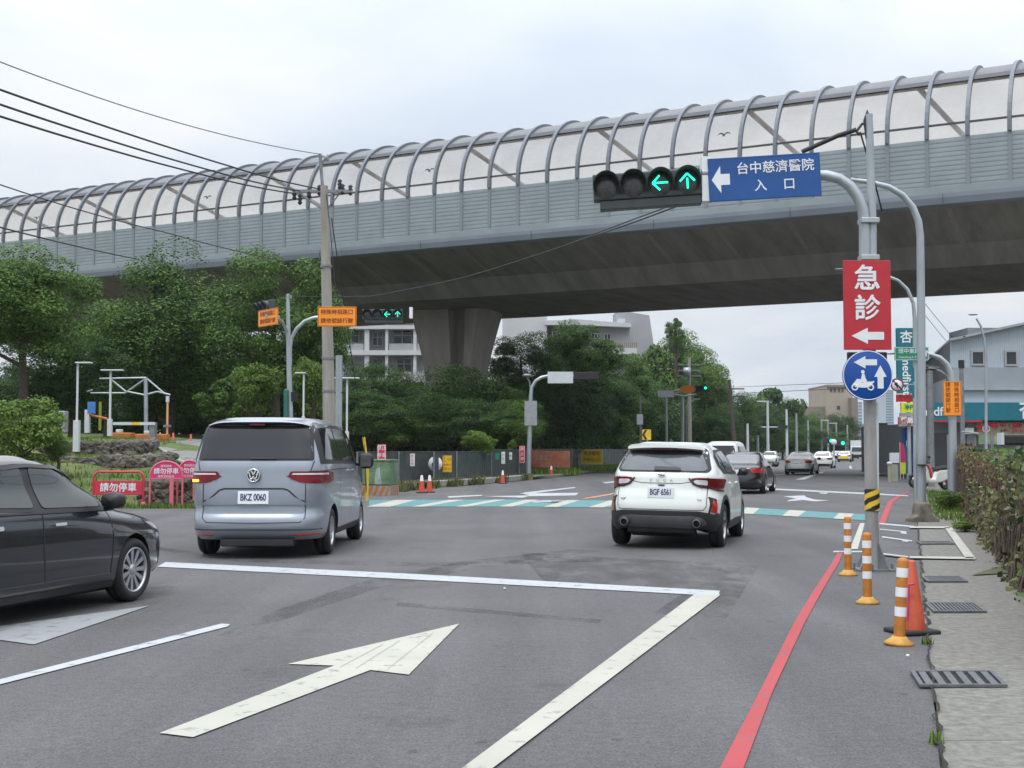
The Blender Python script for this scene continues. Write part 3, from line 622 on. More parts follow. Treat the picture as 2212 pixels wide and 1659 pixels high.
# ---- silver van ----
def van():
    g = thing('van', 'silver blue van with its left indicator lit, seen from behind on the open asphalt', 'van')
    L_, W_ = 4.97, .965
    keys = [(.26, .14, 4.78, .90, 6, 4.4), (.34, .04, 4.9, .945, 6, 4.4), (.46, -.01, 4.95, .962, 6, 4.4), (.545, .0, 4.96, .965, 6, 4.4), (.63, .045, 4.97, .965, 6, 4.4), (.69, .06, 4.97, .965, 6, 4.4), (.80, .062, 4.95, .965, 6.5, 4.4), (1.0, .075, 4.86, .965, 7, 4.2),
            (1.14, .09, 4.70, .963, 7, 3.4), (1.24, .10, 4.40, .955, 7, 4), (1.34, .125, 4.12, .935, 7, 5), (1.5, .19, 3.85, .90, 7, 5.5), (1.7, .27, 3.55, .845, 7, 6), (1.84, .335, 3.3, .795, 6.5, 6)]
    vs, fs = car_body(keys, .1, None, .33, inset=.30)
    wr, wf = 1.0, 4.08
    b, bv = finish_body('body', vs, fs, [M['paint_silver'], M['black']], g, [wr, wf], .335, W_)
    RE = {'step': .045}
    # tailgate glass with black surround, spoiler
    ppart('tailgate_surround', M['black'], g, bv, [([(-.80, 1.335), (.80, 1.335), (.735, 1.87), (-.735, 1.87)], 'rear', {'off': .004, 'rnd': 1})])
    ppart('rear_window', M['glass'], g, bv, [([(-.755, 1.355), (.755, 1.355), (.70, 1.765), (-.70, 1.765)], 'rear', {'off': .012, 'rnd': 1})])
    sp = MB(); n_ = 16
    for k in range(n_):
        y0, y1 = -.70 + 1.4 * k / n_, -.70 + 1.4 * (k + 1) / n_; q = lambda y: .16 * abs(y / .7) ** 6; dz = lambda y: -.05 * abs(y / .7) ** 5
        P_ = lambda y: [(.75, y, 1.935 + dz(y)), (.26 + q(y), y, 1.885 + dz(y)), (.235 + q(y), y, 1.868 + dz(y)), (.25 + q(y), y, 1.845 + dz(y)), (.36 + q(y), y, 1.82 + dz(y))]
        A, B = P_(y0), P_(y1)
        for i in range(4): sp.add([A[i], B[i], B[i + 1], A[i + 1]], [(0, 1, 2, 3)], 0 if i < 2 else 1)
    sp.build('spoiler', [M['paint_silver'], M['black']], g, fix=False)
    MB().box((.262, 0, 1.832), (.03, .22, .022)).build('brake_light', M['lamp_red'], g)
    # taillights, split over the tailgate
    for s in (-1, 1):
        pl = [(s * .955, 1.19), (s * .50, 1.19), (s * .47, 1.14), (s * .50, 1.085), (s * .68, 1.03), (s * .955, 1.02)]
        o = ppart('taillight', M['lamp_red'], g, bv, [(pl, 'rear', {'off': .016, 'rnd': 1})])
        ppart('light_bar', M['lamp_white'], o, bv, [([(s * .93, 1.165), (s * .53, 1.165), (s * .515, 1.143), (s * .93, 1.143)], 'rear', {'off': .022, 'rnd': 0})])
        mb = MB(); patch(mb, bv, [(.10, 1.185), (.36, 1.185), (.36, 1.165), (.10, 1.165)], 'right' if s < 0 else 'left', off=.01, rnd=0)
        patch(mb, bv, [(.09, 1.16), (.2, 1.16), (.2, 1.03), (.09, 1.03)], 'right' if s < 0 else 'left', off=.012, rnd=1); mb.build('lens_side', M['lamp_red'], o, fix=False)
    ppart('indicator', M['amber'], g, bv, [([(.93, 1.078), (.76, 1.078), (.76, 1.045), (.93, 1.04)], 'rear', {'off': .024, 'rnd': 1})])
    # tailgate gaps and creases
    s1 = [('rear', [(s * .70, 1.02), (s * .70, .56), (s * .64, .50), (0, .49)]) for s in (-1, 1)]
    s1 += [('rear', [(s * .80, 1.335), (s * .76, 1.20)]) for s in (-1, 1)]
    s1 += [('rear', [(-.93, .40), (.93, .40)])]
    s1 += [('right', [(.15, 1.19), (.9, 1.205), (2.2, 1.21)]), ('right', [(1.46, .62), (1.52, 1.0), (1.5, 1.27)]), ('right', [(2.55, .42), (2.6, 1.0), (2.58, 1.3)]), ('right', [(3.62, .42), (3.66, .9), (3.6, 1.25)])]
    s1 += [('left', [(2.55, .42), (2.6, 1.0), (2.58, 1.3)])]
    seams(g, bv, s1)
    cr = MB()      # dark strips paint in the shade along the number plate niche crease
    for s in (-1, 1):
        for a, b_ in (((0, .955), (s * .40, .955)), ((s * .40, .955), (s * .47, .935)), ((s * .47, .935), (s * .62, .80)), ((s * .62, .80), (s * .69, .785))): patch(cr, bv, strip(a, b_, .022), 'rear', off=.005, step=.05, rnd=0, skirt=.012)
    cr.build('tailgate_crease_shade', M['seam'], g, fix=False)
    cr = MB()
    patch(cr, bv, [(-.66, .79), (-.38, .93), (.38, .93), (.66, .79), (.72, .735), (-.72, .735)], 'rear', off=.012, rnd=1, step=.05)
    cr.build('plate_panel', M['paint_silver'], g, fix=False)
    cr = MB()
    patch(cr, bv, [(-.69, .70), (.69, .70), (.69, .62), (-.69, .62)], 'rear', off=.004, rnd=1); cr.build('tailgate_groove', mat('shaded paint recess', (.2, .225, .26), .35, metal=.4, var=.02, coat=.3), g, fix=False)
    
    for s in (-1, 1): ppart('reflector', M['lamp_red2'], g, bv, [([(s * .90, .345), (s * .55, .335), (s * .55, .32), (s * .90, .328)], 'rear', {'off': .012, 'rnd': 0})])
    MB().bbox((.06, -.55, .17), (.5, .45, .27)).bbox((.3, -.3, .14), (1.2, .3, .2)).build('rear_valance', M['black_matt'], g, bevel=.02)
    MB().cyl((.1, -.33, .235), (.45, -.33, .235), .035).build('exhaust_pipe', M['chrome'], g)
    plate(g, .038, .835, 'BKZ 0060')
    # emblem ring with v and w
    em = thing('emblem', None, None, (.055, 0, 1.135)); em.parent = g; em.rotation_euler = (0, .03, 0)
    MB().lathe([(.092, .0), (.092, -.018), (.001, -.018)], n=36, axis='x').build('badge_field', M['ink'], em)
    ring = MB(); ring.lathe([(.078, -.012), (.092, -.012), (.092, -.026), (.078, -.026), (.078, -.012)], n=36, axis='x'); ring.build('badge_ring', M['chrome'], em)
    lt = MB()
    for a, b_ in (((-.032, .07), (0, .008)), ((0, .008), (.032, .07)), ((-.062, .045), (-.028, -.064)), ((-.028, -.064), (0, -.005)), ((0, -.005), (.028, -.064)), ((.028, -.064), (.062, .045))):
        lt.prism(strip(a, b_, .016), -.027, -.016, 'x')
    lt.build('badge_letters', M['chrome'], em)
    ppart('wiper', M['black'], g, bv, [([(-.30, 1.352), (.06, 1.352), (.06, 1.378), (-.26, 1.37)], 'rear', {'off': .03, 'rnd': 1})])
    # side glazing
    for v in ('right', 'left'):
        ppart('side_glass_band', M['black'], g, bv, [([(.33, 1.29), (4.05, 1.26), (3.86, 1.42), (3.36, 1.80), (3.1, 1.845), (.52, 1.845), (.40, 1.78)], v, {'off': .004, 'rnd': 1, 'step': .08})])
        ppart('window', M['glass'], g, bv, [([(.50, 1.35), (1.46, 1.33), (1.46, 1.79), (.60, 1.79)], v, {'off': .011, 'rnd': 1}), ([(1.54, 1.33), (2.54, 1.31), (2.54, 1.79), (1.54, 1.79)], v, {'off': .011, 'rnd': 1}),
                                           ([(2.62, 1.31), (3.56, 1.30), (3.30, 1.76), (2.62, 1.79)], v, {'off': .011, 'rnd': 1})])
        s = -1 if v == 'right' else 1
        ppart('door_handle', M['paint_silver'], g, bv, [([(2.3, 1.15), (2.52, 1.15), (2.52, 1.185), (2.3, 1.185)], v, {'off': .03, 'rnd': 1, 'skirt': .03}), ([(2.7, 1.15), (2.92, 1.15), (2.92, 1.185), (2.7, 1.185)], v, {'off': .03, 'rnd': 1, 'skirt': .03})])
        ppart('sill_trim', M['black'], g, bv, [([(1.42, .27), (3.64, .27), (3.64, .36), (1.42, .36)], v, {'off': .012, 'rnd': 0, 'step': .1})])
    ppart('windscreen', M['glass'], g, bv, [([(-.78, 1.28), (.78, 1.28), (.66, 1.82), (-.66, 1.82)], 'front', {'off': .006, 'rnd': 1})])
    for s in (-1, 1):
        m_ = mirror_part(g, (3.42, s * 1.10, 1.31), .10, .12, .13, M['black'], (3.46, s * .93, 1.26))
        mirror_glass(g, (3.325, s * 1.10, 1.31), .17, .19)
    for x in (wr, wf):
        for s in (-1, 1): wheel(g, x, s * .825, .335, .215, s, 10, 0, style='s', rr=.62)
    MB().lathe([(.0, 0), (.02, 0)], n=4).build('antenna', M['black'], g) if False else None
    return g
v = van()
pr = gnd(704, 1196); th_ = R(.5)
place(v, (0, 0), 1.0)
# rear right tyre stands at pr: local (1.0, -.96)
def place_by(root, local, p, head):
    a = R(90 - head); c, s = cos(a), sin(a); root.location = (p[0] - (local[0] * c - local[1] * s), p[1] - (local[0] * s + local[1] * c), 0); root.rotation_euler = (0, 0, a)
v.scale = (1.05,) * 3; place_by(v, (1.0, -.90), gnd(705, 1197), 1.0)

# ---- white suv ----
def suv():
    g = thing('car', 'white compact suv with charcoal lower bumper, seen from behind in the middle of the junction', 'car')
    W_ = .93
    keys = [(.24, .22, 4.3, .84, 5.5, 4), (.32, .08, 4.45, .90, 5, 4), (.42, .02, 4.55, .925, 5, 3.8), (.56, .0, 4.6, .93, 5, 3.6), (.72, .035, 4.6, .928, 4.8, 3.4), (.86, .085, 4.5, .915, 4.6, 3.0), (.98, .11, 4.25, .905, 4.8, 3.2),
            (1.06, .125, 3.85, .895, 5, 3.8), (1.13, .16, 3.45, .875, 5, 4.6), (1.24, .24, 3.2, .835, 5, 5), (1.38, .36, 2.9, .765, 5, 5), (1.50, .47, 2.55, .69, 5, 5), (1.56, .55, 2.3, .64, 5, 5)]
    vs, fs = car_body(keys, .10, None, .345, inset=.36)
    wr, wf = .93, 3.64
    b, bv = finish_body('body', vs, fs, [M['paint_white'], M['black'], M['cladding']], g, [wr, wf], .36, W_, lambda c, n: 2 if c.z < .36 else 0)
    ppart('rear_window_surround', M['black'], g, bv, [([(-.70, 1.14), (.70, 1.14), (.745, 1.2), (.66, 1.50), (.60, 1.565), (-.60, 1.565), (-.66, 1.50), (-.745, 1.2)], 'rear', {'off': .004, 'rnd': 1})])
    ppart('rear_window', M['glass_grey'], g, bv, [([(-.65, 1.165), (.65, 1.165), (.69, 1.21), (.59, 1.44), (0, 1.43), (-.59, 1.44), (-.69, 1.21)], 'rear', {'off': .012, 'rnd': 1})])
    sp = MB(); n_ = 14
    for k in range(n_):            # curved roof spoiler
        y0, y1 = -.60 + 1.2 * k / n_, -.60 + 1.2 * (k + 1) / n_; q = lambda y: .10 * (y / .6) ** 2
        P_ = lambda y: [(.72, y, 1.655 - q(y) * .45), (.34 + q(y), y, 1.605 - q(y) * .3), (.335 + q(y), y, 1.565 - q(y) * .3), (.50 + q(y), y, 1.52 - q(y) * .3)]
        A, B = P_(y0), P_(y1)
        for i in range(3): sp.quad(A[i], B[i], B[i + 1], A[i + 1])
    sp.build('spoiler', M['paint_white'], g, fix=False)
    MB().box((.395, 0, 1.555), (.05, .42, .035)).build('brake_light', M['lamp_red'], g, bevel=.008)
    MB().add([(.95, -.012, 1.655), (.95, .012, 1.655), (1.18, .03, 1.655), (1.18, -.03, 1.655), (1.0, 0, 1.73)], [(0, 1, 2, 3), (0, 4, 1), (1, 4, 2), (2, 4, 3), (3, 4, 0)]).build('antenna', M['black'], g)
    for s in (-1, 1):
        o = ppart('taillight', M['lamp_red'], g, bv, [([(s * .895, 1.05), (s * .55, 1.055), (s * .45, 1.04), (s * .51, .955), (s * .60, .91), (s * .88, .89)], 'rear', {'off': .012, 'rnd': 1})])
        ppart('reversing_lens', M['lamp_white'], o, bv, [([(s * .70, 1.015), (s * .53, 1.02), (s * .49, .99), (s * .54, .945), (s * .70, .925)], 'rear', {'off': .018, 'rnd': 1})])
        ppart('lamp_frame', M['black'], o, bv, [(strip((s * .43, 1.045), (s * .50, .945), .022), 'rear', {'off': .016, 'rnd': 0}), (strip((s * .50, .945), (s * .61, .895), .022), 'rear', {'off': .016, 'rnd': 0}), (strip((s * .61, .895), (s * .88, .875), .02), 'rear', {'off': .016, 'rnd': 0}), (strip((s * .70, 1.05), (s * .70, .88), .012), 'rear', {'off': .02, 'rnd': 0})])
        ppart('reflector', M['lamp_red2'], g, bv, [([(s * .775, .71), (s * .825, .70), (s * .84, .60), (s * .83, .50), (s * .76, .49), (s * .78, .62)], 'rear', {'off': .012, 'rnd': 1})])
        ppart('fog_lamp_recess', M['black'], g, bv, [([(s * .71, .74), (s * .82, .73), (s * .835, .705), (s * .785, .705), (s * .775, .62), (s * .75, .48), (s * .725, .48), (s * .75, .62), (s * .74, .70)], 'rear', {'off': .009, 'rnd': 1})])
    ppart('bumper', M['cladding'], g, bv, [([(-.91, .45), (-.60, .52), (.60, .52), (.91, .45), (.93, .33), (.80, .26), (-.80, .26), (-.93, .33)], 'rear', {'off': .014, 'rnd': 1, 'skirt': .03}),
                                           ([(.08, .26), (.64, .26), (.60, .42), (.50, .50), (.42, .53), (.25, .46), (.06, .42)], 'right', {'off': .010, 'rnd': 1}), ([(.08, .26), (.64, .26), (.60, .42), (.50, .55), (.42, .58), (.25, .5), (.06, .45)], 'left', {'off': .010, 'rnd': 1})])
    ppart('skid_plate', M['skid'], g, bv, [([(-.70, .33), (-.66, .41), (-.52, .445), (-.2, .44), (.2, .44), (.52, .445), (.66, .41), (.70, .33), (.5, .27), (-.5, .27)], 'rear', {'off': .03, 'rnd': 2, 'skirt': .04})])
    for s in (-1, 1):
        e_ = MB(); e_.lathe([(.052, -.06), (.062, -.06), (.062, .2), (.052, .2), (.052, -.06)], (.02, s * .57, .335), n=24, axis='x'); e_.build('exhaust_tip', M['skid'], g)
        MB().lathe([(.001, .0), (.055, .0), (.055, .02), (.001, .02)], (.0, s * .57, .335), n=20, axis='x').build('exhaust_opening', M['hole'], g)
        MB().lathe([(.068, -.04), (.085, -.04), (.085, .1), (.068, .1), (.068, -.04)], (.02, s * .57, .335), n=24, axis='x').build('exhaust_ring', M['cladding'], g)
    MB().bbox((.16, -.5, .17), (.6, .55, .27)).bbox((.5, -.3, .15), (2.0, .3, .22)).build('rear_valance', M['black_matt'], g, bevel=.02)
    sm = [('rear', [(s * .705, 1.06), (s * .70, .60), (s * .66, .535)]) for s in (-1, 1)] + [('rear', [(-.66, .535), (.66, .535)]), ('rear', [(-.46, .985), (-.3, .955), (.3, .955), (.46, .985)])]
    for v_ in ('right', 'left'): sm += [(v_, [(1.32, .62), (1.42, .85), (1.28, 1.1)]), (v_, [(2.2, .42), (2.22, 1.1)]), (v_, [(3.15, .42), (3.2, .8), (3.15, 1.08)])]
    seams(g, bv, sm, w=.01)
    plate(g, .038, .80, 'BGF 6561')
    text('K  U  G  A', .062, M['sign_backg'], g, (.07, 0, 1.0), (pi / 2, 0, -pi / 2), 'model_lettering', .001, space=1.3)
    text('KUGA', .042, M['ink'], g, (.075, .58, .69), (pi / 2, 0, -pi / 2), 'trim_lettering', .001)
    text('AWD', .032, M['sign_backg'], g, (.075, -.60, .69), (pi / 2, 0, -pi / 2), 'trim_lettering', .001)
    bd = MB(); bd.lathe([(.06, 0), (.06, -.012), (.001, -.012)], n=28, axis='x'); bd.v = [(q[0] + .112, q[1] * 1.1, q[2] * .42 + 1.105) for q in bd.v]; bd.build('badge', M['chrome'], g)
    MB().box((.06, 0, .655), (.03, .13, .012)).build('tailgate_handle', M['black'], g)
    MB().box((.085, 0, .925), (.05, .10, .02)).build('rear_camera', M['black'], g, bevel=.005)
    ppart('wiper', M['black'], g, bv, [([(-.30, 1.165), (.13, 1.165), (.13, 1.225), (-.28, 1.215)], 'rear', {'off': .03, 'rnd': 1})])
    for v_ in ('right', 'left'):
        ppart('side_glass_band', M['black'], g, bv, [([(.70, 1.26), (.95, 1.13), (2.2, 1.10), (3.28, 1.11), (3.0, 1.30), (2.5, 1.50), (1.9, 1.545), (1.1, 1.53), (.78, 1.42)], v_, {'off': .004, 'rnd': 1, 'step': .07})])
        ppart('window', M['glass'], g, bv, [([(.80, 1.29), (1.10, 1.17), (1.2, 1.165), (1.2, 1.49), (.92, 1.44)], v_, {'off': .010, 'rnd': 1}), ([(1.27, 1.16), (2.14, 1.14), (2.14, 1.515), (1.27, 1.49)], v_, {'off': .010, 'rnd': 1}), ([(2.24, 1.14), (3.12, 1.14), (2.9, 1.29), (2.48, 1.46), (2.24, 1.51)], v_, {'off': .010, 'rnd': 1})])
        ppart('door_handle', M['paint_white'], g, bv, [([(1.42, .95), (1.62, .95), (1.62, .985), (1.42, .985)], v_, {'off': .028, 'rnd': 1, 'skirt': .03}), ([(2.4, .94), (2.6, .94), (2.6, .975), (2.4, .975)], v_, {'off': .028, 'rnd': 1, 'skirt': .03})])
        A_ = [(wr + (.46 + d) * cos(a), .36 + (.46 + d) * sin(a)) for d, rng in ((0, [R(k) for k in range(-8, 189, 14)]),) for a in rng] + [(wr + .405 * cos(a), .36 + .405 * sin(a)) for a in [R(k) for k in range(188, -9, -14)]]
        ppart('wheel_arch_trim', M['cladding'], g, bv, [(A_, v_, {'off': .012, 'rnd': 0, 'step': .08})])
        ppart('wheel_arch_trim', M['cladding'], g, bv, [([(p[0] + wf - wr, p[1]) for p in A_], v_, {'off': .012, 'rnd': 0, 'step': .08})])
        ppart('sill_trim', M['cladding'], g, bv, [([(1.34, .27), (3.22, .27), (3.2, .40), (2.2, .42), (1.36, .40)], v_, {'off': .014, 'rnd': 0, 'step': .1})])
    ppart('windscreen', M['glass'], g, bv, [([(-.72, 1.12), (.72, 1.12), (.58, 1.52), (-.58, 1.52)], 'front', {'off': .006, 'rnd': 1})])
    for s in (-1, 1): mirror_part(g, (3.0, s * .975, 1.14), .08, .085, .075, M['black'], (3.0, s * .87, 1.1))
    for x in (wr, wf):
        for s in (-1, 1): wheel(g, x, s * .785, .36, .225, s, 10, 0, style='s', rr=.64)
    return g
def remap(root, fn):
    for o in [c for c in root.children if c.name.split('.')[0] != 'wheel']:
        if o.location.length > 1e-6: o.location.z += fn(o.location.x, o.location.z); continue
        for q in [o] + list(o.children):
            if q.type == 'MESH' and q.location.length < 1e-6:
                for v_ in q.data.vertices: v_.co.z += fn(v_.co.x, v_.co.z)
s_ = suv()
def suvmap(x, z):
    hi = np.interp(z, [0, .8, 1.1, 1.5, 1.8], [.09, .095, .07, .035, .02]); lo = np.interp(z, [0, .75, 1.0, 1.5, 1.8], [0, .02, .06, .035, .02])
    t = min(1, max(0, (x - .25) / .35)); return float(hi * (1 - t) + lo * t)
remap(s_, suvmap)
place_by(s_, (.93, -.82), gnd(1555, 1181), 16.0)
s_.rotation_euler = (R(.9), R(.0), s_.rotation_euler[2])

# ---- saloon cars ----
def sedan_keys(h=1.46, W=.89, L_=4.63, fw=0.):
    return [(.2, .2, L_ - .25, W - .06, 4, 3.7), (.3, .05, L_ - .06, W - .02, 4, 3.6), (.42, .0, L_ - .01, W - .005, 4, 3.5), (.55, .01, L_, W, 4.2, 3.5), (.68, .04, L_ - .02, W, 4.4, 3.4), (.78, .06, L_ - .16, W - .005, 4.6, 3.3), (.87, .07, L_ - .48, W - .012, 4.8, 3.4),
            (.94, .10, L_ - .95, W - .025, 5, 3.8), (1.00, .22, L_ - 1.28 + fw * .6, W - .05, 5, 4.6), (1.06, .45, L_ - 1.45 + fw, W - .085, 5, 5), (1.2, .85, L_ - 1.78 + fw, W - .165, 5, 5), (h - .12, 1.22, L_ - 2.12 + fw, W - .235, 5, 5), (h - .06, 1.45, L_ - 2.35 + fw, W - .28, 4.6, 4.6)]
def corolla():
    g = thing('car', 'dark grey saloon entering from the left edge, its front half beside the van', 'car')
    W = .89; vs, fs = car_body(sedan_keys(1.505, L_=4.75, fw=.12), .062, None, .32, inset=.36); wr, wf = .98, 3.68
    b, bv = finish_body('body', vs, fs, [M['paint_grey'], M['black']], g, [wr, wf], .325, W)
    wq = lambda P: [(x + .2 * min(1, max(0, (x - 2.2) / .9)), 1 + (z - 1) * 1.11 if z > 1 else z) for x, z in P]
    for v_ in ('right', 'left'):
        ppart('side_glass_band', M['black'], g, bv, [(wq([(.95, 1.03), (2.1, .985), (3.36, .965), (3.28, 1.02), (2.85, 1.235), (2.45, 1.36), (2.0, 1.385), (1.5, 1.355), (1.15, 1.21)]), v_, {'off': .004, 'rnd': 1.5, 'step': .06})])
        ppart('window', M['glass_car'], g, bv, [(wq([(1.15, 1.05), (2.02, 1.02), (2.02, 1.35), (1.6, 1.33), (1.3, 1.22)]), v_, {'off': .010, 'rnd': 1.5})])
        ppart('window', M['glass_car'], g, bv, [(wq([(2.13, 1.015), (3.0, .995), (3.0, 1.13), (2.80, 1.235), (2.44, 1.335), (2.13, 1.35)]), v_, {'off': .010, 'rnd': 1.5})])
        ppart('window', M['glass_car'], g, bv, [(wq([(3.05, .995), (3.27, .99), (3.05, 1.09)]), v_, {'off': .010, 'rnd': .5})])
        ppart('window_rail', M['rim_dark'], g, bv, [(strip((1.0, .99), (3.5, .955), .018), v_, {'off': .014, 'rnd': 0})])
        ppart('rain_visor', M['glass'], g, bv, [(wq([(1.5, 1.315), (2.1, 1.348), (2.47, 1.33), (2.80, 1.215), (2.82, 1.235), (2.47, 1.355), (2.1, 1.375), (1.5, 1.342)]), v_, {'off': .022, 'rnd': .5, 'skirt': .02})])
        ppart('door_handle', M['chrome'], g, bv, [([(2.24, .85), (2.41, .85), (2.41, .875), (2.24, .875)], v_, {'off': .032, 'rnd': 1, 'skirt': .03}), ([(1.3, .85), (1.5, .85), (1.5, .885), (1.3, .885)], v_, {'off': .032, 'rnd': 1, 'skirt': .03})])
        ppart('headlight', M['lamp_white'], g, bv, [([(4.0, .80), (4.36, .77), (4.55, .70), (4.52, .66), (4.2, .72)], v_, {'off': .008, 'rnd': 1})])
        ppart('headlight_bezel', M['black'], g, bv, [([(3.94, .83), (4.38, .79), (4.58, .70), (4.55, .63), (4.15, .70)], v_, {'off': .004, 'rnd': 1})])
        ppart('fog_lamp_recess', M['black'], g, bv, [([(4.35, .52), (4.52, .58), (4.55, .36), (4.42, .3)], v_, {'off': .005, 'rnd': 1})])
        ppart('sill_trim', M['black'], g, bv, [([(1.38, .2), (3.3, .2), (3.28, .265), (1.4, .265)], v_, {'off': .012, 'rnd': 0, 'step': .1})])
        ppart('sill_crease', M['paint_grey'], g, bv, [([(1.38, .30), (3.28, .30), (3.26, .34), (1.4, .345)], v_, {'off': .02, 'rnd': 0, 'step': .1, 'skirt': .02})])
        ppart('character_line', M['paint_grey'], g, bv, [(strip((.8, .80), (3.4, .765), .02), v_, {'off': .012, 'rnd': 0, 'step': .1, 'skirt': .012})])
    sm = []
    for v_ in ('right', 'left'): sm += [(v_, [(2.14, .34), (2.1, .6), (2.1, .98)]), (v_, [(3.2, .34), (3.24, .7), (3.2, .95)]), (v_, [(1.35, .55), (1.4, .8), (1.2, 1.0)]), (v_, [(4.05, .62), (4.3, .6), (4.4, .6)])]
    sm += [('top', [(3.45, -.72), (4.25, -.66)]), ('top', [(3.45, .72), (4.25, .66)])]
    seams(g, bv, sm, w=.012)
    ppart('windscreen', M['glass'], g, bv, [([(-.74, 1.02), (.74, 1.02), (.60, 1.42), (-.60, 1.42)], 'front', {'off': .005, 'rnd': 1})])
    ppart('grille', M['black'], g, bv, [([(-.6, .5), (.6, .5), (.7, .25), (-.7, .25)], 'front', {'off': .006, 'rnd': 1})])
    for s in (-1, 1):
        mirror_part(g, (3.05, s * .99, 1.06), .075, .115, .08, M['black'], (3.12, s * .86, .98))
    for x in (wr, wf):
        for s in (-1, 1): wheel(g, x, s * .755, .325, .21, s, 11, R(0), rr=.71, style='s')
    MB().bbox((.9, -.6, .13), (4.0, .6, .24)).build('underbody', M['black_matt'], g)
    return g
c_ = corolla(); place_by(c_, (3.68, -.80), gnd(281, 1299), 15.5)

def far_sedan(label, paint, lampm, group=None, h=1.46, wide=.89, roofrack=False, txt=None):
    g = thing('car', label, 'car', group=group); W = wide
    vs, fs = car_body(sedan_keys(h, W), .062, None, .32, nz=34, nring=96, inset=.36); wr, wf = .98, 3.68
    b, bv = finish_body('body', vs, fs, [paint, M['black']], g, [wr, wf], .325, W)
    ppart('rear_window', M['glass_grey'], g, bv, [([(-.64, 1.03), (.64, 1.03), (.53, h - .10), (-.53, h - .10)], 'rear', {'off': .006, 'rnd': 1, 'step': .12})])
    for v_ in ('right', 'left'): ppart('window', M['glass'], g, bv, [([(.95, 1.03), (2.1, .99), (3.3, .97), (2.85, 1.24), (2.45, 1.375), (2.0, 1.40), (1.5, 1.37), (1.15, 1.22)], v_, {'off': .005, 'rnd': 1, 'step': .12})])
    ppart('windscreen', M['glass'], g, bv, [([(-.74, 1.0), (.74, 1.0), (.60, 1.37), (-.60, 1.37)], 'front', {'off': .005, 'rnd': 1, 'step': .12})])
    for s in (-1, 1):
        ppart('taillight', lampm, g, bv, [([(s * .86, .93), (s * .42, .90), (s * .50, .76), (s * .86, .74)], 'rear', {'off': .012, 'rnd': 1, 'step': .08})])
        ppart('headlight', M['lamp_white'], g, bv, [([(s * .80, .74), (s * .45, .70), (s * .5, .60), (s * .80, .62)], 'front', {'off': .012, 'rnd': 1, 'step': .08})])
        mirror_part(g, (3.0, s * 1.0, 1.02), .10, .12, .085, M['black'], (3.05, s * .86, .98))
    MB().box((.03, 0, .80), (.03, .38, .15)).build('number_plate', M['plate'], g)
    ppart('bumper', M['cladding'], g, bv, [([(-.8, .40), (.8, .40), (.8, .25), (-.8, .25)], 'rear', {'off': .012, 'rnd': 1, 'step': .12})])
    for x in (wr, wf):
        for s in (-1, 1): wheel(g, x, s * .785, .325, .21, s, 5)
    MB().bbox((.3, -.6, .15), (4.1, .6, .25)).build('underbody', M['black_matt'], g)
    return g
def set_at(root, px, Y, head): root.location = (GX(px, Y), Y, 0); root.rotation_euler = (0, 0, R(90 - head))
c1 = far_sedan('black hatchback with lit red lamps half hidden behind the white suv', M['paint_black'], M['lamp_red2'], h=1.5); set_at(c1, 1592, 46, 18)
c2 = far_sedan('champagne silver saloon under the viaduct, larger of two cars driving side by side', M['paint_champ'], M['lamp_red2']); set_at(c2, 1722, 82, 20)
c3 = far_sedan('white saloon under the viaduct, just right of the champagne silver one', M['paint_white'], M['lamp_red']); set_at(c3, 1774, 112, 19)
c4 = far_sedan('white saloon coming towards us by the left kerb beyond the black hatchback', M['paint_white'], M['lamp_red']); set_at(c4, 1668, 150, 197)
c5 = dup(c3, label='white taxi like car with a yellow rear far down the road'); set_at(c5, 1823, 175, 17)
MB().box((-.015, 0, .6), (.04, 1.2, .35)).build('yellow_panel', M['yellow'], c5)
c6 = dup(c2, label='small grey car just left of the white car with the yellow rear'); set_at(c6, 1805, 215, 17)
c7 = dup(c3, label='tiny white car, left of the two most distant cars on the road'); set_at(c7, 1836, 270, 17)
c8 = dup(c1, label='tiny black car, right of the two most distant cars on the road'); set_at(c8, 1843, 240, 17)
# white van roof beyond the black hatchback
def boxvan(name, label, cat, paint, w, h, l, cabc=None, front=False):
    g = thing(name, label, cat); W = w / 2
    ks = [(.25, .1, l - .15, W - .05, 6, 4), (.5, .0, l, W, 7, 4), (1.0, .02, l - .05, W, 7, 4), (1.25, .05, l - .5, W - .02, 7, 4.5), (h - .3, .18, l - 1.2, W - .1, 7, 5), (h - .1, .25, l - 1.5, W - .16, 6, 5)]
    vs, fs = car_body(ks, .09, None, .32, nz=30, nring=96, inset=.3)
    b, bv = finish_body('body', vs, fs, [paint, M['black']], g, [.9, l - .95], .33, W)
    ppart('rear_window', M['glass'], g, bv, [([(-W * .82, 1.1), (W * .82, 1.1), (W * .7, h - .22), (-W * .7, h - .22)], 'rear', {'off': .006, 'rnd': 1, 'step': .12})])
    ppart('windscreen', M['glass'], g, bv, [([(-W * .82, 1.15), (W * .82, 1.15), (W * .7, h - .2), (-W * .7, h - .2)], 'front', {'off': .006, 'rnd': 1, 'step': .12})])
    for v_ in ('right', 'left'): ppart('window', M['glass'], g, bv, [([(.35, 1.15), (l - .9, 1.12), (l - 1.5, h - .25), (.45, h - .25)], v_, {'off': .006, 'rnd': 1, 'step': .12})])
    for s in (-1, 1):
        ppart('taillight', M['lamp_red'], g, bv, [([(s * (W - .02), 1.05), (s * (W - .2), 1.05), (s * (W - .2), .7), (s * (W - .02), .7)], 'rear', {'off': .012, 'rnd': 1, 'step': .1})])
        for x in (.9, l - .95): wheel(g, x, s * (W - .12), .33, .2, s, 5)
    return g
b1 = boxvan('van', 'white minivan whose roof shows above the black hatchback', 'van', M['paint_white'], 1.8, 2.0, 4.5); set_at(b1, 1556, 62, 18)
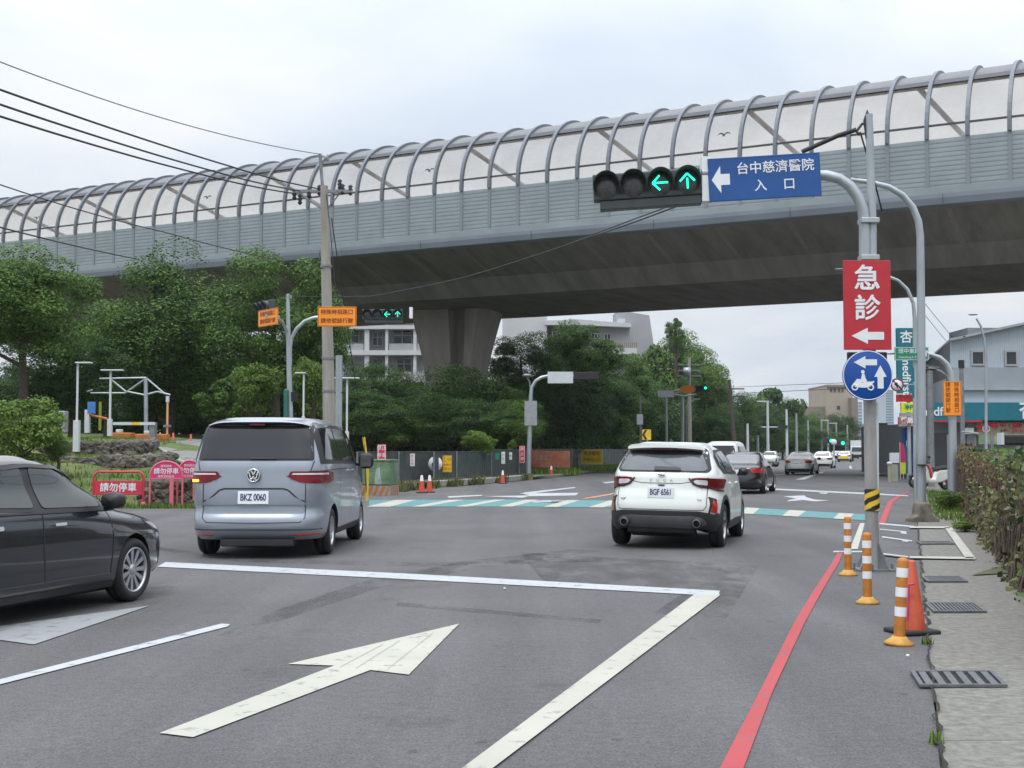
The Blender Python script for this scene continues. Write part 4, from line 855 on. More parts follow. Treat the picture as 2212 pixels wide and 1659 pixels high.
# distant light truck with white box, facing us
def truck():
    g = thing('truck', 'small white box truck coming towards us far down the road', 'truck')
    MB().bbox((-2.6, -1.0, .95), (1.0, 1.0, 3.0)).build('cargo_box', M['white_box'], g, bevel=.03)
    cb = MB(); cb.prism([(1.1, .6), (2.6, .6), (2.6, 1.35), (2.3, 2.1), (1.1, 2.15)], -.9, .9, 'y'); cb.build('cab', M['white_box'], g, bevel=.04)
    MB().add([(2.615, -.78, 1.38), (2.615, .78, 1.38), (2.335, .74, 2.02), (2.335, -.74, 2.02)], [(0, 1, 2, 3)]).build('windscreen', M['glass'], g)
    MB().bbox((2.6, -.8, .6), (2.68, .8, .95)).build('bumper', M['black'], g)
    MB().bbox((-2.6, -.4, .6), (1.1, .4, .95)).build('chassis', M['black'], g)
    for x in (-1.6, 1.8):
        for s in (-1, 1): wheel(g, x, s * .8, .38, .24, s, 5)
    return g
t1 = truck(); set_at(t1, 1853, 190, 197)
def orange_truck():
    g = thing('truck', 'orange and black light truck seen from behind just right of the signal pole', 'truck')
    MB().bbox((0, -.88, .75), (2.2, .88, 1.25)).build('tailgate', M['orange_car'], g, bevel=.03)
    MB().bbox((.1, -.8, .42), (3.9, .8, .74)).build('chassis', M['black'], g)
    cb = MB(); cb.prism([(2.3, .75), (3.9, .75), (3.9, 1.2), (3.6, 1.95), (2.4, 1.98)], -.82, .82, 'y'); cb.build('cab', M['black'], g, bevel=.05)
    MB().bbox((2.285, -.45, 1.4), (2.3, .45, 1.8)).build('rear_window', M['glass_grey'], g)
    f = MB()
    for s in (-.84, .84): f.cyl((.1, s, 1.25), (.1, s, 1.7), .03); f.cyl((.1, s, 1.7), (2.2, s, 1.7), .03)
    f.cyl((.1, -.84, 1.7), (.1, .84, 1.7), .03); f.build('cargo_rack', M['galv_dark'], g)
    for s in (-1, 1): MB().box((-.01, s * .7, .62), (.04, .22, .1)).build('taillight', M['lamp_red2'], g)
    for x in (.8, 3.2):
        for s in (-1, 1): wheel(g, x, s * .72, .33, .2, s, 5)
    return g
o1 = orange_truck(); set_at(o1, 1890, 97, 17)
# ------------------------------------------------------------------ viaduct
VK = 2.62e-6 / (CH / 1.5)
VY0 = 1 / (VK * (2010 + 3804)); V0 = Vector((GX(2010, VY0), VY0, 0))
va = math.atan2(-2800 / 5652.0, 4910 / 5652.0)
vd = thing('viaduct', 'long concrete and steel viaduct with an arched translucent noise canopy crossing over the road', 'viaduct', tuple(V0), va)
vd.rotation_euler = (0, .0052, va)
def SX(px): q = (px - CX) / F; return (q * V0.y - V0.x) / (.8687 + .4954 * q)          # place along the viaduct seen at a picture column
SP = 2.0 * CH / 1.5
S0, S1 = -52 * SP, 7 * SP            # local x runs to the right, local y away from us
def vsweep(prof, x0, x1, n, name, m, closed=True, sm=False):
    mb = MB(); k = len(prof); vs = []; fs = []
    for i in range(n + 1):
        x = x0 + (x1 - x0) * i / n; vs += [(x, p[0], p[1]) for p in prof]
    for i in range(n):
        for j in range(k if closed else k - 1):
            a, b = i * k + j, i * k + (j + 1) % k; fs.append((a, b, b + k, a + k))
    if closed: fs += [tuple(range(k)), tuple(reversed(range(n * k, n * k + k)))]
    mb.add(vs, fs, 0, sm); return mb.build(name, m, vd, fix=closed)
XL, XR = -75 * SP, 14 * SP
vsweep([(.12, 14.36), (4.5, 13.0), (6.0, 11.92), (20.0, 11.92), (21.5, 13.0), (26.0, 14.36), (26.0, 14.9), (.12, 14.9)], XL, XR, 40, 'box_girder', M['girder'])
for (a, b) in (((.4, 14.28), (4.45, 13.02)), ((21.6, 13.04), (25.7, 14.28))):
    ya, za = a; yb, zb = b; x = 0
    sb = MB().add([(x, ya, za - .02), (x + .3, ya, za - .02), (x + .3, yb, zb - .02), (x, yb, zb - .02), (x, ya, za + .1), (x + .3, ya, za + .1), (x + .3, yb, zb + .1), (x, yb, zb + .1)], [(0, 1, 2, 3), (0, 4, 5, 1), (2, 6, 7, 3), (0, 3, 7, 4), (1, 5, 6, 2)])
    o = sb.build('deck_strut', M['strut'], vd); x = XL + 1; o.location = (x, 0, 0)
    while x + 4.3 < XR: x += 4.3; q = o.copy(); q.location = (x, 0, 0); col.objects.link(q)
vsweep([(-.18, 15.0), (-.18, 14.78), (-.10, 14.45), (.10, 14.33), (.5, 14.31), (.5, 15.0)], XL, XR, 60, 'fascia', M['fascia'])
gp = MB()
x = XL
while x < XR: gp.box((x, -.185, 14.72), (.02, .02, .5)); x += 8.2
gp.build('fascia_joint', M['seam'], vd)
# acoustic panels: corrugated sheet as one long run
pr = []; z = 14.96
nrow = 12; dz = (17.93 - z) / nrow
for k in range(nrow):
    a = z + k * dz; pr += [(-.06, a + .01), (-.066, a + dz * .3), (-.06, a + dz * .93), (-.045, a + dz * .95), (-.045, a + dz * .99)]
pr += [(.06, 17.93), (.06, 14.96)]
vsweep(pr, XL, XR, 2, 'acoustic_panel', M['acoustic'])
vsweep([(-.16, 15.35), (-.16, 15.0), (-.02, 15.0), (-.02, 15.35)], XL, XR, 2, 'kerb_plate', M['acoustic'])
AX, BZ, ZC = 4.4, 4.25, 18.2
def arc(t): return (AX - AX * cos(t), ZC + BZ * sin(t))          # t from 0 at the side to 90 degrees at the crown
TR = math.acos((AX - 1.28) / AX)
# one rib, copied along the viaduct
rb = MB(); pth = [(-.03, 15.3), (-.03, 17.9), (-.03, 17.94), (-.03, 18.2)] + [(arc(t)[0] - .03, arc(t)[1]) for t in np.linspace(.08, pi / 2, 16)]
w_, d_ = .10, .18
for i in range(len(pth) - 1):
    (y0, z0), (y1, z1) = pth[i], pth[i + 1]
    def nrm(k):
        a, b = pth[max(k - 1, 0)], pth[min(k + 1, len(pth) - 1)]; t = Vector((b[0] - a[0], b[1] - a[1])).normalized(); return Vector((-t.y, t.x))
    n0, n1_ = nrm(i), nrm(i + 1)
    if i == 0: rings = []
    low = z1 < 17.95; dd_ = .085 if low else d_; n_v = len(rb.v)
    o0 = Vector((y0, z0)) + n0 * dd_; i0 = Vector((y0, z0)) - n0 * .05; o1 = Vector((y1, z1)) + n1_ * dd_; i1 = Vector((y1, z1)) - n1_ * .05
    rb.add([(-w_, o0.x, o0.y), (w_, o0.x, o0.y), (w_, i0.x, i0.y), (-w_, i0.x, i0.y), (-w_, o1.x, o1.y), (w_, o1.x, o1.y), (w_, i1.x, i1.y), (-w_, i1.x, i1.y)],
           [(0, 1, 5, 4), (1, 2, 6, 5), (2, 3, 7, 6), (3, 0, 4, 7)], 1 if low else 0)
rib0 = rb.build('rib', [M['rib'], M['rib_low']], vd)
k = 0
for i in range(-70, 8):
    if i == 0: continue
    o = rib0.copy(); o.location = (i * SP, 0, 0); col.objects.link(o)
vsweep([(-.05, 18.62), (-.05, 18.72), (.06, 18.72), (.06, 18.62)], XL, XR, 2, 'mid_rail', M['darkrail'])
a, b = arc(TR), arc(TR + .06)
vsweep([(a[0] - .16, a[1] - .02), (b[0] - .10, b[1] + .08), (b[0] + .08, b[1] - .06), (a[0] + .10, a[1] - .16)], XL, XR, 2, 'top_rail', M['darkrail'])
vsweep([(AX, ZC + BZ - .08), (AX + .12, ZC + BZ - .08), (AX + .12, ZC + BZ + .08), (AX, ZC + BZ + .08)], XL, XR, 2, 'edge_rail', M['darkrail'])
pan = [arc(t) for t in np.linspace(TR + .06, pi / 2, 7)]
vsweep([(p[0], p[1] + .02) for p in pan] + [(p[0], p[1] - .03) for p in reversed(pan)], XL, XR, 2, 'canopy_strip', M['canopy'])
pan = [(0, 17.93), (0, 18.2)] + [arc(t) for t in np.linspace(.06, TR, 12)]
mb = MB()
for i in range(-70, 8):
    x0, x1 = i * SP + .09, (i + 1) * SP - .09
    for j in range(len(pan) - 1): mb.quad((x0, pan[j][0], pan[j][1]), (x1, pan[j][0], pan[j][1]), (x1, pan[j + 1][0], pan[j + 1][1]), (x0, pan[j + 1][0], pan[j + 1][1]))
mb.build('translucent_panel', M['poly'], vd, fix=False)
b0 = MB().tube([(0, 1.35, 21.15), (1.5, 6.4, 19.3)], .15, 8).tube([(1.5, 6.4, 19.4), (1.5, 6.4, 14.8)], .13, 8).build('brace', M['rib'], vd); b0.location = (SX(1975) + .1, 0, 0)
for px in (1600, 1270, 980, 728, 535, 318, 130, -30):
    o = b0.copy(); o.location = (SX(px), 0, 0); col.objects.link(o)
vsweep([(25.9, 14.9), (25.9, 15.9), (26.1, 15.9), (26.1, 14.9)], XL, XR, 2, 'far_parapet', M['acoustic'])
# bird silhouettes stuck to the panes
bp = [(-.42, .02), (-.30, .14), (-.12, .17), (-.03, .08), (.03, .08), (.12, .17), (.32, .14), (.42, .0), (.28, .07), (.12, .06), (.06, -.03), (.1, -.12), (-.02, -.08), (-.1, -.12), (-.07, -.03), (-.14, .06), (-.30, .06)]
bt = MB(); yy, zz = arc(.33); tl = Matrix.Rotation(-.33, 3, 'X')
bt.add([tl @ Vector((p[0], 0, p[1])) for p in bp], [tuple(range(len(bp)))]); b1_ = bt.build('bird_sticker', M['ink'], vd, fix=False); first = True
for px in (1563, 920, 436, 66):
    o = b1_ if first else b1_.copy(); o.location = (SX(px), yy - .07, zz)
    if not first: col.objects.link(o)
    first = False
# pier
pc = (-.0, 0)
Yp = 99.0; pw = at(985, 760, Yp); dx = Vector((pw.x, pw.y, 0)) - V0; ca, sa = cos(-va), sin(-va); PX, PYy = dx.x * ca - dx.y * sa, dx.x * sa + dx.y * ca
pp = MB()
def sect(hw, hd, z): c = .55; g_ = .35; return [(-hw, -hd + c, z), (-hw + c, -hd, z), (hw * .05, -hd, z), (hw * .12, -hd + 1.1, z), (hw * .42, -hd + 1.1, z), (hw * .5, -hd, z), (hw - c, -hd, z), (hw, -hd + c, z), (hw, hd - c, z), (hw - c, hd, z), (-hw + c, hd, z), (-hw, hd - c, z)]
rows = [(2.15, 1.5, -.5), (2.15, 1.5, 6.0), (2.25, 1.6, 7.8), (2.6, 1.9, 9.6), (2.95, 2.2, 11.2), (3.15, 2.4, 11.95)]
vs = []; fs = []
for r_ in rows: vs += sect(*r_)
for i in range(len(rows) - 1):
    for j in range(12): fs.append((i * 12 + j, i * 12 + (j + 1) % 12, (i + 1) * 12 + (j + 1) % 12, (i + 1) * 12 + j))
pp.add(vs, fs); pp.build('pier', M['pier'], vd, loc=(PX, PYy, 0), rz=R(12))
# ------------------------------------------------------------------ trees
def crown_mesh(name, seed, n, leaf, nclump, mats, shape=(1, 1, 1), droop=0, low=.25, tall=0):
    """leaf sized faces gathered in clumps spread through a unit crown (radius 1, base at z 0, top near 2*shape z)"""
    rng = np.random.default_rng(seed)
    cs = []
    while len(cs) < nclump:
        p = rng.uniform(-1, 1, 3); r = np.linalg.norm(p)
        if r < 1 and (r > .35 or rng.random() < .25):
            if tall and np.hypot(p[0], p[1]) > 1.0 - .7 * max(0, p[2]): continue
            cs.append(p)
    cs = np.array(cs); cr_ = rng.uniform(.2, .42, nclump)
    idx = rng.integers(0, nclump, n); d = rng.normal(size=(n, 3)); d /= np.linalg.norm(d, axis=1)[:, None]
    d[:, 2] = np.where(rng.random(n) < .6, np.abs(d[:, 2]), d[:, 2])
    rad = cr_[idx] * rng.uniform(.55, 1.08, n) ** .6
    P = cs[idx] * .86 + d * rad[:, None] * np.array([1, 1, .75])
    P = P * np.array(shape); P[:, 2] += shape[2]
    nrm = d + rng.normal(size=(n, 3)) * .55 + np.array([0, 0, .35]); nrm /= np.linalg.norm(nrm, axis=1)[:, None]
    t = np.cross(nrm, rng.normal(size=(n, 3))); t /= np.linalg.norm(t, axis=1)[:, None]; b = np.cross(nrm, t)
    s = leaf * rng.uniform(.6, 1.3, n)[:, None]
    V = np.stack([P - t * s, P - b * s * .55 + nrm * s * .15, P + t * s, P + b * s * .55 + nrm * s * .15], 1).reshape(-1, 3)
    me = bpy.data.meshes.new(name); me.vertices.add(n * 4); me.vertices.foreach_set('co', V.ravel().astype('f'))
    me.loops.add(n * 4); me.loops.foreach_set('vertex_index', np.arange(n * 4, dtype='i')); me.polygons.add(n)
    me.polygons.foreach_set('loop_start', np.arange(0, n * 4, 4, dtype='i')); me.polygons.foreach_set('loop_total', np.full(n, 4, dtype='i'))
    for m in mats: me.materials.append(m)
    me.update(); me.validate(); return me
CR = {}
for k_, (sd_, n_, lf, nc, ms, kw) in {'dark1': (1, 46000, .0205, 60, ['leaf_dark'], {}), 'dark2': (2, 46000, .0205, 64, ['leaf_dark'], {'shape': (1, 1, 1.25)}), 'mid1': (3, 46000, .0205, 64, ['leaf_mid'], {}), 'mid2': (4, 46000, .0205, 56, ['leaf_mid'], {'shape': (1, 1, 1.2)}),
                                     'cone': (5, 38000, .0215, 66, ['leaf_mid'], {'shape': (1, 1, 1.6), 'tall': 1}), 'light': (6, 9000, .045, 34, ['leaf_light'], {}), 'open': (7, 7000, .05, 30, ['leaf_mid'], {'shape': (1, 1, 1.1)}), 'palmy': (8, 6000, .06, 26, ['leaf_dark'], {'shape': (1, 1, .55)})}.items():
    CR[k_] = crown_mesh('crown_' + k_, sd_, n_, lf, nc, [M[x] for x in ms], **kw)
def tree(name, label, kind, px, Y, top, wpx, base=None, group=None, z0=0., thick=1., spin=None, cat='tree'):
    """crown spans wpx around px and reaches up to the picture height top; base is the picture height of its underside"""
    if px > 1150 and cat in ('tree',) and Y < 140: Y = max(Y, float(np.interp(px, [1150, 1235, 1345, 1400, 1560], [84, 96, 118, 135, 165])) + 9)
    x = GX(px, Y); r = wpx * 1.12 / F * Y / 2; zt = ZH(top, Y); zb = ZH(base, Y) if base else z0 + (zt - z0) * .18
    t = thing(name, label, cat, (x, Y, z0), 0, group)
    c = bpy.data.objects.new('crown', CR[kind]); col.objects.link(c); c.parent = t
    zmax = max(v_.co.z for v_ in CR[kind].vertices) if kind not in CRH else CRH[kind]; CRH[kind] = zmax
    c.scale = (r * .95, r * .95, (zt - zb) / zmax); c.location = (0, 0, zb - z0); c.rotation_euler = (0, 0, random.uniform(0, 6.28) if spin is None else spin)
    mb = MB(); h = zt - z0; tr = max(.06, .026 * h) * thick; random.seed(int(px * 7 + Y)); p0 = Vector((0, 0, 0)); p1 = Vector((random.uniform(-.2, .2), random.uniform(-.2, .2), (zb - z0) + .35 * (zt - zb)))
    mb.tube([p0 - Vector((0, 0, .3)), p0.lerp(p1, .5) + Vector((.1, 0, 0)), p1, p1 + Vector((0, 0, .35 * (zt - zb)))], [tr * 1.15, tr * .85, tr * .6, tr * .2], 8)
    for k in range(6):
        a = k * 2 * pi / 6 + random.uniform(-.4, .4); st = p0.lerp(p1, random.uniform(.6, .98)); e_ = st + Vector((cos(a) * r * .6, sin(a) * r * .6, (zt - zb) * random.uniform(.2, .5)))
        mb.tube([st, st.lerp(e_, .5) + Vector((0, 0, -.15)), e_], [tr * .5, tr * .32, tr * .1], 6)
    mb.build('trunk', M['bark'], t, fix=False)
    return t
CRH = {}
T = tree; G_ = 'trees of the roadside wood'
T('tree', 'tall round bright green tree at the left edge beside the arched canopy', 'mid1', 45, 56, 528, 330, 800, z0=2)
T('tree', 'dark conical tree rising in front of the viaduct, tallest of the left wood', 'cone', 362, 64, 505, 330, 900, z0=2)
T('tree', 'broad green tree just left of the concrete utility pole', 'mid2', 592, 62, 532, 300, 880, z0=1)
T('tree', 'lower green tree filling the gap between the edge tree and the conical tree', 'mid1', 228, 66, 665, 200, 880, z0=2)
T('tree', 'dark spreading tree behind the white lamp posts of the car park entrance', 'dark1', 150, 60, 715, 280, 905, z0=2)
T('tree', 'dark tree behind the parking gantry', 'dark2', 330, 72, 690, 260, 915, z0=2)
T('tree', 'dark tree between the gantry and the double armed signal mast', 'dark1', 470, 74, 680, 260, 925, z0=1.5)
T('tree', 'dark leafy tree directly behind the concrete utility pole', 'mid1', 665, 66, 650, 170, 900, z0=1)
T('tree', 'deep green shadowed tree low behind the double armed signal mast', 'dark1', 560, 70, 760, 240, 930, z0=1)
T('tree', 'small yellow green tree left of the double armed signal mast', 'light', 553, 56, 782, 110, 905, z0=1.2)
T('tree', 'small yellow green tree between the signal mast and the concrete pole', 'light', 668, 56, 768, 80, 905, z0=1.2)
T('tree', 'olive tinted tree above the far end of the parking ramp', 'open', 490, 60, 810, 120, 925, z0=1.2)
T('tree', 'dark tree below the white hospital building, right of the utility pole', 'dark2', 812, 84, 778, 190, 960)
T('tree', 'dark wide tree above the green utility cabinet', 'dark1', 900, 88, 815, 210, 965)
T('tree', 'dark dense tree hiding the foot of the viaduct pier', 'dark2', 990, 84, 783, 210, 965)
T('tree', 'shadowy tree right of the viaduct pier foot', 'dark1', 1080, 86, 820, 180, 968)
T('tree', 'green tree beside the right edge of the viaduct pier', 'mid2', 1130, 108, 712, 180, 900)
T('tree', 'dark tree behind the white sign back of the curved pole', 'dark1', 1190, 92, 795, 200, 965)
T('tree', 'leafy green tree in front of the hospital roof eave', 'mid1', 1250, 112, 686, 190, 880)
T('tree', 'dark tree between the curved pole and the yellow fence banner', 'dark2', 1285, 94, 800, 180, 970)
T('tree', 'green tree below the hospital balcony', 'mid2', 1325, 115, 752, 180, 940)
T('tree', 'bright topped tall tree, rightmost against the sky under the viaduct', 'mid1', 1475, 118, 706, 170, 930)
T('tree', 'loose leaved tree at the right end of the hospital', 'open', 1415, 120, 742, 120, 930)
T('tree', 'thin sprig topped tree sticking out above the wood', 'open', 1462, 121, 686, 44, 760)
T('tree', 'dark tree behind the yellow chevron sign', 'dark1', 1390, 100, 815, 200, 975)
T('tree', 'dark tree behind the orange oval sign and far green signal', 'dark2', 1500, 112, 790, 170, 975)
T('tree', 'green tree at the right end of the near wood beneath the open sky', 'mid1', 1545, 125, 770, 70, 960)
T('bush', 'light green leafy sapling sprouting behind the dark hoarding', 'light', 1036, 68, 928, 68, 985, cat='bush')
T('bush', 'tiny sapling behind the hoarding beside the red and white striped sign', 'light', 1106, 76, 948, 18, 978, cat='bush')
T('bush', 'spreading green shrub behind the fence, right of the yellow banner', 'mid1', 1328, 122, 905, 90, 985, cat='bush')
T('bush', 'yellow green bush at the left edge above the dark grey saloon', 'light', 48, 38, 852, 185, 1020, z0=.6, cat='bush')
T('bush', 'smaller green bush tucked at the right foot of the yellow green bush', 'mid1', 122, 39, 935, 60, 1000, z0=.8, cat='bush')
for i, (px, Y, tp, w, kd, lb) in enumerate([(1590, 170, 855, 60, 'dark1', 'dark tree around the far wooden utility pole'), (1632, 210, 858, 60, 'mid2', 'green tree just left of the palm topped far tree'), (1668, 230, 846, 90, 'palmy', 'feathery dark tree standing highest along the far left roadside'),
                                            (1655, 200, 880, 70, 'dark2', 'dark tree under the feathery far tree'), (1705, 240, 868, 60, 'dark1', 'dark tree right of the feathery far tree'), (1748, 260, 898, 60, 'mid1', 'green roadside tree below the tan building lower wing'),
                                            (1790, 280, 902, 60, 'dark1', 'dark roadside tree below the tan tower'), (1832, 300, 908, 44, 'dark2', 'last dark tree below the right corner of the tan tower'), (1615, 190, 905, 60, 'dark1', 'low dark tree right of the far wooden utility pole'), (1560, 150, 880, 60, 'dark2', 'dark tree at the road end of the near wood')]):
    T('tree', lb, kd, px, Y, tp - 12, w * 1.45, 984)
for i, (px, Y, tp, w, kd, lb) in enumerate([(1690, 215, 915, 70, 'dark1', 'low dark tree behind the far lamp columns, left one'), (1735, 235, 925, 70, 'dark2', 'low dark tree behind the far lamp columns, middle one'), (1785, 255, 935, 70, 'dark1', 'low dark tree behind the far lamp columns, right one'), (1915, 230, 935, 34, 'light', 'light green street tree left of the colourful shop banners')]):
    T('tree', lb, kd, px, Y, tp - 10, w * 1.5, 984)
for px, tp, w, kd in ((790, 835, 170, 'dark1'), (850, 870, 160, 'mid1'), (935, 845, 170, 'dark2'), (1035, 858, 170, 'dark1'), (1110, 862, 170, 'mid2'), (1170, 825, 150, 'dark2'), (1235, 800, 170, 'dark1'), (1290, 845, 150, 'mid1'), (1350, 800, 160, 'dark2'), (1440, 790, 150, 'dark1'), (1500, 830, 140, 'mid2'), (1555, 880, 90, 'dark1')):
    T('tree', 'dark low crowned tree in the shade of the taller wood beyond the hoarding', kd, px, 80 if px < 1150 else 90, tp, w, 978, group='low trees of the shaded wood')
for px, tp, w, kd in ((-30, 760, 200, 'dark1'), (75, 800, 200, 'dark2'), (250, 790, 200, 'dark1'), (400, 800, 190, 'dark2'), (520, 830, 170, 'dark1'), (640, 840, 160, 'dark2'), (730, 830, 150, 'dark1')):
    T('tree', 'dark low crowned tree in the shade of the left wood above the ramp', kd, px, 80, tp, w, 955, group='low trees above the ramp', z0=1.8)
# more of the wood, seen only as darkness between the trunks
rngs = random.Random(5)
def masswood(name, label, pts, leafm, n, size):
    """thick low growth under the trees; a mass nobody could count"""
    P = []; rng = np.random.default_rng(11)
    for (px, Y, tp, wp, z0) in pts:
        x = GX(px, Y); r = wp / F * Y / 2; zt = ZH(tp, Y); k = n
        nb = 26; bc = np.column_stack([rng.uniform(-r, r, nb), rng.uniform(-3, 3, nb), rng.uniform(.2, .95, nb) * (zt - z0)]); br_ = rng.uniform(.35, 1.0, nb) * min(r, 2.4)
        ii = rng.integers(0, nb, k); d = rng.normal(size=(k, 3)); d /= np.linalg.norm(d, axis=1)[:, None]
        q = bc[ii] + d * (br_[ii] * rng.uniform(.6, 1.05, k))[:, None]; q[:, 2] = np.clip(q[:, 2], 0.02, zt - z0 + .3)
        P.append(np.column_stack([q[:, 0] + x, q[:, 1] + Y, q[:, 2] + z0]))
    P = np.concatenate(P); m = len(P); nr = rng.normal(size=(m, 3)); nr /= np.linalg.norm(nr, axis=1)[:, None]
    t = np.cross(nr, rng.normal(size=(m, 3))); t /= np.linalg.norm(t, axis=1)[:, None]; b = np.cross(nr, t); s = size * rng.uniform(.6, 1.3, m)[:, None]
    V = np.stack([P - t * s, P - b * s * .55, P + t * s, P + b * s * .55], 1).reshape(-1, 3)
    me = bpy.data.meshes.new(name); me.from_pydata(V.tolist(), [], np.arange(m * 4).reshape(-1, 4).tolist()); me.materials.append(leafm); me.update()
    o = bpy.data.objects.new(name, me); col.objects.link(o); return tag(o, label, 'undergrowth', None, 'stuff')
masswood('undergrowth', 'dark undergrowth filling the wood below the tree crowns',
         [(px, float(np.interp(px, [760, 1150, 1235, 1345, 1400, 1600], [84, 96, 112, 134, 150, 180])) + 4 * rngs.random(), 905 + 30 * rngs.random(), 130, 0) for px in range(770, 1580, 50)] + [(px, 84 + 6 * rngs.random(), 860 + 50 * rngs.random(), 180, 1.5) for px in range(-80, 760, 80)], M['leaf_dark'], 3000, .14)
# ------------------------------------------------------------------ left bank: terrain, stone walls, ramp
CP = [(-80, 1010, 38), (100, 1000, 41), (200, 1030, 39), (300, 1034, 39), (400, 1040, 38.5), (430, 1030, 39.5), (200, 988, 43.5), (320, 988, 43.5), (360, 1000, 43), (150, 950, 50), (250, 948, 50), (330, 955, 49), (-100, 960, 50), (0, 955, 50),
      (262, 944, 56), (350, 944, 58), (440, 950, 60), (520, 953, 62), (600, 962, 62), (300, 938, 75), (0, 935, 75), (500, 942, 80), (700, 965, 80), (-200, 935, 75)]
cpv = [tuple(at(*c)) for c in CP] + [(GX(px, 35.4), 35.4, .0) for px in range(-100, 560, 60)] + [(GX(px, 33), 33, -.1) for px in range(-100, 560, 80)] + [(-2, 45, -.1), (-3, 50, 0), (-1, 60, 0), (0, 75, 0), (4, 85, 0), (-1, 40, -.1), (-4, 36, -.1), (8, 90, 0)]
ramp_L = [at(262, 947, 55), at(340, 966, 48), at(398, 1000, 42.5), at(440, 1035, 39), at(505, 1080, 36.2)]
ramp_R = [at(300, 941, 63), at(470, 951, 58), at(590, 975, 52), at(700, 1010, 46.5), at(780, 1056, 41.5)]
for l, r in zip(ramp_L, ramp_R): cpv += [(l.x, l.y, l.z - .12), (r.x, r.y, r.z - .12), ((l.x + r.x) / 2, (l.y + r.y) / 2, (l.z + r.z) / 2 - .14)]
CPN = np.array(cpv)
def hgt(x, y):
    d2 = (CPN[:, 0] - x) ** 2 + (CPN[:, 1] - y) ** 2 + .15; w = 1 / d2 ** 2; return float((w * CPN[:, 2]).sum() / w.sum())
tm = MB(); nx, ny = 90, 90; X0, X1, Y0_, Y1_ = -48, 3, 35.0, 86; vs = []
for j in range(ny + 1):
    for i in range(nx + 1):
        x, y = X0 + (X1 - X0) * i / nx, Y0_ + (Y1_ - Y0_) * (j / ny) ** 1.2; z = hgt(x, y); q_ = min(1, max(0, (CX + F * x / y - 700) / 80)); z = z * (1 - q_) - .3 * q_
        vs.append((x, y, z + .03 * sin(x * 3.1) * cos(y * 2.3)))
tm.add(vs, [(j * (nx + 1) + i, j * (nx + 1) + i + 1, (j + 1) * (nx + 1) + i + 1, (j + 1) * (nx + 1) + i) for j in range(ny) for i in range(nx)], 0, True)
tag(tm.build('grass_bank', M['grass'], fix=False), kind='structure')
rm = MB(); nseg = len(ramp_L)
def lerp_path(pts, n):
    o = []
    for i in range(n + 1):
        t = i / n * (len(pts) - 1); k = min(int(t), len(pts) - 2); o.append(pts[k].lerp(pts[k + 1], t - k))
    return o
LL, RR = lerp_path(ramp_L, 24), lerp_path(ramp_R, 24); vs = []
for l, r in zip(LL, RR): vs += [l.lerp(r, t / 6) for t in range(7)]
rm.add(vs, [(i * 7 + j, i * 7 + j + 1, i * 7 + 8 + j, i * 7 + 7 + j) for i in range(24) for j in range(6)], 0, True)
o = rm.build('ramp_road', M['asphalt_drive'], fix=False); tag(o, kind='structure')
for p in o.data.polygons:
    if p.normal.z < 0: p.flip()
kb = MB(); kb.tube([p + Vector((0, 0, -.01)) for p in LL[:18]], .07, 6); tag(kb.build('ramp_kerb', M['kerb']), kind='structure')
def stonewall(label, path, h0, h1, depth, n, seed, rows=3):
    """rough stones piled along a path of ground points"""
    rn = random.Random(seed); w = thing('stone_wall', label, 'wall', tuple(path[0])); P0 = path[0]; mb = MB()
    core = MB()
    for i in range(len(path) - 1):
        a, b = path[i] - P0, path[i + 1] - P0; dirv = (b - a).normalized(); nn = Vector((-dirv.y, dirv.x, 0))
        q = depth * .35; core.add([a - nn * q, b - nn * q, b + nn * q, a + nn * q, a - nn * q + Vector((0, 0, h0)), b - nn * q + Vector((0, 0, h0)), b + nn * q + Vector((0, 0, h1)), a + nn * q + Vector((0, 0, h1))], [(0, 1, 5, 4), (3, 2, 6, 7), (4, 5, 6, 7), (0, 3, 7, 4), (1, 2, 6, 5)])
    core.build('core', M['stone'], w)
    ln = sum((path[i + 1] - path[i]).length for i in range(len(path) - 1))
    for k in range(n):
        t = rn.random() * (len(path) - 1); i = min(int(t), len(path) - 2); p = path[i].lerp(path[i + 1], t - i) - P0
        r = rn.uniform(.08, .19); z = rn.random() * h0; p = p + Vector((rn.uniform(-.1, .1), -depth * .35 * (1 - z / max(h0, .1) * .6) + rn.uniform(-.08, .06), z))
        bm = bmesh.new(); bmesh.ops.create_icosphere(bm, subdivisions=1, radius=r)
        for v_ in bm.verts: v_.co = Vector((v_.co.x * rn.uniform(1, 1.5), v_.co.y * rn.uniform(.7, 1.1), v_.co.z * rn.uniform(.6, .95)))
        rot = Matrix.Rotation(rn.uniform(0, 3), 3, 'Z') @ Matrix.Rotation(rn.uniform(-.4, .4), 3, 'X')
        mb.add([rot @ v_.co + p for v_ in bm.verts], [tuple(v_.index for v_ in f.verts) for f in bm.faces]); bm.free()
    mb.build('stones', M['stone'], w, fix=False); return w
stonewall('low stone retaining wall at the road edge behind the pink round topped signs', [at(px, 1090, 36) for px in (410, 430)] if False else [Vector((GX(px, 35.9), 35.9 + (.25 * sin(px)), -.05)) for px in (310, 345, 380, 415, 450, 500)], .75, .75, .5, 380, 1)
stonewall('long middle stone wall across the grass bank', [at(px, py, Y) for px, py, Y in ((60, 1018, 41.5), (130, 1014, 41.5), (220, 1012, 41.5), (300, 1010, 41.5), (350, 1008, 42), (372, 1004, 42.4))], .34, .34, .5, 480, 2)
stonewall('upper stone wall curving below the parking gate', [at(px, py, Y) for px, py, Y in ((100, 992, 45.5), (150, 990, 45.5), (220, 988, 45.5), (285, 987, 45.5), (318, 985, 46.2), (332, 980, 48))], .5, .5, .6, 560, 3)
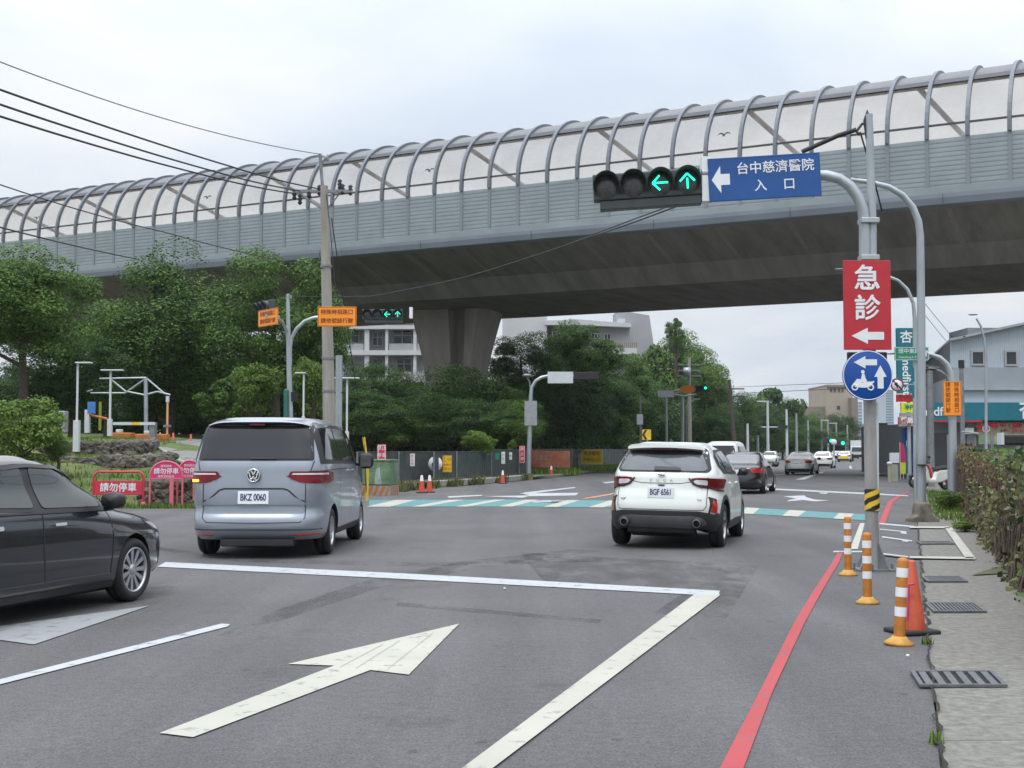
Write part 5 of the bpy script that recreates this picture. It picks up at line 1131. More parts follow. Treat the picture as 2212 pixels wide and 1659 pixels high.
# grass blades on the bank and verge
def grasspatch(name, label, pts, n, h, m, seed=1, spread=None):
    rng = np.random.default_rng(seed); V = []; FF = []
    for (x0, y0, x1, y1, zf) in pts:
        for _ in range(n):
            x, y = rng.uniform(min(x0, x1), max(x0, x1)), rng.uniform(min(y0, y1), max(y0, y1)); z = zf(x, y); a = rng.uniform(0, 6.28); hh = h * rng.uniform(.4, 1.2); w = hh * .16; dx_, dy_ = cos(a), sin(a); lx, ly = rng.uniform(-.4, .4, 2) * hh
            k = len(V); V += [(x - dx_ * w, y - dy_ * w, z - .02), (x + dx_ * w, y + dy_ * w, z - .02), (x + lx, y + ly, z + hh)]; FF.append((k, k + 1, k + 2))
    me = bpy.data.meshes.new(name); me.from_pydata(V, [], FF); me.materials.append(m); me.update(); o = bpy.data.objects.new(name, me); col.objects.link(o)
    return tag(o, label, 'grass', None, 'stuff')
grasspatch('grass', 'short rough grass on the stepped bank left of the ramp', [(-22, 36.4, -9.5, 41, lambda x, y: hgt(x, y)), (-20, 42.2, -10.5, 45, lambda x, y: hgt(x, y)), (-20, 46, -13, 54, lambda x, y: hgt(x, y))], 5200, .13, M['leaf_light'])
grasspatch('grass', 'thin weeds along the road edge below the pink signs', [(-15, 34.7, -8, 35.4, lambda x, y: .02)], 1500, .14, M['leaf_light'], 4)
# ------------------------------------------------------------------ signals, poles and signs
def arrow_poly(d, s, w=.34, hw=1.0):
    """block arrow of length s; d = up, left"""
    p = [(0, s / 2), (hw * s * .5, 0), (w * s * .5, 0), (w * s * .5, -s / 2), (-w * s * .5, -s / 2), (-w * s * .5, 0), (-hw * s * .5, 0)]
    return p if d == 'up' else [(-b, a) for a, b in p]
def signal_head(parent, loc, lamps, rz=0., s=.34, backplate=False, lower=True, lens=.30):
    """horizontal row of lamps facing us; parts hang under an empty part named signal_head"""
    h = bpy.data.objects.new('signal_head', None); col.objects.link(h); h.parent = parent; h.location = loc; h.rotation_euler = (0, 0, rz); n = len(lamps)
    MB().bbox((-n * s / 2, 0, -s * .5), (n * s / 2, .2, s * .5)).build('housing', M['sig_body'], h, bevel=.02)
    if lower: MB().bbox((-n * s / 2 + .08, .02, -s * .5 - .12), (n * s / 2 + .0, .2, -s * .5 - .004)).build('lower_trim', M['sig_body'], h, bevel=.01)
    for i, k in enumerate(lamps):
        x = (i - (n - 1) / 2) * s; r = lens / 2
        v = MB(); m_ = 24; vs = []
        for j in range(m_ + 1):
            a = R(-35) + R(250) * j / m_
            for (rr, y, e_) in ((r + .012, 0, 0), (r + .016, -.21 * max(.15, (1 + sin(a)) / 2), 0), (r + .006, -.20 * max(.15, (1 + sin(a)) / 2), 0), (r + .002, 0, 0)): vs.append((x + rr * cos(a), y, rr * sin(a)))
        v.add(vs, [(j * 4 + q, j * 4 + q + 1, j * 4 + 5 + q, j * 4 + 4 + q) for j in range(m_) for q in range(3)], 0, True); v.build('visor', M['sig_body'], h, fix=False)
        l = MB().lathe([(.001, -.035), (r * .5, -.03), (r * .86, -.016), (r, -.004)], (x, 0, 0), 24, axis='y').build('lens', M['sig_lens'], h, fix=False)
        g = MB(); t_ = r * .13
        if k == 'left':
            for a, b in (((-.62, 0), (.62, 0)), ((-.62, 0), (-.05, .6)), ((-.62, 0), (-.05, -.6))): g.prism(strip((x + a[0] * r, a[1] * r), (x + b[0] * r, b[1] * r), t_ * 1.15), -.05, -.042, 'y')
        if k == 'up':
            for a, b in (((0, -.62), (0, .25)), ((0, .62), (.6, .0)), ((0, .62), (-.6, .0))): g.prism(strip((x + a[0] * r, a[1] * r), (x + b[0] * r, b[1] * r), t_ * 1.15), -.05, -.042, 'y')
        if k == 'green': g.lathe([(.001, -.05), (r * .8, -.042)], (x, 0, 0), 20, axis='y')
        if k in ('left', 'up', 'green'): g.build('lit_arrow' if k != 'green' else 'lit_lamp', M['lit_green'], h, fix=False)
    return h
def board(parent, name, w, h, m, loc, rz=0., t=.025, edge=None, bevel=.004):
    o = MB().box((0, 0, 0), (w, t, h)).build(name, m, parent, bevel=bevel); o.location = loc; o.rotation_euler = (0, 0, rz)
    if edge:
        e_ = MB(); b = edge[1]; y = -t / 2 - .002
        e_.bbox((-w / 2 + b, y, h / 2 - b * 2), (w / 2 - b, y + .004, h / 2 - b)); e_.bbox((-w / 2 + b, y, -h / 2 + b), (w / 2 - b, y + .004, -h / 2 + b * 2)); e_.bbox((-w / 2 + b, y, -h / 2 + b * 2), (-w / 2 + b * 2, y + .004, h / 2 - b * 2)); e_.bbox((w / 2 - b * 2, y, -h / 2 + b * 2), (w / 2 - b, y + .004, h / 2 - b * 2))
        e_.build('border', edge[0], o)
    return o
def bend(p0, p1, corner, n=10, r=1.):
    """pipe path from p0 to p1 with a rounded corner"""
    p0, p1, c = Vector(p0), Vector(p1), Vector(corner); a, b = c + (p0 - c) * r, c + (p1 - c) * r
    return [p0] + [a * (1 - t) ** 2 + c * 2 * t * (1 - t) + b * t * t for t in [i / n for i in range(n + 1)]] + [p1]
# near signal pole at the right kerb
A = gnd(1886, 1232); YA = A.y
LZ = lambda px, py, Y, o: at(px, py, Y) - o
near = thing('signal_pole', 'near grey signal pole carrying signs at the right kerb, striped band low on it', 'signal pole', tuple(A))
def onA(px, py, d=0.): return at(px, py, YA + d) - Vector((A.x, A.y, 0))
p = MB(); p.tube([(0, 0, 0), onA(1884, 1150), onA(1879, 870), onA(1877, 580)], [.086, .086, .083, .08], 18); p.build('post', M['pole_worn'], near)
p = MB(); q = onA(1873, 490); p.tube([onA(1868, 575), onA(1868, 480)] + [onA(*k) for k in ((1864, 452), (1853, 425), (1836, 402), (1812, 386), (1785, 379), (1740, 378), (1650, 377), (1515, 374))], [.075] * 4 + [.07] * 3 + [.062] * 3, 14); p.build('mast_arm', M['galv'], near)
p = MB(); p.tube([onA(1884, 700), onA(1884, 480), onA(1877, 247)], [.06, .058, .05], 12); p.build('upper_post', M['galv'], near)
p = MB()
for py in (478, 558): a, b = onA(1859, py), onA(1893, py); p.box(((a.x + b.x) / 2, 0, a.z), (b.x - a.x + .03, .22, .07))
p.build('pole_clamp', M['galv'], near, bevel=.01)
p = MB(); p.tube([onA(1895, 1225, -.02), onA(1893, 870, -.02)], .03, 8); p.build('cable_conduit', M['white_box'], near)
p = MB(); a = onA(1885, 1235)
p.box((0, 0, .012), (.46, .4, .024))
for k in range(4):
    an = k * pi / 2 + .6; p.add([(cos(an) * .09, sin(an) * .09, .03), (cos(an) * .26, sin(an) * .26, .03), (cos(an) * .09, sin(an) * .09, .36), (cos(an + .1) * .09, sin(an + .1) * .09, .03), (cos(an + .08) * .26, sin(an + .08) * .26, .03), (cos(an + .1) * .09, sin(an + .1) * .09, .36)], [(0, 1, 2), (3, 5, 4), (0, 3, 4, 1), (1, 4, 5, 2), (0, 2, 5, 3)])
    p.cyl((cos(an + .7) * .24, sin(an + .7) * .2, .02), (cos(an + .7) * .24, sin(an + .7) * .2, .09), .018)
p.build('base_plate', M['galv_dark'], near)
z0_, z1_ = ZH(1103, YA), ZH(1056, YA); hz = MB(); n_ = 5; rr = .0965; m_ = 26
def diag(a, z): return int(((z - z0_) / (z1_ - z0_) * 2.1 - a * .32) // .5) % 2
vs = []; K_ = 30
hz_v = [(rr * cos(2 * pi * j / m_), rr * sin(2 * pi * j / m_), z0_ + (z1_ - z0_) * k / K_) for k in range(K_ + 1) for j in range(m_)]
for k in range(K_):
    for j in range(m_):
        hz.add([hz_v[k * m_ + j], hz_v[k * m_ + (j + 1) % m_], hz_v[(k + 1) * m_ + (j + 1) % m_], hz_v[(k + 1) * m_ + j]], [(0, 1, 2, 3)], diag(2 * pi * j / m_, z0_ + (z1_ - z0_) * (k + .5) / K_), True)
hz.build('hazard_band', [M['hz_yellow'], M['ink']], near, fix=False)
ins = MB(); ins.tube([onA(1873, 300), onA(1868, 260), onA(1874, 240), onA(1879, 255)], .022, 6); ins.tube([onA(1877, 262), onA(1862, 268), onA(1850, 284), onA(1858, 292)], .02, 6); ins.build('cable_loop', M['wire'], near)
h = signal_head(near, tuple(onA(1397, 398)), ['off', 'off', 'left', 'up'], R(-4), s=(1515 - 1281) / F * YA / 4, lens=.30 * 1.08); h.rotation_euler = (0, R(-3), R(-4))
MB().bbox(tuple(onA(1517, 434, -.05)), tuple(onA(1530, 345, .15))).build('mounting_plate', M['sign_white'], near)
# direction sign on the arm
sg = thing('direction_sign', 'blue hospital entrance sign with white left arrow on the mast arm', 'sign', tuple(at(1651, 383, YA - .12)), R(-5)); sg.rotation_euler = (0, R(-2.4), R(-5)); w_ = 240 / F * YA; h_ = 95 / F * YA
board(sg, 'board', w_, h_, M['sign_blue'], (0, 0, 0), edge=(M['sign_blue'], .01))
text('台中慈濟醫院', .168, M['sign_white'], sg, (w_ * .10, -.016, h_ * .21), bold=.0015)
text('入   口', .165, M['sign_white'], sg, (w_ * .09, -.016, -h_ * .2), space=1.2, bold=.0015)
ar = MB(); ar.prism([(p_[0] * .235 - w_ * .39, p_[1] * .29) for p_ in arrow_poly('left', 1, .5, 1.25)], -.017, -.012, 'y'); ar.build('arrow', M['sign_white'], sg)
MB().box((0, .1, 0), (w_ * .95, .05, .06)).build('bracket', M['galv'], sg)
# emergency sign
sg = thing('emergency_sign', 'tall red emergency sign with white characters and left arrow', 'sign', tuple(at(1873, 659, YA - .16))); w_ = 102 / F * YA; h_ = 193 / F * YA
board(sg, 'board', w_, h_, M['sign_red'], (0, 0, 0))
for k_ in (0, 1): text('急', .345, M['sign_white'], sg, (.005 - .01 * k_, -.016 - .002 * k_, h_ * .285 + .004 - .008 * k_), bold=.003); text('診', .345, M['sign_white'], sg, (.005 - .01 * k_, -.016 - .002 * k_, -h_ * .05 + .004 - .008 * k_), bold=.003)
ar = MB(); ar.prism([(p_[0] * .42, p_[1] * .21 - h_ * .345) for p_ in arrow_poly('left', 1, .48, 1.0)], -.017, -.012, 'y'); ar.build('arrow', M['sign_white'], sg)
MB().box((0, .1, 0), (.3, .08, h_ * .9)).build('bracket', M['galv_dark'], sg)
# round blue sign for two wheelers
sg = thing('round_sign', 'round blue scooter turning sign with white arrows under the emergency sign', 'sign', tuple(at(1874, 811, YA - .17))); rd = 54 / F * YA
MB().lathe([(.001, -.012), (rd - .012, -.012), (rd, -.006), (rd, .012), (.001, .012)], n=48, axis='y').build('disc', M['sign_disc'], sg)
MB().lathe([(rd - .016, -.0125), (rd - .016, -.015), (rd - .004, -.015), (rd - .004, -.0125)], n=48, axis='y').build('rim', M['sign_white'], sg)
ar = MB(); ar.prism([(p_[0] * .30 - .03, p_[1] * .16 + rd * .52) for p_ in arrow_poly('left', 1, .48, 1.0)], -.018, -.013, 'y'); ar.build('arrow', M['sign_white'], sg)
ar = MB(); ar.prism([(p_[0] * .16 + rd * .50, p_[1] * .30 - rd * .06) for p_ in arrow_poly('up', 1, .48, 1.0)], -.018, -.013, 'y'); ar.build('arrow', M['sign_white'], sg)
sc2 = MB(); c0 = (-.065, -.10)
for wx in (-.105, .10): sc2.lathe([(.026, -.013), (.026, -.019), (.044, -.019), (.044, -.013)], (c0[0] + wx, 0, c0[1] - .055), 20, axis='y')
for poly in ([(-.10, -.05), (-.13, -.01), (-.11, .01), (-.075, .055), (-.02, .05), (-.03, .02), (.0, .0), (.06, .02), (.12, .02), (.145, .03), (.145, .015), (.12, -.01), (.10, -.045), (.02, -.06), (-.05, -.055)], [(-.03, .02), (-.01, .12), (.02, .12), (.035, .06), (.055, .03), (.02, .0)]):
    sc2.prism([(c0[0] + a, c0[1] + b) for a, b in poly], -.018, -.013, 'y')
sc2.lathe([(.001, -.018), (.024, -.018)], (c0[0], 0, c0[1] + .145), 16, axis='y'); sc2.build('scooter_symbol', M['sign_white'], sg)
MB().box((.02, .09, rd * .6), (.5, .08, .22)).build('bracket', M['black'], sg)
# second pole with the tall curved arm
B = gnd(1992, 1127); YB = B.y
def onB(px, py, d=0.): return at(px, py, YB + d) - Vector((B.x, B.y, 0))
pb = thing('mast_pole', 'tall grey pole with curved arm standing on a concrete foot behind the signal pole', 'pole', tuple(B))
p = MB(); p.tube([onB(1991, 1100), onB(1990, 700), onB(1988, 510)] + [onB(*k) for k in ((1984, 478), (1972, 448), (1950, 422), (1920, 404), (1880, 394), (1838, 388))], [.095, .09, .082, .078, .074, .07, .064, .056, .045], 16); p.build('curved_post', M['galv'], pb)
p = MB(); p.prism([(-.32, -.1), (.32, -.1), (.30, .08), (.16, .16), (.12, .42), (-.12, .42), (-.16, .16), (-.30, .08)], -.25, .25, 'y'); p.build('foot', mat('mossy concrete foot', (.07, .06, .045), .95, rgb2=(.2, .18, .15), scale=5, bump=.4), pb, bevel=.03)
p = MB(); p.tube([onB(1836, 388), onB(1820, 386)], .02, 6); p.box(tuple(onB(1848, 383)), (.12, .05, .05)); p.build('arm_tip', M['galv_dark'], pb)
for (a, b) in ((795, 825), (832, 860)): MB().box(tuple((onB(1978.5, a) + onB(1978.5, b)) / 2 + Vector((-.08, -.06, 0))), (.05, .03, (b - a) / F * YB)).build('small_plate', M['teal'], pb)
MB().tube([onB(1991, 1003, -.1), onB(1991, 1006, -.1)], .1, 12).build('strap', M['black'], pb)
# round prohibition sign
sg = thing('round_sign', 'small round red edged no turning sign behind the big blue disc', 'sign', tuple(at(1938, 831, 34))); rd = 14.5 / F * 34
MB().lathe([(.001, 0), (rd, 0), (rd, .015), (.001, .015)], n=32, axis='y').build('disc', M['sign_white'], sg)
MB().lathe([(rd * .78, -.002), (rd * .78, -.006), (rd, -.006), (rd, -.002)], n=32, axis='y').build('rim', mat('dark red rim', (.2, .03, .03)), sg)
b_ = MB(); b_.prism(strip((-rd * .6, rd * .6), (rd * .6, -rd * .6), rd * .2), -.006, -.003, 'y'); b_.prism(strip((0, -rd * .5), (0, rd * .2), rd * .2), -.004, -.002, 'y'); b_.prism([(0, .02 + rd * .3), (-rd * .5, 0 + rd * .1), (0, -.06)], -.004, -.002, 'y'); b_.build('symbol', M['ink'], sg)
MB().tube([(0, .04, 0), tuple(at(1972, 831, 34) - at(1938, 831, 34) + Vector((0, .04, 0)))], .02).build('bracket', M['galv_dark'], sg)
# street lamp behind it
def lamp(label, px, base, Y, path, head, hs=.35, m=M['galv'], r=.07, group=None, hm=None, foot=None):
    o = Vector((GX(px, Y), Y, 0)); t = thing('street_lamp', label, 'street lamp', tuple(o), 0, group)
    L_ = [Vector((0, 0, 0))] + [at(a, b, Y) - o for a, b in path]; n = len(L_)
    MB().tube(L_, [r * (1 - .45 * i / (n - 1)) for i in range(n)], 10).build('post', m, t)
    h = at(head[0], head[1], Y) - o; b = MB(); b.lathe([(.001, -.12), (.6, -.1), (1, 0), (.8, .09), (.001, .14)], n=16); b.v = [(q[0] * hs + h.x, q[1] * hs * .45 + h.y, q[2] * hs + h.z) for q in b.v]; b.build('lamp_head', hm or M['galv_dark'], t)
    return t
lamp('street lamp with thin curved arm half hidden behind the emergency sign', 1978, 1075, 40, [(1977, 1000), (1976, 690), (1973, 655), (1960, 625), (1940, 606), (1920, 598), (1880, 588), (1830, 583)], (1821, 582), .28)
lamp('tall street lamp with dark hooked head in front of the blue grey shop', 2131, 1010, 55, [(2130, 960), (2130, 780), (2127, 735), (2119, 705), (2109, 688)], (2102, 680), .22, hm=M['black'])
# green road name sign and its pole with the vertical orange board
YD = 40; D = Vector((GX(2057, YD), YD, 0)); pdn = thing('mast_pole', 'grey pole with curved arm holding the green street name sign', 'pole', tuple(D))
def onD(px, py): return at(px, py, YD) - D
MB().tube([(0, 0, 0), onD(2057, 900), onD(2055, 830)] + [onD(*k) for k in ((2053, 805), (2045, 787), (2030, 773), (2010, 766), (1975, 763), (1930, 763), (1900, 764))], [.13, .12, .11, .1, .09, .08, .07, .05, .04, .03], 14).build('curved_post', M['galv'], pdn)
MB().tube([onD(2050, 840), onD(2046, 812), onD(2030, 802), onD(2005, 795)], .05, 10).build('side_arm', M['galv_dark'], pdn)
b_ = MB(); b_.lathe([(.001, -.1), (.8, -.08), (1, 0), (.6, .1), (.001, .12)], n=14); hh = onD(2008, 798); b_.v = [(q[0] * .25 + hh.x, q[1] * .12 + hh.y, q[2] * .3 + hh.z) for q in b_.v]; b_.build('lamp_head', M['black'], pdn)
sg = thing('street_name_sign', 'green street name sign hanging on a curved arm beside the shop tower sign', 'sign', tuple(at(1969, 764, YD - .15))); w_, h_ = 74 / F * YD, 29 / F * YD
board(sg, 'board', w_, h_, M['sign_green'], (0, 0, 0), edge=(M['sign_white'], .012))
text('環中東路', .165, M['sign_white'], sg, (-.08, -.016, .07), bold=.0); text('Huanzhong E. Rd.', .085, M['sign_white'], sg, (-.1, -.016, -.11)); text('↑', .26, M['sign_white'], sg, (w_ * .42, -.016, .0), bold=.006)
sg = thing('vertical_sign', 'vertical orange signal notice board on the right pole', 'sign', tuple(at(2057, 861, YD - .18))); w_, h_ = 39 / F * YD, 74 / F * YD
board(sg, 'board', w_, h_, M['sign_orange'], (0, 0, 0), edge=(M['sign_ink'], .01))
for i, (a, b) in enumerate(zip('特殊時相路口', '請依號誌行駛')):
    zz_ = h_ / 2 - .11 - i * (h_ - .16) / 5.7; text(a, .16, M['sign_ink'], sg, (w_ * .24, -.016, zz_), bold=.001); text(b, .16, M['sign_ink'], sg, (-w_ * .24, -.016, zz_), bold=.001)
t = thing('utility_pole', 'dark slim pole right of the vertical orange board', 'pole', (GX(2080, 48), 48, 0)); MB().tube([(0, 0, 0), (0, 0, ZH(780, 48))], [.1, .075], 10).build('post', M['galv_dark'], t); MB().tube([(0, 0, ZH(795, 48)), (0, 0, ZH(778, 48))], .11, 10).build('cap', M['black'], t)
t = thing('utility_pole', 'weathered pole under the eave of the shop, behind the tall curved pole', 'pole', (GX(2011, 55), 55, 0)); MB().tube([(0, 0, 0), (0, 0, ZH(800, 55))], [.15, .13], 10).build('post', M['galv_dark'], t); MB().tube([(0, 0, ZH(805, 55)), (-.3, 0, ZH(792, 55)), (.4, 0, ZH(798, 55))], .12, 8).build('top_fitting', M['black'], t)
# bollards and cone
def bollard(label, px, py, top, lean=0., first=None):
    g = gnd(px, py); Y = g.y; h = (py - top) / F * Y
    t = thing('bollard', label, 'bollard', tuple(g), 0, 'orange bollards by the red line'); t.rotation_euler = (0, lean, 0)
    MB().lathe([(.001, 0), (.115, 0), (.118, .02), (.07, .05), (.055, .07), (.001, .07)], n=24).build('base', M['post_base'], t)
    MB().lathe([(.045, .06), (.045, h - .03), (.038, h - .008), (.015, h), (.001, h)], n=20).build('post', M['post_orange'], t)
    for k in range(3): z = h - .155 - k * .155; MB().lathe([(.0465, z), (.0465, z + .075)], n=20).build('reflective_band', M['refl'], t)
    return t
bollard('orange white banded bollard farthest along the red line, left of the signal pole', 1832, 1243, 1117)
bollard('straight orange white banded bollard directly in front of the signal pole', 1874, 1304, 1152)
bollard('slightly leaning orange bollard touching the traffic cone', 1942, 1393, 1207, R(3.5))
def cone(label, px, py, top, mt, base=True, tip=False, grp=None, lean=0):
    g = gnd(px, py); Y = g.y; h = (py - top) / F * Y; t = thing('traffic_cone', label, 'traffic cone', tuple(g), .3, grp); t.rotation_euler = (0, lean, .3)
    MB().lathe([(h * .19, .03), (h * .06, h * .97), (h * .045, h), (.001, h)], n=24).build('cone', mt, t)
    MB().box((0, 0, .02), (h * .56, h * .56, .04)).build('base', M['black_matt'], t, bevel=.015)
    if tip: MB().lathe([(h * .107, h * .66), (h * .062, h * .98)], n=20).build('white_tip', M['refl'], t) ; 
    return t
cn = cone('faded orange traffic cone standing behind the leaning bollard', 1970, 1368, 1212, M['orange'])
pk = MB(); pk.tube([(-.13, -.12, .12), (-.10, -.1, .35), (-.09, -.09, .42), (-.06, -.13, .43)], .012, 6); pk.build('ribbon', M['pink'], cn)
cone('red cone, left one of the touching pair before the hoarding', 911, 1065, 1026, M['cone_red'], tip=True, grp='red cones before the hoarding')
cone('red cone, right one of the touching pair before the hoarding', 928, 1064, 1026, M['cone_red'], tip=True, grp='red cones before the hoarding')
cone('red cone with white tip standing alone at the middle of the hoarding', 1086, 1045, 1016, M['cone_red'], tip=True, grp='red cones before the hoarding')
cone('red cone with white tip on the grass verge below the red banner', 1191, 1030, 1006, M['cone_red'], tip=True, grp='red cones before the hoarding')
# far bollards on the left ramp
for px, py, tp, lb in ((374, 962, 935, 'left'), (412, 968, 938, 'middle'), (444, 970, 945, 'right')):
    Y = 56; o = at(px, py, Y); t = thing('bollard', f'thin orange bollard on the ramp, {lb} one of three left of the van', 'bollard', tuple(o), 0, 'orange bollards on the ramp'); h = (py - tp) / F * Y
    MB().lathe([(.001, 0), (.1, 0), (.06, .05), (.045, .06), (.045, h), (.001, h)], n=12).build('post', M['orange'], t)
# double armed signal mast
YG = 42; G = Vector((GX(629, YG), YG, 0)); gm = thing('signal_mast', 'grey signal mast with two curved arms behind the silver van', 'signal pole', tuple(G))
def onG(px, py, d=0.): return at(px, py, YG + d) - G
MB().tube([(0, 0, 0), onG(627, 900), onG(624, 780), onG(622, 635)], [.1, .095, .08, .055], 12).build('post', M['galv'], gm)
MB().tube([onG(627, 790), onG(627, 750)] + [onG(*k) for k in ((630, 730), (641, 710), (658, 694), (676, 687), (700, 684), (770, 684))], .06, 10).build('mast_arm', M['galv'], gm)
MB().tube([onG(623, 780), onG(622, 740)] + [onG(*k, -.8 * i) for i, k in enumerate(((619, 715), (611, 697), (600, 688), (592, 684), (575, 682)))], .05, 10).build('mast_arm', M['galv'], gm)
MB().bbox(tuple(onG(612, 905, -.2)), tuple(onG(626, 842, .15))).build('controller_box', mat('green metal box', (.02, .13, .10), .5), gm, bevel=.03)
MB().box(tuple(onG(634, 857)), (.25, .15, .3)).build('camera_box', M['black'], gm)
MB().box(tuple(onG(624, 642)), (.2, .1, .12)).build('top_camera', M['galv_dark'], gm)
signal_head(gm, tuple(onG(826, 679)), ['off', 'off', 'left', 'up'], R(3), s=22 / F * YG, lens=.29)
side = MB(); c_s = onG(568, 664, -2.5)
h = signal_head(gm, tuple(onG(569, 665, -2.2)), ['off', 'off', 'off'], R(-62), s=.40, lens=.33)
wh = MB().box(tuple(onG(888, 676)), (.1, .2, .36)).build('end_bracket', M['sign_white'], gm)
def notice(label, c, Y, w, h, rz, size):
    sg = thing('notice_sign', label, 'sign', tuple(at(c[0], c[1], Y)), rz); board(sg, 'board', w, h, M['sign_orange'], (0, 0, 0), edge=(M['sign_ink'], .012))
    text('特殊時相路口', size, M['sign_ink'], sg, (0, -.016, h * .22), bold=.001); text('請依號誌行駛', size, M['sign_ink'], sg, (0, -.016, -h * .22), bold=.001)
    MB().box((0, .06, 0), (w * .9, .06, .06)).build('bracket', M['galv'], sg); return sg
notice('orange notice board with two rows of characters in front of the concrete pole', (728, 684), YG - .3 if False else 33.5, 84 / F * 33.5, 43 / F * 33.5, R(-1), .142)
notice('small orange notice board seen at an angle under the side facing signal', (579, 686), YG - 3.2, 1.25, .5, R(-52), .165)
# concrete utility pole with crossarm, leaning a little
YF = 36; F0 = Vector((GX(714, YF), YF, 0)); up = thing('utility_pole', 'leaning concrete utility pole with crossarm behind the silver van', 'utility pole', tuple(F0))
def onF(px, py, d=0.): return at(px, py, YF + d) - F0
MB().tube([(0, 0, 0), onF(711, 900), onF(706, 650), onF(700, 402)], [.19, .178, .145, .11], 16).build('pole', M['pole_conc'], up)
MB().tube([onF(698, 420), onF(691, 332)], .045, 8).build('top_extension', M['galv_dark'], up)
MB().box(tuple((onF(632, 418) + onF(762, 409)) / 2), ((762 - 632) / F * YF, .1, .09), rx=0).build('crossarm', M['galv_dark'], up)
br_ = MB(); br_.tube([onF(700, 455), onF(648, 420)], .022, 6); br_.tube([onF(704, 455), onF(736, 415)], .022, 6); br_.build('arm_brace', M['galv_dark'], up)
for k, (px, py) in enumerate(((636, 420), (648, 430), (690, 410), (734, 398), (740, 408), (757, 410), (668, 416))):
    q = onF(px, py); i_ = MB(); i_.lathe([(.03, -.16), (.07, -.1), (.04, -.06), (.075, .0), (.04, .04), (.07, .1), (.02, .14), (.001, .15)], tuple(q), 10); i_.build('insulator', M['black'], up)
i_ = MB(); q = onF(692, 336); i_.lathe([(.03, -.1), (.05, 0), (.001, .1)], (q.x + .2, q.y, q.z - .05), 10); i_.tube([q, (q.x + .2, q.y, q.z - .1)], .015, 6); i_.build('insulator', M['galv_dark'], up)
for py in (575, 668, 774, 845): q = onF(704.5 + (py - 575) * .02, py); MB().tube([q - Vector((0, 0, .03)), q + Vector((0, 0, .03))], .165 + (py - 575) * .00008, 14).build('band', M['galv_dark'], up)
MB().tube([onF(705, 420, -.12), onF(714, 500, -.2), onF(722, 600, -.2), onF(738, 700, -.2)], .012, 5).build('down_lead', M['wire'], up)
t = thing('steel_post', 'plain grey steel post standing right behind the concrete utility pole', 'post', (GX(731, 37.5), 37.5, 0)); MB().tube([(0, 0, 0), (0, 0, ZH(768, 37.5))], .1, 14).build('post', M['galv'], t); MB().tube([(-.14, -.02, ZH(848, 37.5)), (.2, -.02, ZH(848, 37.5))], .03, 6).build('bracket', M['black'], t)
# guy wire with yellow guard right of the van
gw = thing('guy_wire', 'thin guy wire with yellow guard running down beside the green cabinet', 'guy wire', (GX(793, 40), 40, 0))
o_ = Vector((GX(793, 40), 40, 0)); MB().tube([at(716, 470, 36.3) - o_, at(786, 950, 39.8) - o_, (0, 0, .0)], .014, 6).build('wire', M['wire'], gw)
MB().tube([at(786, 945, 39.8) - o_, at(794, 1010, 40) - o_, (0, 0, 0)], .045, 8).build('guard', M['hz_yellow'], gw)
# ------------------------------------------------------------------ overhead wires
def wire(label, pts, r, sag=0., n=24, m='wire', grp='overhead wires left of the utility pole'):
    P = []
    for i in range(len(pts) - 1):
        a, b = Vector(pts[i]), Vector(pts[i + 1])
        for k in range(n + (i == len(pts) - 2)): t = k / n; P.append(a.lerp(b, t) - Vector((0, 0, 4 * sag * t * (1 - t))))
    o = MB().tube(P, r, 6).build('overhead_wire', M[m]); return tag(o, label, 'wire', grp)
wire('top thin grey wire from the left corner to the tip of the utility pole', [at(-60, 110, 24), at(692, 333, 36)], .013, .25, m='galv_dark')
wire('uppermost of three thick black wires sweeping down to the crossarm', [at(-60, 172, 20), at(500, 360, 31), at(690, 408, 36)], .02, .04)
wire('middle of three thick black wires sweeping down to the crossarm', [at(-60, 205, 20), at(455, 368, 30.5), at(648, 412, 36)], .02, .04)
wire('lowest of three thick black wires sweeping down to the crossarm', [at(-60, 232, 20), at(425, 374, 30), at(636, 418, 36)], .02, .04)
wire('thin wire crossing the left trees towards the middle of the utility pole', [at(-60, 378, 22), at(350, 500, 29), at(706, 582, 36)], .012, .06)
wire('slanting black wire sinking behind the left trees', [at(-60, 475, 30), at(300, 560, 48)], .022, .05)
wire('double black cable sagging from the pole foot arm up to the signal head', [at(640, 640, 42), at(800, 640, 37), at(1000, 600, 30), at(1250, 520, 23.5), at(1515, 425, YA + .2)], .012, .02, grp='cables of the near signal')
wire('twin cable just above the sagging one near the signal head', [at(1250, 518, 23.5), at(1400, 462, 19.5), at(1512, 421, YA + .2)], .010, 0, grp='cables of the near signal')
wire('taut black cable from the blue sign up to the top of the signal pole', [at(1732, 328, YA + .3), at(1810, 293, YA + .2), at(1850, 280, YA + .1)], .032, 0, grp='cables of the near signal')
wire('thin stay wire slanting down behind the top of the signal pole', [at(1858, 285, YA + .1), at(1882, 365, YA + .5), at(1905, 455, YA + 1)], .012, 0, grp='cables of the near signal')
wire('upper thin wire crossing the open sky left of the round blue sign', [at(1590, 836, 180), at(1850, 826, 120)], .03, 0, grp='distant wires')
wire('lower thin wire crossing the open sky left of the round blue sign', [at(1590, 850, 180), at(1850, 838, 120)], .035, 0, grp='distant wires')
wire('faint upper wire above the shop roof', [at(1985, 640, 45), at(2060, 732, 70)], .012, 0, grp='distant wires')
wire('faint lower wire above the shop roof', [at(1985, 665, 45), at(2045, 738, 70)], .012, 0, grp='distant wires')
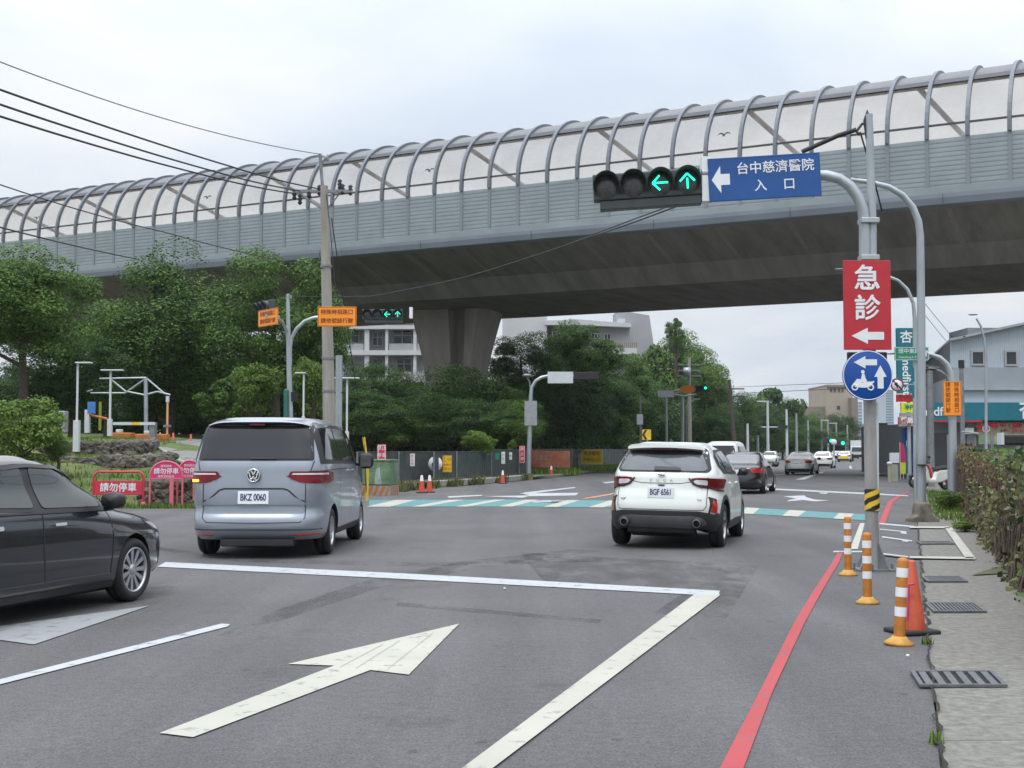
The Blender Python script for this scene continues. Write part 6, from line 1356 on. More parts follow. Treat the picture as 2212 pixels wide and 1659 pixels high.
# ------------------------------------------------------------------ cabinet, hoarding, banners
Yc = gnd(820, 1070).y; t = thing('utility_cabinet', 'green utility cabinet with faded poster and orange striped plinth right of the van', 'cabinet', (GX(812, Yc), Yc, 0), R(-14))
z_ = lambda py: ZH(py, Yc)
MB().bbox((-.5, 0, z_(1048)), (.5, .9, z_(996))).build('body', M['box_green'], t, bevel=.02)
MB().bbox((-.53, -.03, z_(996)), (.53, .93, z_(992.5))).build('lid', M['box_green'], t, bevel=.01)
dm = MB(); dm.bbox((-.48, -.014, z_(1046)), (-.01, .0, z_(999))); dm.bbox((.01, -.014, z_(1046)), (.42, .0, z_(999))); dm.build('door', M['box_green'], t, bevel=.006)
MB().add([(-.05, -.018, z_(1046)), (.22, -.018, z_(1046)), (.14, -.018, z_(1008)), (-.0, -.018, z_(1014))], [(0, 1, 2, 3)]).build('poster', M['graffiti'], t)
MB().bbox((-.52, -.02, 0), (.52, .95, z_(1049))).build('plinth', M['kerb'], t)
hzm = MB()
for k in range(-1, 6): hzm.prism([(max(-.515, min(.515, a)), b) for a, b in ((-.55 + k * .22, .01), (-.55 + k * .22 + .11, .01), (-.55 + k * .22 + .26, z_(1049) - .01), (-.55 + k * .22 + .15, z_(1049) - .01))], -.026, -.021, 'y')
hzm.build('hazard_stripes', M['hz_orange'], t)
hz2 = MB()
for k in range(4): hz2.prism([(.05 + k * .22, .01), (.16 + k * .22, .01), (.26 + k * .22 if k < 3 else .9, z_(1049) - .01), (.15 + k * .22, z_(1049) - .01)], .521, .526, 'x')
hz2.build('hazard_stripes', M['hz_orange'], t)
def fence_pt(px): xs, ys = [740, 800, 985, 1150, 1340, 1420], [57, 59, 67, 80, 130, 165]; Y = float(np.interp(px, xs, ys)); return Y
def signboard(name, label, px0, px1, py0, py1, Y, m, lines=(), rz=0., post=None, border=None, grp=None, cat='sign', ink=None, t=.03):
    cx_, cy_ = (px0 + px1) / 2, (py0 + py1) / 2; w, h = (px1 - px0) / F * Y / cos(rz), (py1 - py0) / F * Y
    s = thing(name, label, cat, tuple(at(cx_, cy_, Y)), rz, grp); board(s, 'board', w, h, m, (0, 0, 0), edge=border, t=t)
    for (body, size, dx_, dy_, im) in lines: text(body, size * h, im, s, (dx_ * w, -t / 2 - .004, dy_ * h), bold=0)
    if post: o = MB(); o.tube([(post[0] * w, .05, -at(cx_, cy_, Y).z), (post[0] * w, .05, h / 2)], post[1], 8); o.build('post', M['galv'] if len(post) < 3 else post[2], s)
    return s
hd = thing('hoarding', 'long dark green site hoarding along the far left roadside', 'fence', (GX(985, 67), 67, 0)); h0 = Vector((GX(985, 67), 67, 0))
pts_ = [(770, 57.5), (860, 61), (935, 64.5), (936, 62.5), (985, 64.5), (1060, 69), (1120, 75.5), (1150, 79.5)]
for i in range(len(pts_) - 1):
    a, b = pts_[i], pts_[i + 1]; A_, B_ = Vector((GX(*a), a[1], 0)) - h0, Vector((GX(*b), b[1], 0)) - h0
    if (B_ - A_).length < 3 and i == 2: continue
    d = (B_ - A_); L_ = d.length; d.normalize(); nn = Vector((d.y, -d.x, 0)); n = max(2, int(L_ / .3)); top = 1.55 - (973 - 978 + 6) * 0 - .08 + .1 * (i > 4)
    fm = MB(); vs = []
    for k in range(n * 2 + 1):
        p_ = A_ + d * (L_ * k / (n * 2)) + nn * (.02 if k % 2 else -.02); vs += [(p_.x, p_.y, .12), (p_.x, p_.y, top)]
    fm.add(vs, [(2 * k, 2 * k + 2, 2 * k + 3, 2 * k + 1) for k in range(n * 2)]); fm.build('panel', M['hoard'], hd, fix=False)
    p_ = A_ - nn * -.04; MB().box((p_.x, p_.y, top / 2), (.07, .07, top + .06)).build('post', M['galv_dark'], hd)
    tr_ = MB(); tr_.tube([A_ + Vector((0, 0, top)), B_ + Vector((0, 0, top))], .03, 6); tr_.build('top_rail', M['hoard'], hd)
f2 = thing('hoarding', 'lower far hoarding behind the banners, reaching the chevron sign', 'fence', (GX(1150, 84), 84, 0)); h0 = Vector((GX(1150, 84), 84, 0))
for i, (a, b) in enumerate((((1148, 84), (1235, 96)), ((1235, 96), (1345, 118)), ((1345, 118), (1400, 135)))):
    A_, B_ = Vector((GX(*a), a[1], 0)) - h0, Vector((GX(*b), b[1], 0)) - h0; d = (B_ - A_).normalized(); nn = Vector((d.y, -d.x, 0)); n = 14; vs = []
    for k in range(n * 2 + 1):
        p_ = A_.lerp(B_, k / (2 * n)) + nn * (.02 if k % 2 else -.02); vs += [(p_.x, p_.y, .2), (p_.x, p_.y, 1.66)]
    MB().add(vs, [(2 * k, 2 * k + 2, 2 * k + 3, 2 * k + 1) for k in range(n * 2)]).build('panel', M['hoard'], f2, fix=False)
    MB().box((A_.x, A_.y - .06, .85), (.08, .08, 1.75)).build('post', M['galv_dark'], f2)
signboard('notice_sign', 'yellow square notice on the hoarding', 945, 976, 984, 1020, 63.3, M['yellow'], [('施工中', .30, 0, .24, M['brd_red']), ('請減速慢行', .17, 0, -.06, M['brd_red']), ('注意安全', .2, 0, -.3, M['brd_red'])], R(-18), border=(M['sign_ink'], .015))
t = thing('round_sign', 'white and blue round sign just left of the yellow square notice', 'sign', tuple(at(940, 1002, 63)), R(-18)); MB().lathe([(.001, 0), (.36, 0), (.36, .02), (.001, .02)], n=28, axis='y').build('disc', M['sign_white'], t); sy = MB(); sy.prism([(-.1, -.25), (.1, -.25), (.2, 0), (.08, .1), (.08, .2), (-.08, .2), (-.08, .1), (-.2, 0)], -.006, -.002, 'y'); sy.build('symbol', M['sign_blue'], t)
signboard('notice_sign', 'narrow white vertical notice on the hoarding above the cone pair', 886, 896, 980, 1007, 62, M['sign_white'], [('施', .2, 0, .33, M['brd_red']), ('工', .2, 0, .1, M['brd_red']), ('中', .2, 0, -.12, M['brd_red']), ('停', .2, 0, -.34, M['brd_red'])], R(-18))
signboard('notice_sign', 'narrow white vertical notice above the lone cone', 1083, 1091, 976, 1002, 71, M['sign_white'], [('小', .22, 0, .25, M['ink']), ('心', .22, 0, -.05, M['ink'])], R(-18))
signboard('notice_sign', 'short white notice between the lone cone and the striped post', 1100, 1106, 977, 993, 73, M['sign_white'], [('慢', .3, 0, 0, M['sign_green'])], R(-18))
signboard('notice_sign', 'red and white banded vertical notice at the hoarding corner', 1122, 1134, 963, 1000, 75, M['brd_red'], [('禁', .22, 0, .3, M['sign_white']), ('止', .22, 0, .02, M['sign_white']), ('停', .22, 0, -.28, M['sign_white'])], R(-18), border=(M['sign_white'], .02))
signboard('notice_sign', 'red and white sign standing on the green cabinet', 815, 834, 960, 994, Yc + .3, M['brd_red'], [('禁止', .3, 0, .25, M['sign_white']), ('停車', .3, 0, -.2, M['sign_white'])], 0, border=(M['sign_white'], .02))
signboard('banner', 'faded red banner stretched on the far fence', 1150, 1230, 974, 1010, 83, M['red_b'], [('工程施工', .34, -.18, .08, M['sign_backg']), ('請小心', .26, .25, -.05, M['hz_orange'])], R(-40), cat='banner')
signboard('banner', 'yellow banner with dark red writing on the far fence', 1256, 1301, 971, 1003, 98, M['yellow'], [('慈濟醫院', .3, 0, .22, M['sign_ink']), ('停車場入口', .26, 0, -.2, M['sign_ink'])], R(-30), border=(M['sign_white'], .03), cat='banner')
t = thing('teal_notice', 'small teal notice on the hoarding right of the yellow square', 'sign', tuple(at(1084 - 10, 986, 69))); 
board(t, 'board', .22, .35, M['sign_green'], (0, 0, 0))
# kerbs: blocks along the far left roadside
kp = [(800, 1066), (860, 1059), (935, 1052), (1000, 1048), (1075, 1043), (1150, 1035)]
for i in range(len(kp) - 1):
    a, b = gnd(*kp[i]), gnd(*kp[i + 1]); d = (b - a); n = Vector((-d.y, d.x, 0)).normalized() * .35
    m_ = MB(); e_ = d * .012; a2, b2 = a + e_, b - e_
    zt = .26; m_.add([a2, b2, b2 + n, a2 + n, a2 + Vector((0, 0, zt)), b2 + Vector((0, 0, zt)), b2 + n + Vector((0, 0, zt)), a2 + n + Vector((0, 0, zt))], [(0, 1, 5, 4), (1, 2, 6, 5), (2, 3, 7, 6), (3, 0, 4, 7), (4, 5, 6, 7)])
    tag(m_.build('kerb', M['kerb'], bevel=.03), kind='structure')
kp = [(1150, 1034), (1200, 1031), (1235, 1026), (1300, 1017), (1400, 1004), (1600, 991)]; vs = []; m_ = MB()
for i in range(len(kp) - 1):
    a, b = gnd(*kp[i]), gnd(*kp[i + 1]); d = (b - a); n = Vector((-d.y, d.x, 0)).normalized() * .2; u_ = Vector((0, 0, .15)); m_.add([a, b, b + n, a + n, a + u_, b + u_, b + n + u_, a + n + u_], [(0, 1, 5, 4), (1, 2, 6, 5), (2, 3, 7, 6), (3, 0, 4, 7), (4, 5, 6, 7)])
tag(m_.build('kerb', M['kerb']), kind='structure')
vg = MB(); vv = [gnd(1150, 1036) + Vector((0, .3, .12)), gnd(1235, 1026) + Vector((0, .3, .12)), gnd(1400, 1004) + Vector((0, .5, .12)), gnd(1600, 991) + Vector((0, 1, .12)), Vector((GX(1600, 330), 330, .12)), Vector((GX(1400, 140), 140, .12)), Vector((GX(1150, 90), 90, .12))]
vg.add(vv, [tuple(range(len(vv)))]); tag(vg.build('grass_verge', M['grass'], fix=False), kind='structure')
grasspatch('grass', 'green grass of the verge under the far banners', [(GX(1150, 80), 78, GX(1240, 88), 92, lambda x, y: .12), (GX(1220, 90), 90, GX(1330, 105), 108, lambda x, y: .12), (GX(1280, 110), 105, GX(1380, 125), 130, lambda x, y: .12)], 3500, .3, M['leaf_light'], 8)
grasspatch('grass', 'weeds growing between the kerb blocks and the hoarding', [(gnd(kp_[0], kp_[1]).x - .2, gnd(kp_[0], kp_[1]).y + .5, gnd(kp_[0], kp_[1]).x + 1.2, gnd(kp_[0], kp_[1]).y + 2.4, lambda x, y: .02) for kp_ in ((805, 1064), (840, 1060), (880, 1056), (935, 1051), (985, 1048), (1040, 1044), (1100, 1038))], 700, .3, M['leaf_vine'], 9)
# ------------------------------------------------------------------ red barrier and pink signs
Y = 35.2; t = thing('barrier', 'red no parking barrier with rounded tube frame at the roadside', 'barrier', (GX(257, Y), Y, 0))
w = 108 / F * Y; z_ = lambda py: ZH(py, Y); fr = MB()
fr.tube([(-w / 2, 0, .05), (-w / 2, 0, z_(1035)), (-w / 2 + .03, 0, z_(1025)), (-w / 2 + .12, 0, z_(1019)), (w / 2 - .12, 0, z_(1019)), (w / 2 - .03, 0, z_(1025)), (w / 2, 0, z_(1035)), (w / 2, 0, .05)], .03, 8); fr.tube([(-w / 2, 0, z_(1066)), (w / 2, 0, z_(1066))], .02, 6); fr.build('frame', M['brd_red'], t)
board(t, 'board', w * .95, (1069 - 1039) / F * Y, M['brd_red'], (0, 0, z_(1054)))
text('請勿停車', .25, M['sign_white'], t, (0, -.02, z_(1054)), bold=.004)
for s in (-1, 1): MB().lathe([(.001, -.03), (.08, -.03), (.08, .03), (.001, .03)], (s * w / 2, 0, .08), 14, axis='y').build('castor', M['pink_light'], t)
def pink(label, px0, px1, top, basepy, dY=0.):
    Y = 35.1 + dY * .3; cx_ = (px0 + px1) / 2; w = (px1 - px0) / F * Y; t = thing('arched_sign', label, 'sign', (GX(cx_, Y), Y, 0), 0, 'pink no parking signs'); z_ = lambda py: ZH(py, Y); zb = z_(1034 - dY * .6); zt = z_(top); r = w / 2
    arc_ = [(-r * cos(pi * k / 18), zb + (zt - zb) * sin(pi * k / 18) ** .8) for k in range(19)]
    bd = MB(); bd.prism(arc_, -.012, .012, 'y'); bd.build('board', M['pink'], t)
    fr = MB(); fr.tube([(-r, 0, 0)] + [(a, 0, b) for a, b in arc_] + [(r, 0, 0)], .028, 8); fr.tube([(-r, 0, zb), (r, 0, zb)], .02, 6); fr.build('frame', M['pink_light'], t)
    MB().bbox((.1, -.03, 0), (.2, .03, zb)).build('leg', M['pink_light'], t)
    text('靜思精舍', .075, M['sign_white'], t, (0, -.02, zb + (zt - zb) * .72), bold=0); text('請勿停車', .17, M['sign_white'], t, (0, -.02, zb + (zt - zb) * .42), bold=.002); text('感恩您的配合', .075, M['sign_white'], t, (0, -.02, zb + (zt - zb) * .12), bold=0)
    return t
pink('pink round topped no parking sign, left one of two beside the red barrier', 325, 395, 997, 1091)
pink('pink round topped no parking sign, right one of two, partly behind the van', 384, 436, 995, 1088, 1.3)
# ------------------------------------------------------------------ car park entrance on the left
def lampbox(label, px, Y, top, base, bx, pw, head=None, grp='white lamp posts at the car park entrance'):
    o = at(px, base, Y); t = thing('lamp_post', label, 'lamp post', tuple(o), 0, grp); z_ = lambda py: ZH(py, Y) - o.z
    MB().bbox((-bx / 2, -bx / 2, 0), (bx / 2, bx / 2, z_(top[1]))).build('box_base', M['white_box'], t, bevel=.01)
    MB().bbox((-pw / 2, -pw / 2, z_(top[1])), (pw / 2, pw / 2, z_(head[2] if head else top[0]) - .02)).build('post', M['white_box'], t)
    if head: MB().bbox((head[0], -.18, z_(head[2]) - .025), (head[1], .1, z_(head[2]) + .025)).build('lamp_head', M['white_box'], t, bevel=.02)
    return t
lampbox('white lamp post with square box base on the stone wall', 165, 45, (818, 908), 976, .2, .06, (-.05, .5, 784))
lampbox('white lamp post with flat T head beside the gantry', 237, 50, (802, 905), 942, .17, .07, (-.35, .5, 800))
lampbox('white lamp post with flat head right of the concrete utility pole', 749, 52, (818, 932), 975, .16, .07, (-.5, .5, 817))
lampbox('white lamp post with angled head between mast and concrete pole', 655, 54, (838, 900), 960, .14, .07, (-.35, .1, 806))
Yg = 56; o = at(316, 946, Yg); t = thing('gantry', 'grey steel gantry frame over the car park entrance', 'gantry', tuple(o)); og = lambda px, py: at(px, py, Yg) - o
MB().tube([(0, 0, -.3), og(315, 816)], .09, 10).build('column', M['galv'], t)
tr_ = MB()
for a, b in (((215, 818), (316, 816)), ((188, 846), (200, 842)), ((196, 849), (270, 849)), ((270, 849), (316, 817)), ((240, 820), (272, 846)), ((316, 817), (356, 851)), ((318, 852), (340, 846)), ((340, 846), (368, 853)), ((275, 846), (316, 854))): tr_.tube([og(*a), og(*b)], .045, 6)
tr_.build('truss', M['galv'], t)
o = at(245, 944, 53); t = thing('barrier_gate', 'white and yellow striped parking barrier arm across the ramp', 'barrier', tuple(o)); ob = lambda px, py: at(px, py, 53) - o
MB().bbox(tuple(ob(322, 946)), tuple(ob(334, 912) + Vector((0, .4, 0)))).build('machine', M['galv_dark'], t)
m_ = MB(); xs = [245, 262, 285, 303, 312, 335]
for k in range(5):
    a, b = ob(xs[k], 915), ob(xs[k + 1], 915); m_.bbox((a.x, -.05, a.z - .06), (b.x, .05, b.z + .06), (0, 0, 1, 0, 0)[k])
m_.build('arm', [M['white_box'], M['hz_yellow']], t)
for (x0, x1, py, lb) in ((240, 288, 943, 'left'), (295, 364, 946, 'right')):
    o = at((x0 + x1) / 2, py, 54); t = thing('traffic_island', f'low yellow kerbed island under the gantry, {lb} one', 'kerb island', tuple(o)); w = (x1 - x0) / F * 54
    MB().bbox((-w / 2, -.3, -.1), (w / 2, .3, .16)).build('kerb_edge', M['hz_orange'], t, bevel=.04); MB().bbox((-w / 4, -.15, .16), (0, .15, .3)).build('white_block', M['white_box'], t, bevel=.03)
o = at(361, 946, 54); t = thing('striped_post', 'slim orange and white post at the right end of the entrance', 'post', tuple(o)); MB().tube([(0, 0, 0), (0, 0, ZH(858, 54) - o.z)], .045, 8).build('post', mat('peach paint', (.6, .33, .14), .5), t); MB().box((0, 0, ZH(862, 54) - o.z), (.12, .12, .25)).build('lamp', M['white_box'], t); MB().box((0, 0, ZH(920, 54) - o.z), (.3, .15, .1)).build('reader', M['galv_dark'], t)
o = at(190, 935, 53); t = thing('sign_post', 'blue square sign on a white post behind the parking barrier', 'sign', tuple(o)); MB().bbox((-.12, -.1, 0), (.06, .1, ZH(885, 53) - o.z)).build('post', M['white_box'], t); MB().bbox((.0, -.12, ZH(893, 53) - o.z), (.32, -.08, ZH(868, 53) - o.z)).build('board', M['blue_box'], t)
o = at(207, 905, 53); t = thing('boom_arm', 'raised orange and black boom left of the gantry post', 'barrier', tuple(o)); MB().tube([at(192, 896, 53) - o, at(232, 905, 53) - o], .05, 8).build('arm', M['hz_orange'], t)
o = at(126, 935, 52); t = thing('ticket_booth', 'pale grey ticket machine between the bush and the white post', 'ticket machine', tuple(o)); MB().bbox((-.33, -.2, 0), (.33, .2, ZH(888, 52) - o.z)).build('housing', M['sign_backg'], t, bevel=.03); MB().bbox((-.22, -.215, ZH(915, 52) - o.z), (.2, -.2, ZH(895, 52) - o.z)).build('screen', M['win'], t)
o = at(216, 905, 57); t = thing('sign_post', 'narrow lime green sign beside the gantry lamp post', 'sign', tuple(o)); MB().bbox((-.03, -.1, -.5), (.07, .0, ZH(868, 57) - o.z)).build('board', mat('olive yellow board', (.3, .32, .05)), t)
# ------------------------------------------------------------------ mid distance poles and signs
Yh = 74; o = Vector((GX(1142, Yh), Yh, 0)); t = thing('signal_pole', 'curved signal pole holding blank white and grey sign backs over the hoarding', 'signal pole', tuple(o)); oh = lambda px, py: at(px, py, Yh) - o
MB().tube([(0, 0, 0), oh(1143, 970), oh(1146, 870), oh(1147, 850)] + [oh(*k) for k in ((1149, 836), (1157, 823), (1170, 815), (1185, 812), (1290, 812))], [.14, .13, .12, .11, .1, .1, .1, .09, .06], 12).build('curved_post', M['galv'], t)
MB().tube([oh(1146, 850), oh(1144, 825), oh(1138, 815)], .05, 8).build('camera_stem', M['galv_dark'], t)
b_ = MB(); b_.lathe([(.001, -.1), (.7, -.1), (1, 0), (.7, .08), (.001, .12)], n=14); q = oh(1139, 811); b_.v = [(v_[0] * .3 + q.x, v_[1] * .2 + q.y, v_[2] * .9 + q.z) for v_ in b_.v]; b_.build('camera', M['galv_dark'], t)
sb_ = MB(); q = oh(1266, 812); sb_.bbox((q.x - .72, q.y - .1, q.z - .22), (q.x + .72, q.y + .1, q.z + .22)); sb_.build('signal_back', M['black'], t, bevel=.03)
signboard('blank_sign', 'white blank back of a wide sign on the curved pole arm', 1183, 1238, 803, 828, Yh - .15, M['sign_back'])
signboard('blank_sign', 'grey blank upright sign back halfway up the curved pole', 1133, 1160, 866, 919, Yh - .2, M['sign_backg'])
def polething(name, label, px, Y, top, r, m, cat='pole', grp=None, lean=0, base=0):
    t = thing(name, label, cat, (GX(px, Y), Y, base), 0, grp); MB().tube([(0, 0, 0), (lean, 0, ZH(top, Y) - base)], [r, r * .65], 8).build('post', m, t); return t
t = polething('sign_post', 'slim dark pole with a small white plate left of the chevron sign', 1384, 88, 855, .09, M['galv_dark']); MB().box((-.05, -.1, ZH(906, 88)), (.42, .03, .7)).build('plate', M['sign_back'], t); MB().tube([(0, 0, ZH(856, 88)), (.2, 0, ZH(850, 88)), (1.9, 0, ZH(862, 88))], .03, 6).build('cable_arm', M['galv_dark'], t)
t = thing('chevron_sign', 'yellow chevron sign pointing left above the white suv roof', 'sign', (GX(1397, 70), 70, 0)); zz_ = ZH(939, 70); MB().box((0, 0, zz_), (.48, .03, .56)).build('board', M['hz_yellow'], t)
c2_ = MB(); c2_.prism([(.04, zz_ + .26), (-.12, zz_), (.04, zz_ - .26), (-.1, zz_ - .26), (-.24, zz_), (-.1, zz_ + .26)], -.022, -.016, 'y'); c2_.build('chevron', M['ink'], t); MB().tube([(.05, .04, 0), (.05, .04, zz_)], .05, 8).build('post', M['galv'], t)
t = polething('sign_post', 'T shaped post with blank grey sign back left of the orange oval sign', 1440, 96, 858, .11, M['galv']); MB().box((-.05, -.1, ZH(851, 96)), (1.2, .04, .5)).build('board', M['sign_back'], t)
t = thing('signal_pole', 'white signal post with orange oval board and green far signal', 'signal pole', (GX(1474, 102), 102, 0)); oi_ = Vector((GX(1474, 102), 102, 0)); oj = lambda px, py: at(px, py, 102) - oi_
MB().tube([(0, 0, 0), oj(1475, 858)], [.13, .1], 10).build('post', M['white_box'], t); MB().tube([oj(1445, 851), oj(1478, 856), oj(1505, 852)], .07, 8).build('mast_arm', M['galv'], t); MB().tube([oj(1452, 846), oj(1466, 842), oj(1480, 842)], .05, 8).build('mast_arm', M['galv'], t)
b_ = MB(); q = oj(1485, 841); ov = [(.62 * cos(a) + q.x, .33 * sin(a) + q.z) for a in np.linspace(0, 2 * pi, 25)[:-1]]; b_.prism(ov, -.15, -.11, 'y'); b_.build('oval_board', M['sign_orange'], t)
signal_head(t, tuple(oj(1514, 838)), ['off', 'off', 'green'], 0, s=.36, lens=.28)
t = polething('street_lamp', 'thin curved lamp right of the white signal post', 1482, 104, 880, .08, M['galv_dark'], 'street lamp'); o = Vector((GX(1482, 104), 104, 0)); MB().tube([at(1482, 882, 104) - o, at(1486, 872, 104) - o, at(1504, 862, 104) - o], .05, 6).build('arm', M['galv'], t); MB().box(tuple(at(1505, 862, 104) - o), (.5, .2, .12)).build('lamp_head', M['galv'], t)
t = polething('utility_pole', 'utility pole with stacked crossarms among the tallest trees left of the open sky', 1490, 112, 772, .2, M['pole_conc'], 'utility pole'); o = Vector((GX(1490, 112), 112, 0))
ca_ = MB()
for py in (788, 800, 812): c = at(1490, py, 112) - o; ca_.box(tuple(c), (2.0, .12, .12))
ca_.build('crossarms', M['galv_dark'], t)
MB().lathe([(.001, 0), (.3, 0), (.3, .7), (.001, .7)], tuple(at(1483, 812, 112) - o + Vector((0, -.35, 0))), 12).build('transformer', M['galv'], t)
t = polething('utility_pole', 'weathered wooden utility pole standing alone against the open sky', 1589, 140, 820, .24, M['bark'], 'utility pole', lean=-.6); o = Vector((GX(1589, 140), 140, 0)); ca_ = MB()
for py in (840, 856): c = at(1586, py, 140) - o; ca_.box(tuple(c), (2.2, .14, .14))
ca_.build('crossarms', M['bark'], t)
for i, (px, Y, tp, m_, lb) in enumerate([(1615, 160, 915, 'white_box', 'short white lamp column right of the wooden utility pole'), (1659, 175, 867, 'white_box', 'tall white lamp column below the feathery tree'), (1700, 190, 884, 'white_box', 'tall pale column carrying the dark far signal head'), (1721, 205, 893, 'galv', 'grey column right of the pale column with the signal head'),
                                       (1746, 220, 908, 'galv', 'grey column below the left wing of the tan building'), (1775, 235, 905, 'galv', 'grey column left of the far green signals'), (1789, 245, 908, 'galv', 'column beside the far green signal'), (1807, 255, 914, 'galv', 'column just right of the far green signals'), (1831, 265, 918, 'galv', 'last thin column before the signal pole'), (1637, 165, 940, 'galv_dark', 'thin dark column left of the tall white lamp column')]):
    t = polething('lamp_column', lb, px, Y, tp, .22, M[m_], 'lamp column', 'lamp columns along the far road')
    if i in (2,):
        o = Vector((GX(px, Y), Y, 0)); MB().tube([at(1641, 923, Y) - o, at(1700, 923, Y) - o], .12, 6).build('mast_arm', M['galv'], t); MB().box(tuple(at(1690, 922, Y) - o + Vector((0, -.2, 0))), (1.4, .3, .5)).build('signal_back', M['black'], t)
    if i in (1, 6, 7): MB().box((-.6, 0, ZH(tp, Y)), (1.6, .3, .15)).build('lamp_head', M['white_box'], t)
for px, py, lb in ((1790, 952, 'left'), (1815, 957, 'right')):
    o = at(px, py, 185); t = thing('traffic_signal', f'tiny lit green signal far down the road, {lb} one of two', 'traffic signal', (o.x, o.y, 0)); MB().tube([(.8, .1, 0), (.8, .1, o.z)], .08, 6).build('post', M['galv'], t); signal_head(t, (0, 0, o.z), ['off', 'green'], 0, s=.75, lens=.66, lower=False)
o = at(1801, 955, 184); t = thing('round_sign', 'small white round sign between the two far green signals', 'sign', (o.x, o.y, 0)); MB().lathe([(.001, -.05), (.42, -.05), (.42, 0), (.001, 0)], (0, 0, o.z), 16, axis='y').build('disc', M['sign_white'], t); MB().tube([(0, .05, 0), (0, .05, o.z)], .07, 6).build('post', M['galv'], t)
o = at(1905, 918, 120); t = thing('traffic_signal', 'dark back of a signal sticking out right of the signal pole', 'traffic signal', (GX(1880, 120), 120, 0)); d = at(1905, 918, 120) - Vector((GX(1880, 120), 120, 0)); MB().tube([(0, 0, 0), (0, 0, d.z), (d.x, 0, d.z)], .09, 8).build('post', M['galv_dark'], t); MB().box((d.x, 0, d.z), (1.0, .3, .4)).build('signal_back', M['black'], t, bevel=.05)
# ------------------------------------------------------------------ buildings
def facade_windows(parent, rects, Y, o, m=M['win'], frame=M['wall_white'], d=.12, bars=True):
    for (x0, y0, x1, y1) in rects:
        a, b = at(x0, y1, Y) - o, at(x1, y0, Y) - o
        w = MB().bbox((a.x, a.y - .05, a.z), (b.x, a.y + .05, b.z)).build('window', m, parent)
        f = MB(); t = .09; yy = a.y - .09
        for p, q in (((a.x - t, a.z - t), (b.x + t, a.z)), ((a.x - t, b.z), (b.x + t, b.z + t)), ((a.x - t, a.z), (a.x, b.z)), ((b.x, a.z), (b.x + t, b.z))): f.bbox((p[0], yy - .03, p[1]), (q[0], yy + .06, q[1]))
        if bars:
            n = max(2, int((b.x - a.x) / .9))
            for k in range(1, n): x = a.x + (b.x - a.x) * k / n; f.bbox((x - .04, yy, a.z), (x + .04, yy + .05, b.z))
            zc = a.z + (b.z - a.z) * .6; f.bbox((a.x, yy, zc - .04), (b.x, yy + .05, zc + .04))
        f.build('frame', frame, w)
Yh_ = 170; o = Vector((GX(820, Yh_), Yh_, 0)); hs = thing('hospital', 'white hospital block with open galleries between the utility pole and the viaduct pier', 'building', tuple(o)); oo = lambda px, py, d=0: at(px, py, Yh_) - o + Vector((0, d, 0))
def slab(parent, name, m, x0, y0, x1, y1, d0, d1, oo=oo): a, b = oo(x0, y1), oo(x1, y0); return MB().bbox((a.x, a.y + d0, a.z), (b.x, a.y + d1, b.z)).build(name, m, parent)
slab(hs, 'wall', M['wall_grey'], 700, 600, 915, 975, 2.2, 14)
for y0, y1 in ((644, 652), (703, 711), (757, 767), (816, 825), (872, 880)): slab(hs, 'floor_slab', M['wall_white'], 700, y0, 925, y1, -.3, 2.6)
for x0, x1 in ((786, 798), (831, 839), (892, 900), (918, 925), (738, 744)): slab(hs, 'column', M['wall_white'], x0, 600, x1, 975, 0, .8)
slab(hs, 'balustrade', M['wall_grey'], 700, 742, 785, 757, .2, .5); slab(hs, 'balustrade', M['wall_grey'], 840, 742, 918, 757, .2, .5); slab(hs, 'balustrade', M['wall_grey'], 840, 803, 918, 816, .2, .5)
o2 = o; Yw = Yh_ + 2; facade_windows(hs, [(806, 717, 826, 746), (850, 714, 888, 742), (858, 775, 888, 803), (745, 714, 775, 740), (806, 775, 826, 800)], Yw, o)
Y2 = 190; o = Vector((GX(1230, Y2), Y2, 0)); h2 = thing('hospital_wing', 'pale hospital wing with flat eaves and balcony above the trees right of the pier', 'building', tuple(o)); oo2 = lambda px, py: at(px, py, Y2) - o
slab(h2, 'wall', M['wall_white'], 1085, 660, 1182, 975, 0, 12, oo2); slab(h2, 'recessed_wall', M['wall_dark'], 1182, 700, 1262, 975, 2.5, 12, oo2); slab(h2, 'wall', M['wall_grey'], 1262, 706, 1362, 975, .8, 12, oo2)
slab(h2, 'eave', M['wall_white'], 1178, 693, 1262, 703, -.8, 6, oo2)
ev = MB(); a, b, c, d = oo2(1230, 690), oo2(1362, 700), oo2(1362, 708), oo2(1230, 703); ev.add([(q.x, q.y + y_, q.z) for y_ in (-1.0, 9) for q in (a, b, c, d)], [(0, 1, 2, 3), (4, 7, 6, 5), (0, 4, 5, 1), (3, 2, 6, 7), (1, 5, 6, 2), (0, 3, 7, 4)]); ev.build('eave', M['wall_white'], h2)
ev = MB(); a, b, c, d = oo2(1340, 660), oo2(1420, 660), oo2(1422, 975), oo2(1340, 975); b = oo2(1412, 672); b2_ = oo2(1423, 745); ev.add([(q.x, q.y + y_, q.z) for y_ in (6, 14) for q in (a, b, b2_, c, d)], [(0, 1, 2, 3, 4), (9, 8, 7, 6, 5), (0, 5, 6, 1), (1, 6, 7, 2), (2, 7, 8, 3), (3, 8, 9, 4), (4, 9, 5, 0)]); ev.build('rear_block', M['wall_grey'], h2)
slab(h2, 'balcony', M['wall_white'], 1322, 753, 1374, 766, -1.2, 1, oo2); rl = MB()
for k in range(12): x = 1324 + k * 4.4; a, b = oo2(x, 753), oo2(x + 2.2, 741); rl.bbox((a.x, a.y - 1.2, a.z), (b.x, a.y - 1.1, b.z))
rl.build('railing', M['wall_tan2'], h2); slab(h2, 'rooftop_unit', M['wall_white'], 1338, 700 - 14, 1352, 706, 1.5, 4, oo2)
